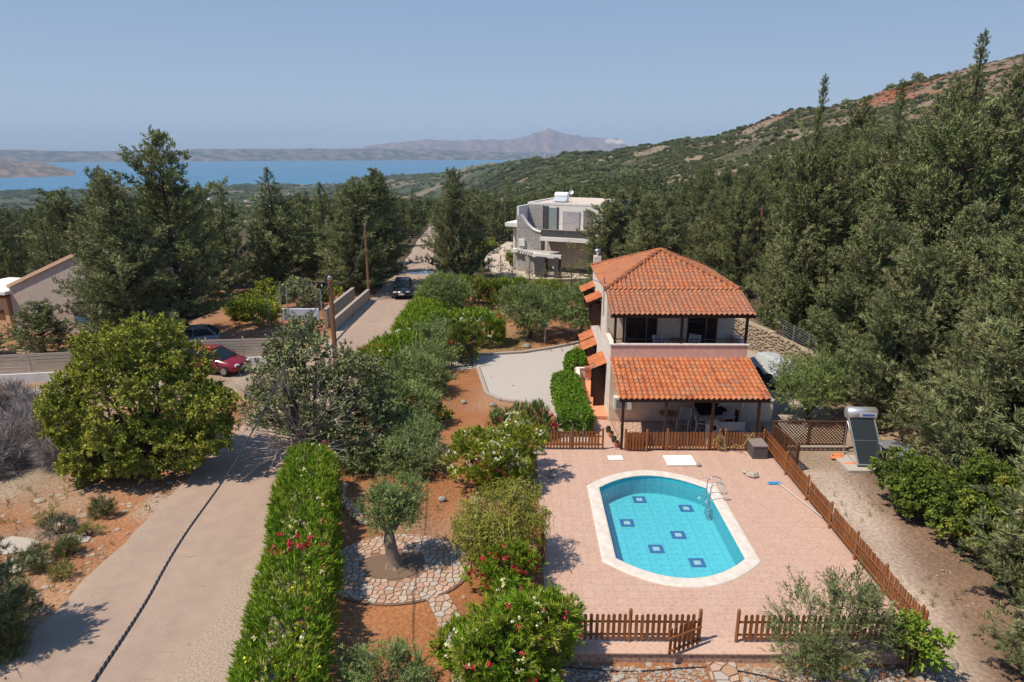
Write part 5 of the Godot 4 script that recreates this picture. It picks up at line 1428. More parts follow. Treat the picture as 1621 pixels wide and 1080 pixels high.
func street() -> void:
	car("black hatchback driving up the road with its front towards the camera", Vector3(-10.41, 0.03, -60.7), 0.1, 0.012, 0.013, 0.016)
	car("red car parked before the slat fence, half hidden by the big green tree", Vector3(-18.2, 0.02, -38.9), 1.35, 0.2, 0.007, 0.022)
	car("grey car in the yard under the dark conifer behind the slat fence", Vector3(-21.88, 0.02, -43.53), -1.2, 0.16, 0.16, 0.17)
	var pw := mat("pole_wood", 0.17, 0.085, 0.05, 0.9, ntex(0.03, 5, Color(0.6, 0.58, 0.55), Color(1, 1, 1), 91), 1.0)
	var iron := mat("iron", 0.02, 0.018, 0.017)
	var poles: Array = []
	for p in [[Vector3(-8.35, 0, -29.86), 7.4, 0.13, "wooden utility pole in the roadside shrubs where the twisted cable starts"], [Vector3(-13.05, 0, -58.6), 6.6, 0.12, "wooden utility pole at the far end of the concrete roadside wall"], [Vector3(21.4, 0.6, -61.0), 7.3, 0.11, "thin wooden utility pole among the conifers behind the villa"]]:
		var t := thing("utility_pole", p[3], "utility pole", p[0], 0, "wooden utility poles")
		part("pole", MB.new().tube([Vector3.ZERO, Vector3(0, p[1], 0)], [p[2], p[2] * 0.75], 10).mesh(true), pw, t)
		part("pole_cap", MB.new().lathe([[p[2] * 0.85, -0.1], [p[2] * 0.85, 0.03], [0.0, 0.1]], Vector3(0, p[1], 0), 10).mesh(), mat("zinc", 0.5, 0.5, 0.52), t)
		part("bracket", MB.new().box(Vector3(-0.12, p[1] - 0.28, 0), Vector3(0.3, 0.06, 0.06)).mesh(), iron, t)
		if p[1] > 7.35:
			var coil := MB.new()
			for k in 4:
				var pts: Array = []; var rr: Array = []
				for i in 15:
					var a := TAU * i / 14
					pts.append(Vector3(-0.3 + cos(a) * (0.12 + k * 0.02), p[1] - 0.35 + sin(a) * 0.16, 0.05 * k)); rr.append(0.018)
				coil.tube(pts, rr, 4, false)
			part("cable_coil", coil.mesh(), iron, t)
		poles.append(p[0] + Vector3(0, p[1] - 0.2, 0))
	# the twisted cable that runs past the camera to the next pole
	var A: Vector3 = poles[0]; var E := Vector3(-1.3, 11.2, 3.5)
	var path: Array = [A, Vector3(-7.03, 6.94, -20.85), Vector3(-6.22, 6.41, -14.2), Vector3(-4.95, 7.43, -8.92), Vector3(-4.25, 7.98, -6.66), Vector3(-3.37, 8.9, -4.48)]
	var cb := thing("twisted_cable", "thick twisted overhead cable running from the roadside pole past the viewpoint", "cable")
	var cv := Curve3D.new()
	for i in path.size():
		var tan_: Vector3 = (path[mini(i + 1, path.size() - 1)] - path[maxi(i - 1, 0)]) * 0.16
		cv.add_point(path[i], -tan_, tan_)
	var last: Vector3 = path[-1]
	cv.add_point(last + (last - path[-2]) * 2.2, -(last - path[-2]) * 0.4, Vector3.ZERO)
	var L := cv.get_baked_length()
	for k in 3:
		var pts: Array = []; var rr: Array = []
		var n := int(L / 0.05)
		for i in n + 1:
			var s := L * i / n
			var a := s / 0.5 * TAU + TAU * k / 3
			var d := (cv.sample_baked(minf(s + 0.1, L)) - cv.sample_baked(maxf(s - 0.1, 0))).normalized()
			var x := d.cross(Vector3.UP).normalized(); var y := x.cross(d)
			pts.append(cv.sample_baked(s) + (x * cos(a) + y * sin(a)) * 0.0105); rr.append(0.0098)
		part("strand", MB.new().tube(pts, rr, 5, false).mesh(true), mat("cable_dark", 0.04, 0.042, 0.048, 0.55), cb)
	for w in [[poles[0], poles[1], 1.6, 0.016, "sagging service cable between the two roadside poles"], [poles[1], Vector3(6.0, 5.6, -70), 0.5, 0.012, "thin wire from the far roadside pole towards the modern house"], [poles[2], Vector3(4.5, 5.9, -78), 0.8, 0.012, "thin wire from the conifer side pole to the modern house"], [poles[2], Vector3(60, 6, -70), 1.0, 0.012, "thin wire leaving the conifer side pole uphill"]]:
		var pts: Array = []; var rr: Array = []
		for i in 25:
			var u := i / 24.0
			pts.append((w[0] as Vector3).lerp(w[1], u) - Vector3(0, w[2] * 4 * u * (1 - u), 0)); rr.append(w[3])
		tag(part("overhead_wire", MB.new().tube(pts, rr, 4, false).mesh(), mat("cable_grey", 0.075, 0.08, 0.09), self), w[4], "wire")
	# concrete wall on the far side of the road, a second one behind it
	var con := mat("wall_concrete", 0.5, 0.42, 0.35, 0.95, ntex(0.02, 5, Color(0.72, 0.7, 0.68), Color(1, 1, 1), 93), 2.5)
	for w in [[Vector3(-13.0, 0, -58.2), Vector3(-13.25, 0, -47.6), 1.0, "pale stained concrete wall along the far side of the road"], [Vector3(-14.0, 0, -57.0), Vector3(-14.2, 0, -49.0), 1.4, "upper pale wall set back behind the roadside concrete wall"]]:
		var d: Vector3 = w[1] - w[0]
		var t := thing("concrete_wall", w[3], "wall", w[0], atan2(-d.z, d.x))
		part("wall", MB.new().box(Vector3(d.length() / 2, w[2] / 2, 0), Vector3(d.length(), w[2], 0.22)).mesh(), con, t)
		part("coping", MB.new().bev(Vector3(d.length() / 2, w[2] + 0.03, 0), Vector3(d.length() + 0.04, 0.07, 0.28), 0.01).mesh(), mat("kerb", 0.5, 0.42, 0.36), t)
	tag(part("white_wall", MB.new().bev(Vector3(-16.85, 0.45, -51.4), Vector3(2.9, 0.95, 0.2), 0.02).mesh(), mat("wall_bluewhite", 0.5, 0.56, 0.68, 0.8), self), "short bluish white wall at the orchard entrance", "wall")
	struct("pavement", MB.new().bev(Vector3(-12.85, 0.05, -51.0), Vector3(0.55, 0.16, 14.5), 0.02).mesh(), con)
	# slat fences on low walls in front of the left house
	var slat := mat("slat_beige", 0.6, 0.5, 0.4, 0.8, ntex(0.04, 4, Color(0.8, 0.8, 0.8), Color(1, 1, 1), 94), 0.8)
	for w in [[Vector3(-34.0, 0, -35.6), Vector3(-23.5, 0, -37.6), 6, "beige horizontal slat fence on a white wall, left of the big green tree"], [Vector3(-23.3, 0, -39.2), Vector3(-14.6, 0, -40.2), 7, "grey horizontal slat fence behind the red car"]]:
		var d: Vector3 = w[1] - w[0]
		var t := thing("slat_fence", w[3], "fence", w[0], atan2(-d.z, d.x))
		part("base_wall", MB.new().box(Vector3(d.length() / 2, 0.25, 0), Vector3(d.length(), 0.62, 0.22)).mesh(), mat("render_white", 0.72, 0.7, 0.68), t)
		var n := int(d.length() / 2.1)
		for k in n + 1:
			part("post", MB.new().box(Vector3(d.length() * k / n, 1.1, -0.06), Vector3(0.08, 1.5, 0.06)).mesh(), slat, t)
		for k in n:
			for j in w[2]:
				part("slat", MB.new().box(Vector3(d.length() * (k + 0.5) / n, 0.66 + j * (1.15 / w[2]), 0.0), Vector3(d.length() / n - 0.02, 1.15 / w[2] - 0.03, 0.03)).mesh(), slat, t)
	# the beige house with the slanting roof
	var wall := mat("house_beige", 0.5, 0.43, 0.38, 0.9, ntex(0.012, 5, Color(0.9, 0.885, 0.87), Color(1, 1, 1), 61), 3.0)
	var edge := mat("house_edge", 0.7, 0.47, 0.33, 0.9)
	var hb := thing("beige_house", "beige house with a slanting roof edge and two windows at the left", "house", Vector3(-36.6, 0, -48.0), -0.16)
	var prof := [Vector2(0, 0), Vector2(7.6, 0), Vector2(7.6, 6.3), Vector2(7.0, 6.1), Vector2(1.9, 4.0), Vector2(0.0, 3.2)]
	var hm := MB.new()
	for i in prof.size():
		var a: Vector2 = prof[i]; var b: Vector2 = prof[(i + 1) % prof.size()]
		hm.quad(Vector3(a.x, a.y, 0), Vector3(b.x, b.y, 0), Vector3(b.x, b.y, -9), Vector3(a.x, a.y, -9))
	for z in [0.0, -9.0]:
		for i in range(1, prof.size() - 1): hm.tri(Vector3(prof[0].x, prof[0].y, z), Vector3(prof[i].x, prof[i].y, z), Vector3(prof[i + 1].x, prof[i + 1].y, z))
	part("wall", hm.mesh(), wall, hb)
	var er := MB.new()
	for i in [2, 3, 4]:
		var a: Vector2 = prof[i]; var b: Vector2 = prof[i + 1]
		var c := (a + b) / 2
		er.box(Vector3(c.x, c.y + 0.12, -4.5), Vector3(a.distance_to(b), 0.22, 9.3), Basis(Vector3.BACK, (a - b).angle()))
	part("roof", er.mesh(), edge, hb)
	for w in [[2.6, 1.55, 1.0, 0.95, false], [5.6, 1.6, 1.1, 1.5, true]]:
		var fr := MB.new()
		for s in [-1, 1]: fr.box(Vector3(s * w[2] / 2, 0, 0), Vector3(0.08, w[3] + 0.08, 0.1)).box(Vector3(0, s * w[3] / 2, 0), Vector3(w[2] - 0.08, 0.08, 0.1))
		var o := part("window", fr.mesh(), mat("villa_grey", 0.2, 0.19, 0.19), hb, Vector3(w[0], w[1], 0.02))
		part("pane", MB.new().box(Vector3.ZERO, Vector3(w[2] - 0.06, w[3] - 0.06, 0.04)).mesh(), mat("pane_blue", 0.06, 0.13, 0.22, 0.15) if w[4] else glass(), o)
	part("side_wing", MB.new().box(Vector3(-2.4, 1.2, -1.5), Vector3(4.0, 2.4, 3.0)).mesh(), mat("house_orange", 0.6, 0.38, 0.22, 0.9), hb)
	part("wing_opening", MB.new().box(Vector3(-2.0, 1.2, 0.01), Vector3(2.4, 0.7, 0.04)).mesh(), mat("house_shadow", 0.2, 0.1, 0.05, 0.9), hb)
	part("wing_roof", MB.new().bev(Vector3(-2.2, 2.9, -2.0), Vector3(4.6, 0.25, 5.0), 0.05).mesh(), white_(), hb)
	# entrance gate to the drive, young cactus, orchard posts
	var ig := thing("iron_gate", "rusty black iron gate leaf folded back beside the drive", "gate", Vector3(-2.75, 0.02, -39.7), 0.35)
	var im := MB.new()
	for k in 14: im.rod(Vector3(-1.9 + k * 0.14, 0.1, 0), Vector3(-1.9 + k * 0.14, 1.5, 0), 0.012, 4)
	part("bars", im.mesh(), iron, ig)
	part("gate_frame", MB.new().rod(Vector3(-1.95, 0.1, 0), Vector3(0, 0.1, 0), 0.025, 4).rod(Vector3(-1.95, 0.75, 0), Vector3(0, 0.75, 0), 0.02, 4).rod(Vector3(-1.95, 1.5, 0), Vector3(0, 1.5, 0), 0.025, 4).rod(Vector3(0, 0, 0), Vector3(0, 2.1, 0), 0.04, 6).mesh(), iron, ig)
	var lp := thing("lamp_post", "slim grey garden lamp post near the bluish white wall", "lamp post", Vector3(-15.59, 0.0, -52.85))
	part("post", MB.new().rod(Vector3.ZERO, Vector3(0, 2.4, 0), 0.05, 6).mesh(), mat("galvanised", 0.42, 0.45, 0.48), lp)
	part("lantern", MB.new().bev(Vector3(0.05, 2.45, 0), Vector3(0.3, 0.12, 0.16), 0.03).mesh(), mat("galvanised", 0.42, 0.45, 0.48), lp)
	for k in 3:
		tag(part("orchard_post", MB.new().rod(Vector3.ZERO, Vector3(0, 2.6, 0), 0.05, 6).mesh(), mat("galvanised", 0.42, 0.45, 0.48), self, [Vector3(-18.22, 0.0, -51.19), Vector3(-17.43, 0.0, -50.41), Vector3(-18.52, 0.0, -49.27)][k]), ["thin grey post at the end of the bluish white wall", "thin grey post in front of the bluish white wall", "thin stake at the orchard edge before the palms"][k], "post")

func white_() -> StandardMaterial3D:
	return mat("render_white", 0.72, 0.7, 0.68)

# ---------------------------------------------------------------- leaves
var sprigs := {}
func kite(s: PackedVector3Array, p: Vector3, d: Vector3, w: float, roll := 0.0) -> void:
	var side := d.cross(Vector3(sin(roll) * 0.45, 1.0, cos(roll) * 0.45)).normalized() * w
	if roll == 0.0: side = d.cross(Vector3(0.2, 0.31, 0.9)).normalized() * w
	var fold := side.cross(d).normalized() * w * 0.35
	s.append(p); s.append(p + d * 0.45 + side + fold); s.append(p + d); s.append(p + d * 0.45 - side + fold)

func sprig(kind: String, k: int) -> PackedVector3Array:
	if not sprigs.has(kind):
		var r := RandomNumberGenerator.new()
		r.seed = hash(kind)
		var set_: Array = []
		for v in 4:
			var s := PackedVector3Array()
			var cone := func(lo: float, hi: float) -> Vector3:
				var a := r.randf() * TAU; var t := r.randf_range(lo, hi)
				return Vector3(cos(a) * sin(t), cos(t), sin(a) * sin(t))
			match kind:
				"conifer":                      # flat upswept spray of scale-leaved twigs
					for i in 18:
						kite(s, Vector3(0, r.randf() * 0.3, 0) + cone.call(0.0, 1.5) * 0.09, cone.call(0.1, 1.15) * r.randf_range(0.12, 0.23), 0.028, r.randf() * 6)
				"conifer_near":
					for i in 22:
						kite(s, Vector3(0, r.randf() * 0.36, 0) + cone.call(0.0, 1.5) * 0.06, cone.call(0.1, 1.0) * r.randf_range(0.14, 0.3), 0.02, r.randf() * 6)
				"olive":
					for i in 13:
						kite(s, Vector3(0, i * 0.032, 0), cone.call(0.3, 1.1) * r.randf_range(0.1, 0.15), 0.013, r.randf() * 6)
				"broad":
					for i in 11:
						kite(s, Vector3(0, r.randf() * 0.2, 0), cone.call(0.3, 1.5) * r.randf_range(0.12, 0.2), 0.042, r.randf() * 6)
				"carob":
					for i in 10:
						kite(s, Vector3(0, r.randf() * 0.25, 0), cone.call(0.3, 1.5) * r.randf_range(0.09, 0.15), 0.034, r.randf() * 6)
				"oleander":
					for i in 13:
						kite(s, Vector3(0, r.randf() * 0.16, 0), cone.call(0.1, 0.75) * r.randf_range(0.16, 0.26), 0.017, r.randf() * 6)
				"box":
					for i in 11:
						kite(s, Vector3(0, r.randf() * 0.08, 0), cone.call(0.2, 1.2) * r.randf_range(0.06, 0.1), 0.024, r.randf() * 6)
				"willow":                       # hanging strand
					for i in 15:
						var t := i / 15.0
						var p := Vector3(t * 0.35, 0.18 * sin(t * 2.0) - 0.55 * t * t, 0)
						kite(s, p, (Vector3(0.4, -0.35 - t, 0) + cone.call(0, 3.1) * 0.6).normalized() * r.randf_range(0.09, 0.15), 0.012, r.randf() * 6)
				"scrub":
					for i in 12:
						kite(s, cone.call(0.0, 3.1) * 0.25, cone.call(0.0, 1.3) * r.randf_range(0.2, 0.42), 0.1, r.randf() * 6)
				"grass":
					for i in 12:
						kite(s, cone.call(0.9, 1.6) * 0.06, cone.call(0.05, 0.7) * r.randf_range(0.15, 0.36), 0.009, r.randf() * 6)
				"twig":
					for i in 9:
						kite(s, Vector3(0, r.randf() * 0.15, 0), cone.call(0.2, 1.3) * r.randf_range(0.25, 0.5), 0.006, r.randf() * 6)
				"flower":
					for i in 9:
						kite(s, cone.call(0, 1.4) * 0.05, cone.call(0.3, 1.6) * r.randf_range(0.035, 0.055), 0.026, r.randf() * 6)
			set_.append(s)
		sprigs[kind] = set_
	return sprigs[kind][k % 4]

func tone(cols: Array, p: Vector3, spread := 0.22) -> Color:
	var n := nz2.get_noise_3d(p.x * 28, p.y * 28, p.z * 28) * 0.5 + 0.5
	var c: Color = (cols[0] as Color).lerp(cols[1], clampf(n + rf(-0.3, 0.3), 0, 1))
	if cols.size() > 2 and rng.randf() < 0.13: c = c.lerp(cols[2], rf(0.3, 1.0))
	return c * rf(1.0 - spread, 1.0 + spread)

func crown(lobes: Array, dens: float, kind: String, cols: Array, up := 0.3, jit := 0.5, sc := 1.0, inner := 0.7) -> ArrayMesh:
	var f := Fol.new()
	for q in lobes.size():
		var c: Vector3 = lobes[q][0]; var r: Vector3 = lobes[q][1]
		var area := 4 * PI * pow((pow(r.x * r.y, 1.6) + pow(r.x * r.z, 1.6) + pow(r.y * r.z, 1.6)) / 3.0, 1 / 1.6)
		var per := 9
		var cr := 0.5 / sqrt(dens / per)
		for i in int(area * dens / per) + 1:
			var u := rdir()
			var w := 1.0 + 0.5 * nz2.get_noise_3d(u.x * 40 + q * 31, u.y * 40, u.z * 40)
			var cc := c + u * r * w * rf(0.72, 1.12)
			var hid := false
			for m in lobes.size():
				if m != q:
					var d: Vector3 = (cc - lobes[m][0]) / lobes[m][1]
					if d.length_squared() < inner * inner: hid = true; break
			if hid: continue
			var ct := tone(cols, cc, 0.25)
			var out := (u / r).normalized()
			for j in per:
				var o := rdir()
				var p := cc + o * cr * rf(0.2, 1.0)
				if p.y < 0.05: continue
				f.add(sprig(kind, rng.randi()), p, (out * 0.7 + o * 0.6).normalized().lerp(Vector3.UP, up) + rdir() * jit, sc * rf(0.75, 1.25), ct * rf(0.85, 1.15), rng.randf() * 6)
	return fol_mesh(f)

func blossoms(lobes: Array, n: int, cols: Array, sc := 1.0, front := Vector3.ZERO) -> ArrayMesh:
	var f := Fol.new()
	var centres: Array = []
	for i in n:
		var l: Array = lobes[rng.randi() % lobes.size()]
		var u := rdir(); u.y = absf(u.y) * 0.9 - 0.1
		if front != Vector3.ZERO: u = (u + front).normalized()
		centres.append([l[0], l[1], u.normalized()])
	for q in centres:
		var p: Vector3 = q[0] + q[2] * q[1] * rf(1.02, 1.12)
		var hid := false
		for l in lobes:
			if l[0] != q[0] and ((p - l[0]) / l[1]).length() < 0.98: hid = true
		if hid: continue
		for j in 1 + rng.randi() % 3:
			f.add(sprig("flower", j), p + rdir() * 0.06, q[2] + rdir() * 0.5, sc * rf(0.8, 1.3), cols[rng.randi() % cols.size()], rng.randf() * 6)
	return fol_mesh(f)

func blob_lobes(c: Vector3, r: Vector3, n: int, size := 0.5) -> Array:
	var out: Array = [[c, r * 0.72]]
	for i in n:
		var u := rdir()
		u.y = u.y * 0.8 + 0.15
		out.append([c + u * r * rf(0.5, 0.72), r * rf(size * 0.75, size * 1.1)])
	return out

func rough(lobes: Array, n: int, size: float) -> Array:      # breaks a crown's outline with small shoots
	var out := lobes.duplicate()
	for i in n:
		var l: Array = lobes[rng.randi() % lobes.size()]
		var u := rdir(); u.y = u.y * 0.75 + 0.25
		out.append([l[0] + u * l[1] * rf(0.9, 1.15), Vector3(1, rf(0.8, 1.5), 1) * size * rf(0.6, 1.2)])
	return out

func branches(m: MB, base: Vector3, lobes: Array, r0: float, fork: float) -> void:
	var top := base + Vector3(rf(-0.1, 0.1), fork, rf(-0.1, 0.1))
	m.tube([base - Vector3(0, 0.2, 0), base + Vector3(0.02, 0.1, 0), base.lerp(top, 0.5) + Vector3(rf(-0.08, 0.08), 0, rf(-0.08, 0.08)), top], [r0 * 1.6, r0 * 1.2, r0, r0 * 0.85], 9)
	for l in lobes:
		var e: Vector3 = l[0]
		var mid := top.lerp(e, 0.5) + Vector3(rf(-0.2, 0.2), 0.1, rf(-0.2, 0.2)) * top.distance_to(e) * 0.4
		m.tube([top - Vector3(0, 0.05, 0), mid, e], [r0 * 0.6, r0 * 0.38, r0 * 0.14], 6)
		for k in 3:
			var t: Vector3 = e + rdir() * l[1] * 0.85
			m.tube([mid.lerp(e, 0.6), mid.lerp(t, 0.7) + rdir() * 0.08, t], [r0 * 0.2, r0 * 0.12, r0 * 0.04], 4)

func bark() -> StandardMaterial3D:
	return mat("bark", 0.16, 0.115, 0.085, 0.95, ntex(0.03, 5, Color(0.55, 0.53, 0.5), Color(1, 1, 1), 101), 0.8)

var OLIVE := [leaf(0.075, 0.105, 0.032), leaf(0.145, 0.182, 0.066), leaf(0.19, 0.205, 0.1)]
var OLEA := [leaf(0.08, 0.155, 0.012), leaf(0.165, 0.217, 0.02), leaf(0.217, 0.217, 0.05)]
var LIME := [leaf(0.13, 0.15, 0.024), leaf(0.205, 0.217, 0.036), leaf(0.217, 0.2, 0.055)]
var CAROB := [leaf(0.095, 0.11, 0.048), leaf(0.175, 0.185, 0.09), leaf(0.217, 0.2, 0.12)]
var CONIF := [leaf(0.075, 0.094, 0.04), leaf(0.155, 0.17, 0.076), leaf(0.2, 0.185, 0.1)]
var REDS := [Color(0.72, 0.03, 0.08), Color(0.6, 0.015, 0.045), Color(0.85, 0.09, 0.2)]
var WHITES := [Color(1, 1, 0.85), Color(1, 0.98, 0.72), Color(0.95, 0.95, 0.9)]

func flower_mat() -> StandardMaterial3D:
	var m := leafmat("petals", 0.3)
	m.albedo_color = lin(0.85, 0.85, 0.85)
	return m

func bush(called: String, label: String, cat: String, at: Vector3, lobes: Array, dens: float, kind: String, cols: Array, back := 0.45, up := 0.3, jit := 0.5, sc := 1.0, group := "") -> Node3D:
	var t := thing(called, label, cat, at, 0, group)
	part("foliage", crown(lobes, dens, kind, cols, up, jit, sc), leafmat("leaf_%d" % int(back * 100), back), t)
	var m := MB.new()
	for l in lobes:
		var p: Vector3 = l[0]
		m.tube([Vector3(p.x * 0.2, -0.1, p.z * 0.2), Vector3(p.x * 0.6, p.y * 0.5, p.z * 0.6), p + Vector3(0, l[1].y * 0.5, 0)], [0.04, 0.03, 0.012], 5)
	part("stems", m.mesh(), bark(), t)
	return t

func tree(called: String, label: String, cat: String, at: Vector3, lobes: Array, dens: float, kind: String, cols: Array, r0: float, fork: float, up := 0.25, jit := 0.6, sc := 1.0, inner := 0.7, back := 0.4) -> Node3D:
	var t := thing(called, label, cat, at)
	var m := MB.new()
	branches(m, Vector3.ZERO, lobes, r0, fork)
	part("trunk", m.mesh(true), bark(), t)
	part("crown", crown(lobes, dens, kind, cols, up, jit, sc, inner), leafmat("leaf_%d" % int(back * 100), back), t)
	return t

func hedge_row(called: String, label: String, pts: Array, hw: float, h: float, dens: float, kind: String, cols: Array, lump := 0.2, sc := 1.0, up := 0.6, back := 0.5) -> Node3D:
	# a hedge: leaves over a rounded bank that follows pts
	var t := thing(called, label, "hedge", pts[0])
	var f := Fol.new(); var fl := Fol.new()
	var stem := MB.new()
	for i in pts.size() - 1:
		var a: Vector3 = pts[i]; var b: Vector3 = pts[i + 1]
		var d := (b - a).normalized(); var s := Vector3(d.z, 0, -d.x)
		var n := int(a.distance_to(b) * (2 * h + 2 * hw) * dens)
		for k in n:
			var u := rf(-0.02, 1.02)
			var cx := rf(-1, 1); var cyy := 1.0
			if rng.randf() < hw / (hw + h * 0.9):
				cyy = pow(1.0 - pow(absf(cx), 3.5), 0.286)
			else:
				cyy = rf(-0.6, 1)
				cx = signf(cx) * pow(1.0 - pow(absf(maxf(cyy, 0.0)), 3.5), 0.286)
			var base := a.lerp(b, u)
			var bump := 1.0 + lump * nz2.get_noise_3d(base.x * 30 + cx * 20, cyy * 30, base.z * 30) * 1.6
			var end := 1.0
			if i == 0 and u * a.distance_to(b) < hw: end = sqrt(1 - pow(1 - maxf(u, 0) * a.distance_to(b) / hw, 2) * 0.8)
			if i == pts.size() - 2 and (1 - u) * a.distance_to(b) < hw: end = sqrt(1 - pow(1 - maxf(1 - u, 0) * a.distance_to(b) / hw, 2) * 0.8)
			var rr := rf(0.72, 1.03) * bump
			var p := base + s * cx * hw * rr * end + Vector3.UP * (h * 0.42 + cyy * h * 0.58 * rr * (0.6 + 0.4 * end))
			if p.y < base.y + 0.08: continue
			var nrm := (s * cx / hw + Vector3.UP * maxf(cyy, 0.0) / h).normalized()
			f.add(sprig(kind, k), p - pts[0], nrm.lerp(Vector3.UP, up) + rdir() * 0.35, sc * rf(0.8, 1.25), tone(cols, p, 0.15), rng.randf() * 6)
		for e in [[i == 0, a, -d], [i == pts.size() - 2, b, d]]:      # the two ends
			if not e[0]: continue
			for k in int(2 * hw * h * dens * 0.8):
				var cx := rf(-0.9, 0.9)
				var p: Vector3 = e[1] + s * cx * hw * 0.9 + Vector3.UP * h * rf(0.08, 0.86) + e[2] * (rf(-0.3, 0.0) - 0.25 * absf(cx) * hw)
				f.add(sprig(kind, k), p - pts[0], (e[2] as Vector3).lerp(Vector3.UP, up * 0.7) + rdir() * 0.4, sc * rf(0.8, 1.25), tone(cols, p, 0.15), rng.randf() * 6)
		for k in int(a.distance_to(b) / 0.5):
			var q := a.lerp(b, (k + 0.5) * 0.5 / a.distance_to(b)) - (pts[0] as Vector3)
			for j in 3: stem.tube([q, q + Vector3(rf(-0.4, 0.4) * hw, h * 0.75, rf(-0.3, 0.3))], [0.03, 0.012], 4)
	part("foliage", fol_mesh(f), leafmat("leaf_%d" % int(back * 100), back), t)
	part("stems", stem.mesh(), bark(), t)
	return t

func hedge_flowers(t: Node3D, pts: Array, hw: float, h: float, list: Array, cols: Array, called: String, sc := 1.0) -> void:
	# list: [segment position 0..1, across -1..1, how many, spread]
	var f := Fol.new()
	for q in list:
		for k in q[2]:
			var u := clampf(q[0] + rng.randfn() * q[3], 0, 1) * (pts.size() - 1)
			var i := mini(int(u), pts.size() - 2)
			var a: Vector3 = pts[i]; var b: Vector3 = pts[i + 1]
			var d := (b - a).normalized(); var s := Vector3(d.z, 0, -d.x)
			var c := clampf(q[1] + rng.randfn() * q[4] if q.size() > 4 else q[1] + rng.randfn() * 0.35, -1.0, 1.0)
			var top := h * (0.42 + 0.58 * pow(1.0 - pow(absf(c), 3.5), 0.286)) * rf(0.95, 1.03)
			var p := a.lerp(b, u - i) + s * c * hw + Vector3.UP * top - (pts[0] as Vector3)
			for j in 2 + rng.randi() % 2: f.add(sprig("flower", j), p + rdir() * 0.06, Vector3.UP + rdir() * 0.6, sc * rf(0.8, 1.3), cols[rng.randi() % cols.size()], rng.randf() * 6)
	part(called, fol_mesh(f), flower_mat(), t).set_meta("kind", "stuff")

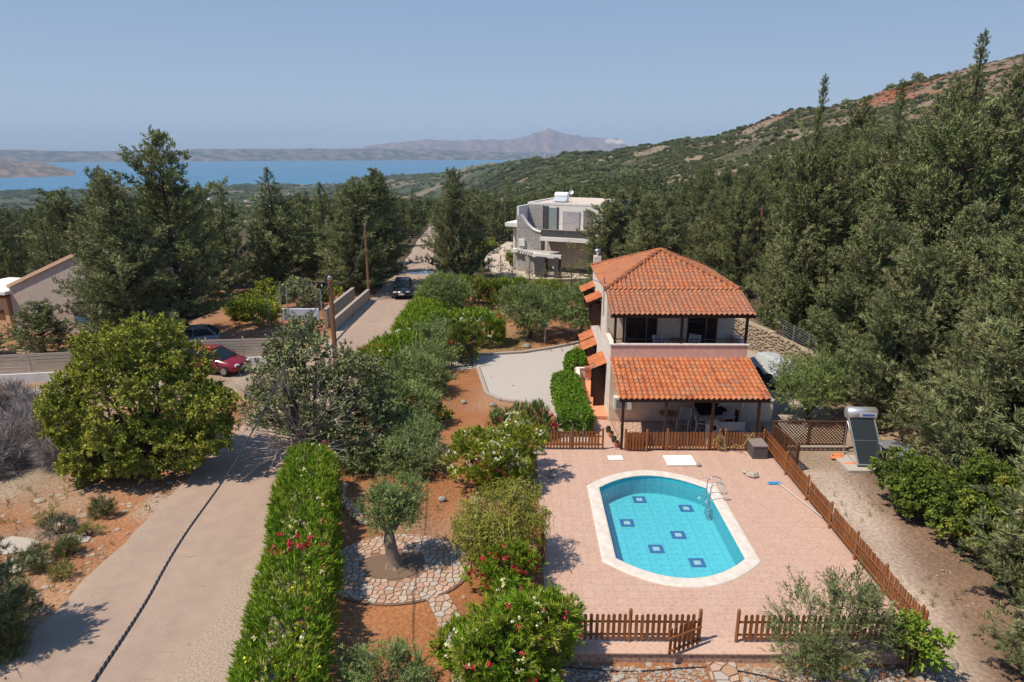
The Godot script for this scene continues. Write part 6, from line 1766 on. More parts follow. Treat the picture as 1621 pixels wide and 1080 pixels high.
# ---------------------------------------------------------------- garden and roadside plants
func garden_plants() -> void:
	var H: Array = [Vector3(-8.05, 0, -24.4), Vector3(-7.2, 0, -20.6), Vector3(-6.25, 0, -16.8), Vector3(-5.4, 0, -12.8), Vector3(-5.0, 0, -9.0)]
	var hd := hedge_row("oleander_hedge", "long bright green oleander hedge between the road and the stone circle", H, 0.94, 1.85, 80, "oleander", OLEA, 0.2, 0.82, 0.6, 0.42)
	hedge_flowers(hd, H, 0.92, 1.85, [[0.45, 0.1, 14, 0.015, 0.3], [0.4, 0.9, 9, 0.05, 0.1], [0.47, -0.6, 6, 0.012, 0.2], [0.1, 0.4, 4, 0.06, 0.3]], REDS, "red_flowers")
	hedge_flowers(hd, H, 0.92, 1.85, [[0.15, 0.2, 40, 0.16, 0.6], [0.5, 0.2, 26, 0.2, 0.7], [0.7, 0.3, 20, 0.2, 0.7]], [leaf(0.22, 0.24, 0.08), WHITES[1]], "pale_flowers", 0.8)
	hedge_flowers(hd, H, 0.92, 1.85, [[0.8, 0.2, 70, 0.1, 0.6]], [leaf(0.25, 0.2, 0.02), leaf(0.24, 0.22, 0.03)], "yellow_leaves", 0.9)
	# oleanders round the pool
	var lo := blob_lobes(Vector3(0, 1.0, 0), Vector3(1.75, 1.15, 1.9), 9, 0.5)
	lo = rough(lo, 16, 0.34)
	var t := bush("oleander", "broad lime green oleander mound full of white flowers beside the terrace", "shrub", Vector3(-0.91, 0.0, -24.82), lo, 64, "oleander", [leaf(0.12, 0.175, 0.016), leaf(0.195, 0.217, 0.026), leaf(0.217, 0.217, 0.07)], 0.42, 0.5, 0.5, 0.78)
	part("white_flowers", blossoms(lo, 520, [leaf(0.24, 0.24, 0.13), WHITES[1], WHITES[0]], 0.85), flower_mat(), t).set_meta("kind", "stuff")
	part("red_flowers", blossoms([lo[0]], 34, REDS, 1.0, Vector3(-0.3, 0.0, 1.4)), flower_mat(), t).set_meta("kind", "stuff")
	lo = blob_lobes(Vector3(0, 0.95, 0), Vector3(1.85, 1.2, 1.45), 10, 0.5)
	lo = rough(lo, 18, 0.34)
	t = bush("oleander", "large oleander with pink red flowers at the front of the terrace", "shrub", Vector3(-0.05, -0.3, -14.78) + Vector3(0, 0, 0.1), lo, 76, "oleander", OLEA, 0.42, 0.45, 0.55, 0.76)
	part("red_flowers", blossoms(lo, 110, REDS, 1.0, Vector3(0.3, 0.1, 0.4)), flower_mat(), t).set_meta("kind", "stuff")
	part("white_flowers", blossoms(lo, 150, [leaf(0.24, 0.24, 0.13), WHITES[1]], 0.75), flower_mat(), t).set_meta("kind", "stuff")
	lo = blob_lobes(Vector3(0, 0.75, 0), Vector3(1.15, 0.75, 0.6), 5, 0.5)
	t = bush("oleander", "low red flowered oleander between the willowy bush and the big oleander", "shrub", Vector3(-0.36, 0.0, -17.93), lo, 64, "oleander", OLEA, 0.5, 0.5, 0.5, 0.72)
	part("red_flowers", blossoms(lo, 90, REDS, 1.0), flower_mat(), t).set_meta("kind", "stuff")
	lo = blob_lobes(Vector3(0, 0.65, 0), Vector3(1.7, 0.7, 0.6), 6, 0.5)
	t = bush("oleander", "sparse oleander sprays with crimson flowers above the picket fence", "shrub", Vector3(0.32, 0.0, -29.5), lo, 15, "oleander", [leaf(0.06, 0.09, 0.03), leaf(0.12, 0.15, 0.05)], 0.4, 0.8, 0.3, 1.4)
	part("red_flowers", blossoms(lo, 75, REDS, 1.15), flower_mat(), t).set_meta("kind", "stuff")
	# the drooping bush
	lo = [[Vector3(0, 1.75, 0), Vector3(1.05, 0.95, 1.0)], [Vector3(0.75, 1.45, 0.2), Vector3(0.8, 0.8, 0.8)], [Vector3(-0.75, 1.35, 0.1), Vector3(0.75, 0.8, 0.8)], [Vector3(0.1, 1.3, 0.6), Vector3(0.85, 0.8, 0.7)], [Vector3(0.5, 2.2, -0.4), Vector3(0.7, 0.55, 0.7)], [Vector3(-0.3, 0.9, 0.3), Vector3(0.8, 0.55, 0.7)]]
	t = tree("drooping_bush", "feathery olive yellow bush with drooping sprays beside the pool terrace", "shrub", Vector3(-0.59, 0.0, -19.3), lo, 54, "willow", [leaf(0.12, 0.13, 0.022), leaf(0.2, 0.19, 0.036), leaf(0.217, 0.19, 0.07)], 0.07, 0.5, 0.3, 0.5, 1.0, 0.6, 0.4)
	# olive with the gnarled trunk
	t = thing("olive_tree", "small olive with thick gnarled trunk in the stone circle", "tree", Vector3(-3.95, 0.0, -19.1))
	var m := MB.new()
	m.tube([Vector3(0.05, -0.1, 0), Vector3(0.02, 0.12, 0), Vector3(-0.03, 0.5, 0.02), Vector3(-0.1, 0.95, 0), Vector3(-0.1, 1.3, 0)], [0.36, 0.25, 0.2, 0.19, 0.14], 11)
	for k in 5:
		var a := TAU * k / 5
		m.tube([Vector3(cos(a) * 0.3, -0.05, sin(a) * 0.3), Vector3(cos(a) * 0.16, 0.25, sin(a) * 0.16), Vector3(-0.06 + cos(a) * 0.06, 0.9, sin(a) * 0.06)], [0.08, 0.07, 0.07], 6)
	lo = [[Vector3(-0.1, 2.0, -0.1), Vector3(0.62, 0.45, 0.6)], [Vector3(-0.55, 1.9, -0.1), Vector3(0.42, 0.32, 0.45)], [Vector3(0.1, 2.45, -0.3), Vector3(0.5, 0.4, 0.5)], [Vector3(0.5, 1.95, -0.1), Vector3(0.38, 0.3, 0.4)], [Vector3(-0.25, 1.72, 0.2), Vector3(0.32, 0.24, 0.3)], [Vector3(0.4, 2.2, -0.7), Vector3(0.5, 0.36, 0.5)]]
	for l in lo: m.tube([Vector3(-0.1, 1.15, 0), (l[0] + Vector3(-0.1, 1.2, 0)) * 0.5, l[0]], [0.1, 0.07, 0.02], 6)
	part("trunk", m.mesh(true), mat("olive_bark", 0.46, 0.37, 0.31, 0.95, ntex(0.03, 5, Color(0.5, 0.48, 0.46), Color(1, 1, 1), 103), 0.5), t)
	part("crown", crown(lo, 84, "olive", OLIVE, 0.55, 0.5, 0.9, 0.55), leafmat("leaf_35", 0.35), t)
	# other olives and low shrubs of the garden: place, radii, label
	for o in [
		[Vector3(-4.65, 0.0, -25.5), Vector3(1.35, 0.8, 0.9), "spreading grey green olive shrub just beyond the gnarled olive"], [Vector3(-6.57, 0.0, -25.71), Vector3(0.8, 0.5, 0.6), "low pale shrub by the curved stone edging"],
		[Vector3(-4.88, 0.0, -26.91), Vector3(1.35, 0.85, 1.1), "rounded dark olive bush at the shaded edge of the red soil"], [Vector3(-5.26, 0.0, -30.81), Vector3(1.2, 0.85, 1.1), "dusty olive bush behind the bright little shrub on red soil"],
		[Vector3(-6.54, 0.0, -31.76), Vector3(1.4, 0.95, 1.4), "olive bush pressed against the big dark roadside tree"], [Vector3(-4.93, 0.0, -34.94), Vector3(1.2, 0.9, 1.2), "grey olive bush reaching over the red soil near the drive kerb"],
		[Vector3(-6.19, 0.0, -36.89), Vector3(1.3, 0.85, 1.3), "dark olive bush between the roadside hedge and the drive"], [Vector3(-5.11, 0.0, -38.71), Vector3(1.15, 0.85, 1.2), "pale olive bush left of the iron gate"],
		[Vector3(-6.09, 0.0, -41.48), Vector3(1.3, 0.9, 1.3), "olive bush behind the red flowered hedge end"], [Vector3(-5.46, 0.0, -43.74), Vector3(1.1, 0.85, 1.2), "olive bush rising over the white flowered hedge"],
		[Vector3(-3.4, 0.0, -13.79), Vector3(1.0, 0.5, 0.7), "low fine leaved shrub at the bottom edge beside two grey stones"]]:
		lo = blob_lobes(Vector3(0, o[1].y * 0.95, 0), o[1], 8, 0.52)
		bush("olive_shrub", o[2], "shrub", o[0], lo, 42 if o[0].z < -30 else 56, "olive", OLIVE, 0.35, 0.45, 0.5, 1.2 if o[0].z < -30 else 0.95)
	for o in [[Vector3(0.82, 0.0, -46.46), 2.0, "round olive tree on a short trunk in the red clearing"], [Vector3(-5.6, 0.0, -51.7), 1.9, "wide olive tree nearest the road behind the white flowered hedge"], [Vector3(4.38, 0.0, -46.49), 2.1, "olive tree close to the upper corner of the villa"]]:
		lo = blob_lobes(Vector3(0, 2.25 * o[1] / 2.1, 0), Vector3(o[1] * 1.02, o[1] * 0.72, o[1]), 11, 0.45)
		tree("olive_tree", o[2], "tree", o[0], lo, 30, "olive", OLIVE, 0.13, 0.9, 0.35, 0.5, 1.3, 0.62, 0.35)
	lo = blob_lobes(Vector3(0.1, 1.7, 0), Vector3(2.0, 1.35, 1.4), 10, 0.42)
	tree("olive_tree", "loose olive tree with several stems behind the lattice trellis", "tree", Vector3(14.3, 0, -31.5), lo, 34, "olive", [leaf(0.085, 0.12, 0.035), leaf(0.15, 0.185, 0.065), leaf(0.2, 0.215, 0.11)], 0.07, 0.35, 0.5, 0.5, 1.15, 0.55, 0.4)
	lo = [[Vector3(-0.5, 1.75, 0.1), Vector3(0.75, 0.85, 0.7)], [Vector3(-0.75, 1.25, 0.3), Vector3(0.6, 0.6, 0.6)], [Vector3(0.5, 2.2, -0.4), Vector3(0.5, 0.75, 0.5)], [Vector3(1.1, 1.7, -0.3), Vector3(0.6, 0.5, 0.5)], [Vector3(0.1, 1.35, 0.3), Vector3(0.7, 0.6, 0.6)], [Vector3(1.45, 1.2, -0.1), Vector3(0.55, 0.4, 0.45)]]
	tree("olive_tree", "young airy olive leaning over the front picket fence", "tree", Vector3(7.9, -0.35, -14.75), lo, 42, "olive", [leaf(0.06, 0.075, 0.03), leaf(0.115, 0.135, 0.055), leaf(0.17, 0.18, 0.09)], 0.05, 0.7, 0.45, 0.5, 0.92, 0.55, 0.35)
	lo = blob_lobes(Vector3(0, 0.9, 0), Vector3(0.6, 0.85, 0.5), 7, 0.42)
	bush("laurel_shrub", "fresh bright green shrub outside the corner of the picket fence", "shrub", Vector3(10.28, -0.3, -14.92), lo, 30, "broad", [leaf(0.07, 0.13, 0.015), leaf(0.16, 0.22, 0.03), leaf(0.25, 0.24, 0.04)], 0.5, 0.4, 0.6, 0.8)
	t = thing("yucca", "spiky yellow green yucca at the bottom edge below the fence", "plant", Vector3(8.1, -0.35, -14.73))
	var f := Fol.new()
	for k in 34:
		var s := PackedVector3Array()
		var a := rf(0, TAU); var e := rf(0.15, 1.25)
		kite(s, Vector3.ZERO, Vector3(cos(a) * sin(e), cos(e), sin(a) * sin(e)) * rf(0.6, 0.95), 0.026)
		f.add(s, Vector3(0, 0.1, 0), Vector3.UP, 1.0, leaf(0.17, 0.2, 0.04).lerp(leaf(0.25, 0.25, 0.1), rng.randf()), 0)
	part("leaves", fol_mesh(f), leafmat("leaf_45", 0.45), t)
	# clipped hedges beside the house
	hedge_row("clipped_hedge", "squared bright green hedge along the low entrance wall", [Vector3(2.6, 0, -36.0), Vector3(2.68, 0, -33), Vector3(2.82, 0, -29.45)], 0.72, 1.05, 112, "box", [leaf(0.055, 0.125, 0.012), leaf(0.13, 0.23, 0.022), leaf(0.2, 0.25, 0.04)], 0.06, 1.15, 0.4, 0.5)
	hedge_row("clipped_hedge", "shorter rounded green hedge under the first floor canopies by the drive", [Vector3(3.6, 0, -39.6), Vector3(3.5, 0, -37.4)], 0.66, 1.25, 130, "box", [leaf(0.055, 0.125, 0.012), leaf(0.13, 0.23, 0.022)], 0.1, 1.3, 0.4, 0.5)
	t = thing("flower_pot", "orange planter with flowers between the two clipped hedges", "plant pot", Vector3(4.1, 0.35, -36.9))
	part("pot", MB.new().bev(Vector3(0, 0.55, 0), Vector3(0.6, 0.2, 0.25), 0.02).box(Vector3(0, 0.22, 0), Vector3(0.5, 0.44, 0.2)).mesh(), mat("terracotta", 0.42, 0.15, 0.08), t)
	# roadside oleander row: hedge pieces with white and red flowers
	var W2: Array = [Vector3(-9.34, 0.0, -60.04), Vector3(-8.42, 0.0, -48.99), Vector3(-7.67, 0.0, -42.29)]
	for i in W2.size(): W2[i].x = road_x(W2[i].z) + 3.6
	hd = hedge_row("oleander_hedge", "white flowered oleander hedge along the road beside the passing car", W2, 1.15, 1.7, 22, "oleander", OLEA, 0.2, 1.7, 0.6, 0.5)
	hedge_flowers(hd, W2, 1.15, 1.7, [[0.6, -0.5, 90, 0.3], [0.3, 0, 50, 0.3]], WHITES, "white_flowers", 1.4)
	var W3: Array = [Vector3(-6.67, 0.0, -40.55), Vector3(-8.05, 0.0, -37.53)]
	W3 = [Vector3(-6.9, 0, -41.0), Vector3(-8.3, 0, -36.5)]
	hd = hedge_row("oleander_hedge", "bright oleander clump with red and white flowers at the drive entrance", W3, 1.3, 1.75, 26, "oleander", [leaf(0.085, 0.15, 0.014), leaf(0.17, 0.26, 0.025)], 0.2, 1.5, 0.6, 0.5)
	hedge_flowers(hd, W3, 1.3, 1.75, [[0.75, -0.5, 26, 0.1], [0.6, 0.4, 14, 0.2]], REDS, "red_flowers", 1.4)
	hedge_flowers(hd, W3, 1.3, 1.75, [[0.5, 0.8, 40, 0.25]], WHITES, "white_flowers", 1.4)
	var W4: Array = [Vector3(-5.6, 0, -45.3), Vector3(-1.1, 0, -44.7)]
	hd = hedge_row("oleander_hedge", "dense green oleander hedge dotted with white flowers above the drive", W4, 1.2, 2.0, 26, "oleander", OLEA, 0.15, 1.5, 0.6, 0.5)
	hedge_flowers(hd, W4, 1.2, 2.0, [[0.6, 0.7, 130, 0.25], [0.5, -0.9, 60, 0.25]], WHITES, "white_flowers", 1.4)
	hedge_flowers(hd, W4, 1.2, 2.0, [[0.97, 0.2, 22, 0.05]], REDS, "red_flowers", 1.2)
	lo = blob_lobes(Vector3(0, 1.15, 0), Vector3(1.1, 1.15, 0.9), 6, 0.5)
	t = bush("oleander", "red flowered oleander standing at the iron gate", "shrub", Vector3(-3.35, 0, -40.9), lo, 34, "oleander", [leaf(0.07, 0.095, 0.02), leaf(0.14, 0.16, 0.035)], 0.45, 0.5, 0.5, 1.4)
	part("red_flowers", blossoms(lo, 90, REDS, 1.2), flower_mat(), t).set_meta("kind", "stuff")
	var W5: Array = [Vector3(-5.6, 0, -56.5), Vector3(-1.0, 0, -55.8), Vector3(3.8, 0, -54.6)]
	hd = hedge_row("oleander_hedge", "tall yellowish oleander row with pink flowers below the modern house", W5, 1.1, 2.0, 18, "oleander", [leaf(0.075, 0.11, 0.016), leaf(0.16, 0.19, 0.03), leaf(0.24, 0.2, 0.1)], 0.3, 2.0, 0.5, 0.45)
	hedge_flowers(hd, W5, 1.1, 2.0, [[0.4, 0.5, 60, 0.2], [0.8, 0.5, 60, 0.2]], [Color(0.8, 0.3, 0.28), Color(0.75, 0.22, 0.22)], "pink_flowers", 1.7)
	lo = blob_lobes(Vector3(0, 0.5, 0), Vector3(0.7, 0.5, 0.6), 4, 0.5)
	bush("geranium_shrub", "small bright yellow green shrub at the foot of the olive bushes", "shrub", Vector3(-4.03, 0.0, -30.82), lo, 34, "broad", [leaf(0.1, 0.17, 0.015), leaf(0.2, 0.25, 0.03)], 0.5, 0.4, 0.6, 0.9)
	# prickly pear or young cactus in the clearing
	t = thing("young_tree", "thin pale stake with a tuft of light green leaves in the red clearing", "sapling", Vector3(1.83, 0.0, -44.87))
	part("stem", MB.new().rod(Vector3.ZERO, Vector3(0.05, 1.35, 0), 0.05, 6).mesh(), mat("stake_pale", 0.45, 0.42, 0.36), t)
	f = Fol.new()
	for k in 14: f.add(sprig("broad", k), Vector3(0, 1.1 + rf(0, 0.4), 0), rdir() + Vector3.UP * 0.3, 1.3, leaf(0.16, 0.22, 0.12), rng.randf() * 6)
	part("crown", fol_mesh(f), leafmat("leaf_45", 0.45), t)
	# the two big broadleaved trees by the road
	lo = [[Vector3(0, 2.6, 0), Vector3(2.4, 2.2, 2.2)], [Vector3(-1.7, 2.3, 0.3), Vector3(1.6, 1.5, 1.5)], [Vector3(1.5, 2.2, -0.2), Vector3(1.6, 1.4, 1.5)], [Vector3(-0.6, 4.2, 0), Vector3(1.5, 1.3, 1.4)], [Vector3(0.5, 4.7, -0.3), Vector3(1.2, 1.1, 1.2)], [Vector3(-0.4, 1.4, 1.5), Vector3(1.7, 1.1, 1.1)], [Vector3(1.2, 3.6, -0.6), Vector3(1.4, 1.2, 1.2)], [Vector3(-1.9, 3.3, -0.3), Vector3(1.1, 1.0, 1.1)], [Vector3(1.0, 1.1, 1.0), Vector3(1.4, 0.9, 1.0)], [Vector3(-1.5, 0.9, 1.2), Vector3(1.2, 0.8, 0.9)], [Vector3(2.7, 2.4, 0.0), Vector3(1.2, 1.0, 1.1)], [Vector3(2.9, 1.5, 0.8), Vector3(1.0, 0.7, 0.8)], [Vector3(-2.6, 2.2, 0.6), Vector3(1.0, 0.8, 0.9)]]
	for l in lo: l[0].y *= 1.1
	lo = rough(lo, 34, 0.5)
	t = tree("broadleaf_tree", "big bushy yellow green tree at the left edge of the road", "tree", Vector3(-15.6, 0, -26.3), lo, 34, "broad", LIME, 0.14, 0.5, 0.35, 0.7, 0.88, 0.72, 0.4)
	lo = [[Vector3(-1.3, 3.6, 0.2), Vector3(1.3, 1.0, 1.2)], [Vector3(0.3, 4.2, -0.2), Vector3(1.5, 1.1, 1.4)], [Vector3(1.5, 3.2, -0.4), Vector3(1.4, 1.3, 1.3)], [Vector3(0.5, 2.6, 0.3), Vector3(1.6, 1.2, 1.3)], [Vector3(-2.0, 2.6, 0.5), Vector3(1.1, 0.7, 0.9)], [Vector3(-0.6, 2.6, 0.9), Vector3(1.2, 0.8, 0.9)], [Vector3(1.9, 2.2, 0.2), Vector3(1.1, 1.1, 1.1)], [Vector3(1.5, 1.2, 0.6), Vector3(1.2, 0.9, 1.0)], [Vector3(-0.9, 4.8, -0.8), Vector3(1.0, 0.7, 0.9)], [Vector3(2.0, 3.2, -0.4), Vector3(0.9, 0.9, 0.9)]]
	lo = rough(lo, 22, 0.42)
	t = tree("carob_tree", "dusty grey green tree leaning over the road with bare lower twigs", "tree", Vector3(-8.6, 0, -27.0), lo, 21, "carob", CAROB, 0.16, 0.9, 0.3, 0.7, 1.1, 0.6, 0.35)
	m = MB.new()
	for k in 130:
		var a := Vector3(-0.3, 1.0, 0.3)
		var e := Vector3(rf(-2.7, 2.0), rf(0.6, 4.4), rf(0.2, 2.2))
		var mid := a.lerp(e, 0.5) + rdir() * 0.3
		m.tube([a, mid, e], [0.035, 0.02, 0.006], 4)
		for j in 3: m.tube([mid.lerp(e, 0.5), e + rdir() * 0.5], [0.012, 0.004], 3)
	part("bare_twigs", m.mesh(), mat("dry_twig", 0.42, 0.35, 0.33, 0.95), t)
	# rough verge: scrub, dry bushes, grass
	var k2 := 0
	var vs: Array = []; var vc: Array = []
	for k in 900:
		var z := rf(-33, -9)
		var x := road_x(z) - 2.6 - pow(rng.randf(), 1.3) * 9
		var n := nz2.get_noise_2d(x * 7, z * 7)
		if n < -0.15: continue
		var s := rf(0.03, 0.1) * (2.4 if rng.randf() < 0.06 else 1.0)
		vs.append(Transform3D(Basis(Vector3.UP, rf(0, 6)).scaled(Vector3(s * 1.3, s * 0.6, s)), Vector3(x, land(x, z) + s * 0.15, z)))
		vc.append(Color(0.62, 0.53, 0.44).lerp(Color(0.5, 0.34, 0.22), rng.randf()))
	copies("verge_stones", rock_mesh(4), mats["rubble"], vs, self, vc)
	for p in [[Vector3(-15.15, 0.0, -22.25), Vector3(0.75, 0.45, 0.6), 0], [Vector3(-15.95, 0.0, -20.97), Vector3(0.6, 0.35, 0.5), 1], [Vector3(-15.34, 0.0, -18.93), Vector3(0.8, 0.45, 0.7), 0], [Vector3(-14.77, 0.0, -19.64), Vector3(0.6, 0.4, 0.5), 0], [Vector3(-14.84, 0.0, -20.78), Vector3(0.4, 0.25, 0.35), 2], [Vector3(-14.21, 0.0, -18.44), Vector3(0.5, 0.3, 0.4), 2], [Vector3(-14.63, 0.0, -17.06), Vector3(0.7, 0.4, 0.7), 0], [Vector3(-13.52, 0.0, -15.24), Vector3(0.8, 0.5, 0.7), 0], [Vector3(-16.83, 0.0, -21.8), Vector3(0.5, 0.3, 0.4), 2]]:
		k2 += 1
		bush("verge_shrub", ["low dull green shrub in the stony verge left of the road", "greyish shrub in the stony verge left of the road", "yellowish tuft in the stony verge left of the road"][p[2]], "shrub", p[0], blob_lobes(Vector3(0, p[1].y * 0.6, 0), p[1] * 0.72, 6, 0.5), 60, "grass", [[leaf(0.07, 0.08, 0.03), leaf(0.13, 0.13, 0.05)], [leaf(0.1, 0.11, 0.07), leaf(0.17, 0.17, 0.11)], [leaf(0.15, 0.14, 0.04), leaf(0.22, 0.2, 0.07)]][p[2]], 0.3, 0.5, 0.6, 0.75, "low scrub on the verge")
	for p in [[Vector3(-21.9, 0.0, -28.6), Vector3(2.2, 0.8, 1.3)], [Vector3(-22.57, 0.0, -26.03), Vector3(1.8, 0.8, 1.2)], [Vector3(-19.04, 0.0, -26.36), Vector3(1.3, 0.6, 0.8)], [Vector3(-25.83, 0.0, -32.01), Vector3(1.8, 0.7, 1.0)], [Vector3(-23.64, 0.0, -31.61), Vector3(1.3, 0.5, 0.8)]]:
		bush("dry_bush", "dry grey leafless bush on the rough ground behind the big green tree", "shrub", p[0], blob_lobes(Vector3(0, p[1].y * 0.7, 0), p[1], 6, 0.5), 34, "twig", [leaf(0.13, 0.105, 0.1), leaf(0.22, 0.19, 0.18)], 0.0, 0.5, 0.6, 1.5, "dry bushes on the rough ground")
	f = Fol.new()
	for k in 4600:
		var x := rf(-24, 18); var z := rf(-62, -11)
		var n := nz2.get_noise_2d(x * 6 + 70, z * 6)
		var rx := road_x(z)
		var ok := false
		if x < rx - 2.5 and x > rx - 9 and n > -0.1: ok = true
		if x > -4 and x < 4 and z < -43 and n > 0.0: ok = true
		if x > rx + 2.5 and x < -1 and z > -34 and n > 0.3 and rng.randf() < 0.25: ok = true
		if x > 11.6 and x < 14 and n > 0.25 and z > -24: ok = true
		if not ok: continue
		f.add(sprig("grass", k), Vector3(x, land(x, z), z), Vector3.UP + rdir() * 0.2, rf(0.5, 1.1), leaf(0.2, 0.165, 0.07).lerp(leaf(0.12, 0.12, 0.04), rng.randf()), rng.randf() * 6)
	var g := part("dry_grass", fol_mesh(f), leafmat("leaf_30", 0.3), self)
	g.set_meta("kind", "stuff")
	# leaf litter in the shade of the hedge and under the conifers
	f = Fol.new()
	for k in 5200:
		var x := rf(-6.5, -4.2) if k % 2 else rf(13.2, 16.5)
		var z := rf(-25, -9) if k % 2 else rf(-26, -11)
		if k % 2: x += (z + 17) * -0.26
		var s := PackedVector3Array()
		var a := rf(0, TAU)
		kite(s, Vector3.ZERO, Vector3(cos(a), rf(-0.1, 0.3), sin(a)) * rf(0.05, 0.11), 0.015)
		f.add(s, Vector3(x, land(x, z) + 0.015, z), Vector3.UP, 1.0, leaf(0.16, 0.1, 0.06).lerp(leaf(0.24, 0.17, 0.1), rng.randf()), 0)
	g = part("leaf_litter", fol_mesh(f), leafmat("leaf_0", 0.0), self)
	g.set_meta("kind", "stuff")
	# laurels at the right of the pool yard
	for o in [[Vector3(14.7, 0, -22.8), Vector3(1.3, 1.15, 1.4), "dark glossy laurel nearest the solar panel"], [Vector3(15.2, 0, -20.4), Vector3(1.5, 1.5, 1.5), "yellow tinged laurel in the middle of the yard edge"], [Vector3(15.7, 0, -18.2), Vector3(1.4, 1.1, 1.4), "dark laurel over the brown mulch near the fence corner"]]:
		bush("laurel_shrub", o[2], "shrub", o[0], blob_lobes(Vector3(0, o[1].y, 0), o[1], 8, 0.5), 60, "broad", [leaf(0.05, 0.075, 0.016), leaf(0.11, 0.15, 0.025), leaf(0.24, 0.22, 0.04) if o[1].y > 1.3 else leaf(0.14, 0.16, 0.04)], 0.35, 0.35, 0.6, 0.68)
	# orchard: young trees and bushes on red soil, left of the road
	k2 = 0
	for o in [[Vector3(-17.9, 0.0, -55.49), 1.5, 1], [Vector3(-22.66, 0.0, -59.92), 0.9, 0], [Vector3(-20.65, 0.0, -57.37), 0.8, 0], [Vector3(-21.84, 0.0, -54.99), 1.0, 0], [Vector3(-17.53, 0.0, -57.9), 0.8, 0], [Vector3(-19.87, 0.0, -52.82), 0.9, 0], [Vector3(-19.53, 0.0, -49.82), 1.2, 0], [Vector3(-16.0, 0.0, -57.91), 0.8, 0], [Vector3(-20.83, 0.0, -61.31), 0.8, 0], [Vector3(-21.48, 0.0, -51.77), 1.0, 0]]:
		k2 += 1
		bush("orchard_shrub", "large silvery shrub on the red orchard soil behind the white wall" if o[2] else "young yellow green shrub on the red soil of the orchard", "shrub", o[0], blob_lobes(Vector3(0, o[1] * 0.8, 0), Vector3(1, 0.8, 1) * o[1], 5, 0.5), 11, "scrub", [leaf(0.15, 0.17, 0.09), leaf(0.21, 0.22, 0.13)] if o[2] else [leaf(0.1, 0.14, 0.02), leaf(0.2, 0.22, 0.03)], 0.4, 0.4, 0.6, 0.6, "" if o[2] else "young shrubs in the orchard")
	for o in [[Vector3(-5.4, -1.5, -106.43), 1.6, [leaf(0.16, 0.2, 0.025), leaf(0.24, 0.25, 0.04)], "bright yellow green shrub beside the gate pillar of the modern house", -96.0, -5.0], [Vector3(0, 0, 0), 1.1, [leaf(0.2, 0.03, 0.15), leaf(0.22, 0.06, 0.2)], "magenta bougainvillea at the gate pillar", -101.0, -7.0], [Vector3(0, 0, 0), 0.9, [leaf(0.12, 0.15, 0.03), leaf(0.2, 0.2, 0.05)], "green shrub at the left bend of the cream drive", -92.0, -4.6], [Vector3(0, 0, 0), 1.1, [leaf(0.1, 0.13, 0.03), leaf(0.17, 0.2, 0.05)], "round shrub beside the modern house wall on the drive", -90.0, 0.2], [Vector3(0, 0, 0), 1.0, [leaf(0.12, 0.14, 0.04), leaf(0.2, 0.2, 0.07)], "low shrub between the drive and the pergola", -83.5, -0.4]]:
		var at := Vector3(o[5], land(o[5], o[4]) + 0.4, o[4])
		bush("courtyard_shrub", o[3], "shrub", at, blob_lobes(Vector3(0, o[1] * 0.7, 0), Vector3(1, 0.75, 1) * o[1], 5, 0.5), 10, "scrub", o[2], 0.4, 0.4, 0.6, 0.7)
	hedge_row("drive_hedge", "low yellow green hedge along the curved cream drive", [Vector3(-5.2, -0.9, -81), Vector3(-5.4, -0.9, -87), Vector3(-3.6, -0.9, -96)], 0.6, 1.2, 8, "scrub", [leaf(0.13, 0.15, 0.03), leaf(0.22, 0.22, 0.05)], 0.2, 0.7, 0.4, 0.4)

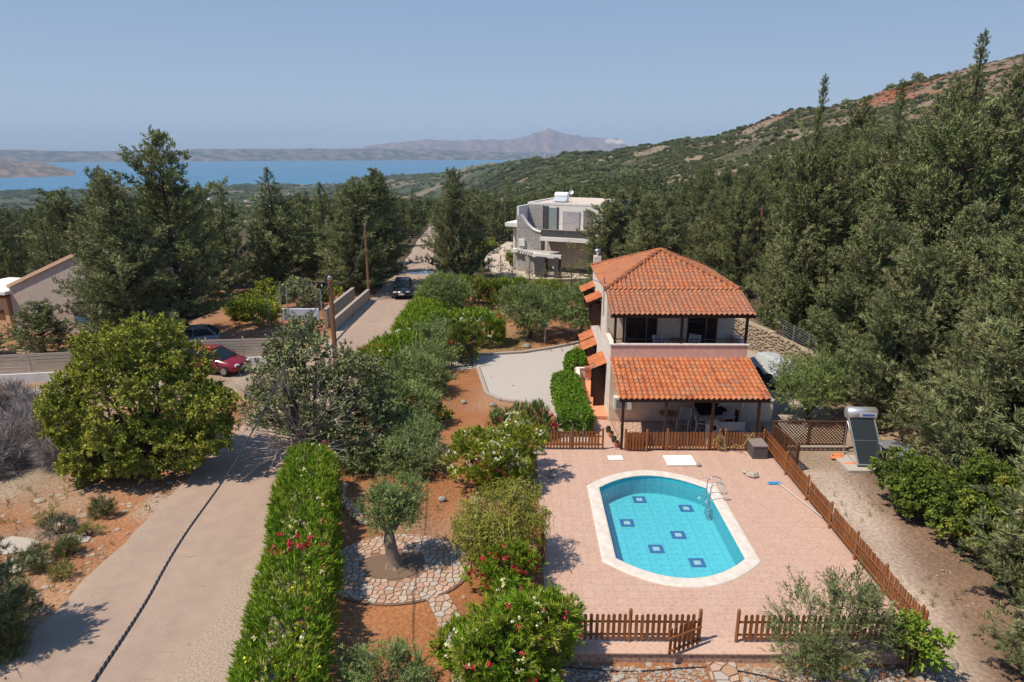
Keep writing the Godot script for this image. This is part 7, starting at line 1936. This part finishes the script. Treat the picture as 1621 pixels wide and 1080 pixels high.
# ---------------------------------------------------------------- conifers
func conifer(height: float, radius: float, n: int, kind: String, cols: Array, seed_: int, bare := 0.0, spire := 0.1, sc := 1.0, gap := 0.42, taper := 0.62) -> Array:
	rng.seed = seed_
	var f := Fol.new()
	var m := MB.new()
	var lean := Vector3(rf(-0.03, 0.03), 0, rf(-0.03, 0.03))
	m.tube([Vector3(0, -0.5, 0), lean * height * 0.3 + Vector3(0, height * 0.3, 0), lean * height * 0.6 + Vector3(0, height * 0.65, 0), lean * height + Vector3(0, height * 0.985, 0)], [0.05 + height * 0.016, height * 0.013, height * 0.007, 0.015], 8)
	var side: Array = []
	for k in 9: side.append(rf(0.72, 1.25))
	for i in n:
		var t := pow((i + rng.randf()) / n, 1.15)
		t = lerpf(bare, 0.985, t)
		var az := i * 2.39996 + rf(-0.5, 0.5)
		var prof := pow(1.0 - t, taper) * 0.95 + 0.05
		if t < 0.22: prof *= lerpf(0.75, 1.0, t / 0.22)
		if t > 1.0 - spire: prof *= lerpf(1.0, 0.55, (t - 1.0 + spire) / spire) if spire < 0.25 else lerpf(0.42, 0.2, (t - 1.0 + spire) / spire)
		var L: float = radius * prof * rf(0.45, 1.2) * side[int(t * 5) + int(absf(az)) % 4]
		var tilt := rf(0.05, 0.55) + t * 0.5
		var d := Vector3(cos(az) * cos(tilt), sin(tilt), sin(az) * cos(tilt))
		var b := lean * t * height + Vector3(0, t * height, 0)
		m.tube([b, b + d * L * 0.55, b + d * L + Vector3(0, L * 0.12, 0)], [0.012 + L * 0.014, 0.008 + L * 0.007, 0.004], 4, false)
		var bt := tone(cols, (b + d * L) + Vector3(seed_ * 3, 0, 0), 0.3)
		var steps := maxi(2, int(L / gap))
		for k in steps:
			var s := lerpf(0.42, 1.0, (k + rng.randf()) / steps)
			var p := b + d * L * s + Vector3(0, L * 0.12 * s * s, 0)
			for j in 2:
				var q := p + rdir() * (0.16 + 0.2 * (1 - s)) * minf(1, L * 0.7)
				f.add(sprig(kind, rng.randi()), q, d * 0.7 + Vector3.UP * 0.45 + rdir() * 0.75, sc * rf(0.75, 1.3) * clampf(0.35 + L * 0.55, 0.45, 1.0), bt * rf(0.85, 1.15), rng.randf() * 6)
	for i in int(n * 0.1):                       # dead twigs that stick out
		var t := rf(0.08, 0.8)
		var az := rf(0, TAU)
		var L := radius * (pow(1.0 - t, 0.62) + 0.05) * rf(0.9, 1.2)
		var b := lean * t * height + Vector3(0, t * height, 0)
		var e := b + Vector3(cos(az), rf(0.0, 0.5), sin(az)) * L
		m.tube([b, b.lerp(e, 0.55), e], [0.03, 0.022, 0.006], 3, false)
		for j in 5:
			var q := b.lerp(e, rf(0.6, 0.95))
			m.tube([q, q + (e - b).normalized() * 0.4 + rdir() * 0.35], [0.012, 0.004], 3, false)
	return [m.mesh(), fol_mesh(f)]

var protos := {}
func plant_conifer(variant: String, called: String, label: String, at: Vector3, turn: float, sc: Vector3, group := "") -> Node3D:
	var c: Array = protos[variant]
	var t := thing(called, label, "tree", at, 0, group)
	t.transform = Transform3D(Basis(Vector3.UP, turn).scaled_local(sc), at)
	part("trunk", c[0], bark(), t)
	part("crown", c[1], leafmat("needles", 0.4, 0.75), t)
	return t

func trees() -> void:
	var GREY := [leaf(0.088, 0.104, 0.048), leaf(0.165, 0.178, 0.086), leaf(0.2, 0.185, 0.1)]
	protos = {
		"big0": conifer(15, 4.4, 250, "conifer", CONIF, 11, 0.04, 0.16, 1.1, 0.34), "big1": conifer(14, 4.8, 250, "conifer", GREY, 12, 0.03, 0.1, 1.1, 0.34), "big2": conifer(16, 4.0, 240, "conifer", CONIF, 13, 0.05, 0.22, 1.1, 0.34),
		"mid0": conifer(10, 2.9, 150, "conifer", CONIF, 21, 0.05, 0.12, 1.1, 0.38, 0.85), "mid1": conifer(9.5, 3.1, 150, "conifer", GREY, 22, 0.04, 0.08, 1.1, 0.38, 0.78), "mid2": conifer(10.5, 2.3, 140, "conifer", CONIF, 23, 0.03, 0.2, 1.05, 0.36, 0.8), "mid3": conifer(9, 3.5, 150, "conifer", CONIF, 24, 0.08, 0.06, 1.15, 0.38, 0.7),
		"ragged": conifer(14, 4.6, 190, "conifer", CONIF, 31, 0.1, 0.24, 1.15, 0.36), "spire": conifer(16, 4.4, 260, "conifer", CONIF, 33, 0.03, 0.3, 1.1, 0.34), "near": conifer(8.5, 3.4, 260, "conifer_near", GREY, 32, 0.0, 0.1, 1.02, 0.3), "small": conifer(3.2, 1.0, 46, "conifer", GREY, 41, 0.02, 0.3, 0.62, 0.3),
	}
	rng.seed = 77
	# trees one can point at
	for a in [
		["big1", -24.6, -42.0, 11.4, 0.95, "dense dark conifer covering the right half of the beige house", 4.4],
		["mid3", -30.2, -41.6, 3.6, 0.75, "low dark conifer before the beige house under its small window", 2.7],
		["mid3", -34.5, -41.0, 3.0, 0.8, "low dark conifer bush at the left edge before the orange wing", 0.9],
		["ragged", -22.8, -45.2, 13.8, 1.1, "tall ragged conifer with a bare topped spire standing highest on the left", 0.4],
		["big1", -28.0, -46.3, 11.6, 0.8, "broad conifer in front of the beige house, left of the ragged tall one", 1.0],
		["mid2", -23.3, -66.5, 11.1, 1.6, "dense pointed cypress between the ragged conifer and the road", 2.0],
		["mid0", -27.0, -62.5, 9.6, 1.1, "dark conifer filling the gap right of the ragged tall tree", 0.0],
		["big0", -13.9, -67.0, 10.8, 0.9, "conifer on the left side of the road near the far pole", 1.2],
		["big2", -14.6, -61.5, 10.4, 0.95, "tall conifer behind the upper concrete wall", 5.0],
		["mid1", -15.5, -76.0, 10.6, 1.2, "conifer on the left of the road where it narrows", 2.2],
		["big1", -6.6, -69.5, 10.9, 0.78, "large dark conifer standing alone on the right side of the road", 0.6],
		["mid0", -5.0, -72.5, 8.6, 1.1, "shorter conifer pressed against the lone roadside conifer", 4.0],
		["mid1", -8.0, -77.5, 9.2, 0.9, "conifer behind the lone roadside conifer, closest to the road", 1.0],
		["big0", 8.8, -66.5, 8.3, 0.92, "dark conifer covering the right end of the modern house", 2.0],
		["big1", 12.2, -63.5, 8.8, 0.85, "broad conifer right above the villa roof", 3.3],
		["mid3", 10.4, -71.0, 8.4, 1.1, "conifer beside the modern house wall behind the broad one", 0.3],
		["spire", 18.2, -44.0, 17.2, 0.85, "conifer with a thin isolated spire rising behind the villa", 0.9],
		["spire", 24.0, -45.0, 17.0, 0.95, "conifer with a small bare tip in the middle of the slope", 2.9],
		["spire", 22.4, -35.5, 18.3, 1.05, "tallest conifer at the upper right, ending in a long spire", 4.2],
		["big1", 25.2, -36.0, 17.4, 0.95, "tall forked conifer at the right edge beside the tallest spire", 1.4]]:
		var base: float = {"big0": 15.0, "big1": 14.0, "big2": 16.0, "spire": 16.0, "mid0": 10.0, "mid1": 9.5, "mid2": 10.5, "mid3": 9.0, "ragged": 14.0}[a[0]]
		var g := land(a[1], a[2])
		var k: float = (a[3] - g) / base
		plant_conifer(a[0], "conifer_tree", a[5], Vector3(a[1], g, a[2]), a[6], Vector3(a[4], k, a[4]))
	for a in [[13.7, -13.9, 0.6, "silvery juniper reaching in at the lower right corner"], [15.6, -16.4, 0.85, "dense juniper beside the brown mulch at the lower right"], [17.6, -22.5, 0.95, "dark juniper behind the yellow tinged laurel"], [18.4, -25.6, 0.85, "juniper hanging over the barrel behind the solar panel"], [18.2, -30.4, 1.0, "juniper covering the near end of the stone retaining wall"], [18.8, -34.8, 1.05, "juniper behind the wire fence above the stone wall"], [-14.5, -15.3, 0.5, "small dark conifer at the lower left edge of the verge"]]:
		plant_conifer("near", "juniper_tree", a[3], Vector3(a[0], land(a[0], a[1]), a[1]), rf(0, 6), Vector3(a[2], a[2], a[2]))
	# conifers of the right hand slope
	var n := 0
	var rown := ["conifer in the front row of the wood, along the yard beyond the picket fence", "conifer in the second row of the wood beyond the picket fence", "conifer in the middle of the wooded slope right of the villa", "conifer high on the wooded slope right of the villa", "conifer at the top of the wooded slope by the right edge", "small conifer at the foot of the slope behind the stone wall", "conifer of the wood past the thin utility pole", "conifer of the wood below the scrubby hillside", "conifer between the villa roof and the modern house"]
	for row in [[19.6, -11, -46, 4.2, 0.78], [23.5, -13, -52, 4.4, 0.92], [28.0, -18, -62, 5.0, 0.95], [33.5, -25, -75, 5.6, 0.95], [40, -32, -90, 7.0, 0.95], [20.5, -50, -80, 4.6, 0.62], [25, -56, -100, 5.0, 0.7], [31, -66, -120, 6.0, 0.75], [15.5, -66, -96, 5.2, 0.6]]:
		var z: float = row[1]
		n += 1
		while z > row[2]:
			var x: float = row[0] + rf(-1.4, 1.4)
			var v: String = ["big0", "big1", "big2", "big1"][rng.randi() % 4]
			var s: float = row[4] * rf(0.8, 1.1)
			plant_conifer(v, "conifer_tree", rown[n - 1], Vector3(x, land(x, z) - 0.2, z), rf(0, 6), Vector3(s * rf(0.9, 1.15), s, s * rf(0.9, 1.15)), "conifers of the wood beyond the fence: row %d" % n)
			z -= row[3] * rf(0.8, 1.2)
	# conifers left of the road and round the modern house
	var spots: Array = []
	var tries := 0
	while spots.size() < 150 and tries < 9000:
		tries += 1
		var z := rf(-58, -150)
		var x := rf(-75, 24) if z < -70 else rf(-75, -14.5)
		if x > -32 and x < -15 and z > -63: continue
		if absf(x - road_x(z)) < 4.0: continue
		if x > -6.5 and x < 13 and z > -112: continue
		if x > 13 and z > -95: continue
		var gaz := atan2(x, -z)
		if gaz > -0.435 and gaz < -0.335 and z < -72: continue
		var ok := true
		for s in spots:
			if Vector2(s.x - x, s.y - z).length() < 4.3: ok = false; break
		if ok: spots.append(Vector2(x, z))
	for s in [Vector2(-43, -50), Vector2(-47, -55), Vector2(-40, -58), Vector2(-46, -44), Vector2(-35, -59), Vector2(-29.5, -56), Vector2(-31, -61), Vector2(-51, -49), Vector2(-31, -66), Vector2(-19, -68), Vector2(-17, -64.5), Vector2(-39.5, -40.5), Vector2(-43.5, -38.5)]: spots.append(s)
	for s in spots:
		var v: String = ["mid0", "mid1", "mid2", "mid3", "mid0", "mid2"][rng.randi() % 6]
		var k := rf(0.72, 1.05) * (0.86 if s.x < -8 and s.y < -78 else 1.0)
		if s.y > -45: k *= 0.62
		if s.x < -30 and s.y < -54: k *= 1.05
		var near: int = 3 if s.x >= -8 else 0 if s.y > -64 else 1 if s.y > -100 else 2
		var lab: String = ["dark green cypress behind the beige house and the orchard", "dark green cypress in the middle of the wood left of the road", "distant dark green cypress of the wood, below the line of the bay", "dark green cypress in the wood behind the modern house"][near]
		plant_conifer(v, "cypress_tree", lab, Vector3(s.x, land(s.x, s.y) - 0.2, s.y), rf(0, 6), Vector3(k * rf(0.95, 1.3), k, k * rf(0.95, 1.3)), ["cypresses behind the orchard", "cypresses left of the road", "distant cypresses before the bay", "cypresses behind the modern house"][near])
	# saplings in a row below the modern house
	for p in [Vector3(-3.54, 0.0, -65.3), Vector3(-1.74, 0.0, -66.92), Vector3(-0.48, 0.0, -65.96), Vector3(1.12, 0.0, -65.34), Vector3(2.52, 0.0, -63.52), Vector3(4.07, 0.0, -63.54), Vector3(5.22, 0.0, -65.38)]:
		var s := rf(0.6, 0.92)
		plant_conifer("small", "cypress_sapling", "young cypress sapling in the row below the modern house terrace", p, rf(0, 6), Vector3(s, s, s), "cypress saplings below the modern house")

# ---------------------------------------------------------------- growth too far off to count
func far_growth() -> void:
	rng.seed = 991
	var c := conifer(9, 2.4, 40, "scrub", CONIF, 61, 0.02, 0.12, 1.6, 0.8)
	var nm := leafmat("needles", 0.4, 0.75)
	var xs: Array = []; var cs: Array = []
	for i in 5200:
		var r := sqrt(rng.randf()) * 330 + 95
		var az := rf(-0.95, 0.95)
		var x := sin(az) * r; var z := -cos(az) * r
		if z > -95 or absf(x - road_x(z)) < 4: continue
		if az > 0.2 and r > 210 and rng.randf() < smoothstep(210.0, 330.0, r): continue
		if x > -75 and x < 24 and z > -148: continue
		if az > -0.44 and az < -0.33: continue
		if x > -7 and x < 40 and z > -112: continue
		var s := rf(0.5, 0.85)
		xs.append(Transform3D(Basis(Vector3.UP, rf(0, 6)).scaled_local(Vector3(s * 1.25, s, s * 1.25)), Vector3(x, land(x, z) - 0.3, z)))
		var k := rf(0.75, 1.15)
		cs.append(Color(k, k, k))
	copies("conifer_wood", c[1], nm, xs, self, cs)
	# scrub on the hillside, woods and scrub on the plain
	var f := Fol.new()
	for k in 46:
		var u := rdir(); u.y = absf(u.y)
		f.add(sprig("scrub", k), u * Vector3(0.8, 0.6, 0.8) * rf(0.6, 1.0), u + Vector3.UP * 0.4, 1.0, leaf(0.16, 0.18, 0.1), rng.randf() * 6)
	var clump := fol_mesh(f)
	var sm := leafmat("hill_scrub", 0.15, 0.8)
	xs = []; cs = []
	for i in 44000:
		var az := rf(-0.12, 0.95)
		var r := pow(rng.randf(), 0.7) * 900 + 130
		var x := sin(az) * r; var z := -cos(az) * r
		var h := land(x, z)
		var n := nz2.get_noise_2d(x * 0.9, z * 0.9) + 0.25 * nz2.get_noise_2d(x * 5, z * 5)
		var bare := smoothstep(18.0, 44.0, h) * 0.42
		if n < -0.2 + bare: continue
		var s := rf(0.7, 2.0) * (1.0 + r / 1600.0)
		xs.append(Transform3D(Basis(Vector3.UP, rf(0, 6)).scaled_local(Vector3(s, s * rf(0.7, 1.0), s)), Vector3(x, h - 0.15, z)))
		cs.append(Color(0.75, 0.72, 0.62).lerp(Color(0.42, 0.46, 0.36), rng.randf()))
	copies("hillside_scrub", clump, sm, xs, self, cs)
	xs = []; cs = []
	var ys: Array = []; var ds: Array = []
	for i in 26000:
		var az := rf(0.12, 0.95)
		var r := rf(260, 760)
		var x := sin(az) * r; var z := -cos(az) * r
		var h := land(x, z)
		if h < 6: continue
		if i % 3:
			var s := rf(0.35, 0.9)
			xs.append(Transform3D(Basis(Vector3.UP, rf(0, 6)).scaled_local(Vector3(s * 1.2, s * 0.7, s * 1.2)), Vector3(x, h - 0.1, z)))
			cs.append(Color(0.85, 0.75, 0.6).lerp(Color(0.45, 0.46, 0.36), rng.randf()))
		else:
			var s := rf(0.4, 1.3)
			ys.append(Transform3D(Basis(rdir(), rf(0, 6)).scaled(Vector3(s, s * 0.6, s)), Vector3(x, h, z)))
			ds.append(Color(0.5, 0.42, 0.35).lerp(Color(0.33, 0.24, 0.18), rng.randf()))
	copies("dwarf_scrub", clump, sm, xs, self, cs)
	copies("hillside_rocks", rock_mesh(2), mats["rubble"], ys, self, ds)
	xs = []; cs = []
	for i in 24000:
		var az := rf(-0.8, 0.18)
		var r := 330 + pow(rng.randf(), 1.5) * 2900
		var x := sin(az) * r; var z := -cos(az) * r
		var n := nz2.get_noise_2d(x * 0.25, z * 0.25) + 0.3 * nz2.get_noise_2d(x * 1.5, z * 1.5)
		if n < 0.02 and r > 450: continue
		var s := rf(2.0, 4.5) * (0.8 + r / 1500.0)
		xs.append(Transform3D(Basis(Vector3.UP, rf(0, 6)).scaled_local(Vector3(s, s * 0.7, s)), Vector3(x, land(x, z) - 0.4, z)))
		cs.append(Color(0.95, 0.95, 0.8).lerp(Color(0.5, 0.56, 0.42), rng.randf()))
	copies("lowland_woods", clump, sm, xs, self, cs)
	# single bushes that stand out on the ridge
	for p in [Vector3(200.81, 19.0, -743.35), Vector3(191.27, 12.69, -725.2), Vector3(182.17, 15.29, -768.71), Vector3(274.95, 49.39, -608.79), Vector3(295.53, 54.23, -578.93), Vector3(305.79, 56.69, -562.22)]:
		var h := land(p.x, p.z)
		var t := thing("ridge_tree", "dark rounded tree standing out on the bare skyline of the hill", "tree", Vector3(p.x, h - 0.3, p.z), 0, "trees on the hill skyline")
		part("crown", clump, sm, t, Vector3(0, 1.2, 0), Basis.from_scale(Vector3(4, 5.0, 4)))
		part("trunk", MB.new().rod(Vector3(0, -0.5, 0), Vector3(0, 2.5, 0), 0.3, 5).mesh(), bark(), t)
	# houses on the plain and along the far shore
	var hw := mat("far_white", 0.75, 0.7, 0.64, 0.9); var hr := mat("far_roof", 0.5, 0.28, 0.18, 0.9)
	for p in [Vector3(-585.44, -64.57, -1381.04), Vector3(-618.95, -71.71, -1583.32), Vector3(-501.91, -61.54, -1306.94), Vector3(-706.47, -75.55, -1871.07), Vector3(-728.98, -76.73, -1969.41), Vector3(-365.49, -56.28, -1037.51), Vector3(-706.9, -72.67, -1655.38), Vector3(-364.23, -54.19, -931.31), Vector3(-657.49, -83.1, -1994.42), Vector3(-483.31, -72.69, -1629.85), Vector3(-542.54, -83.11, -1925.01), Vector3(-770.26, -78.44, -1736.86), Vector3(-614.97, -74.5, -1691.69)]:
		var h := land(p.x, p.z)
		var t := thing("distant_house", "tiny pale house on the green plain before the bay", "house", Vector3(p.x, h, p.z), rf(0, 3), "houses on the plain")
		part("wall", MB.new().box(Vector3(0, 3.5, 0), Vector3(rf(9, 16), 7, 9)).mesh(), hw, t)
		part("roof", MB.new().box(Vector3(0, 7.3, 0), Vector3(9, 0.6, 9.6)).mesh(), hr, t)
	xs = []; cs = []
	for i in 420:
		var px := rf(-0.75, 0.1)
		var r := rf(9000, 10100)
		xs.append(Transform3D(Basis(Vector3.UP, rf(0, 3)).scaled_local(Vector3(rf(10, 30), rf(6, 10), 14)), Vector3(sin(px) * r, SEA + 10 + maxf(0, (r - 8950)) * 0.085, -cos(px) * r)))
		cs.append(Color(0.8, 0.75, 0.7).lerp(Color(0.6, 0.45, 0.38), rng.randf()))
	var fw := mat("far_town", 1, 1, 1, 0.9)
	fw.vertex_color_use_as_albedo = true
	copies("far_town", BoxMesh.new(), fw, xs, self, cs)
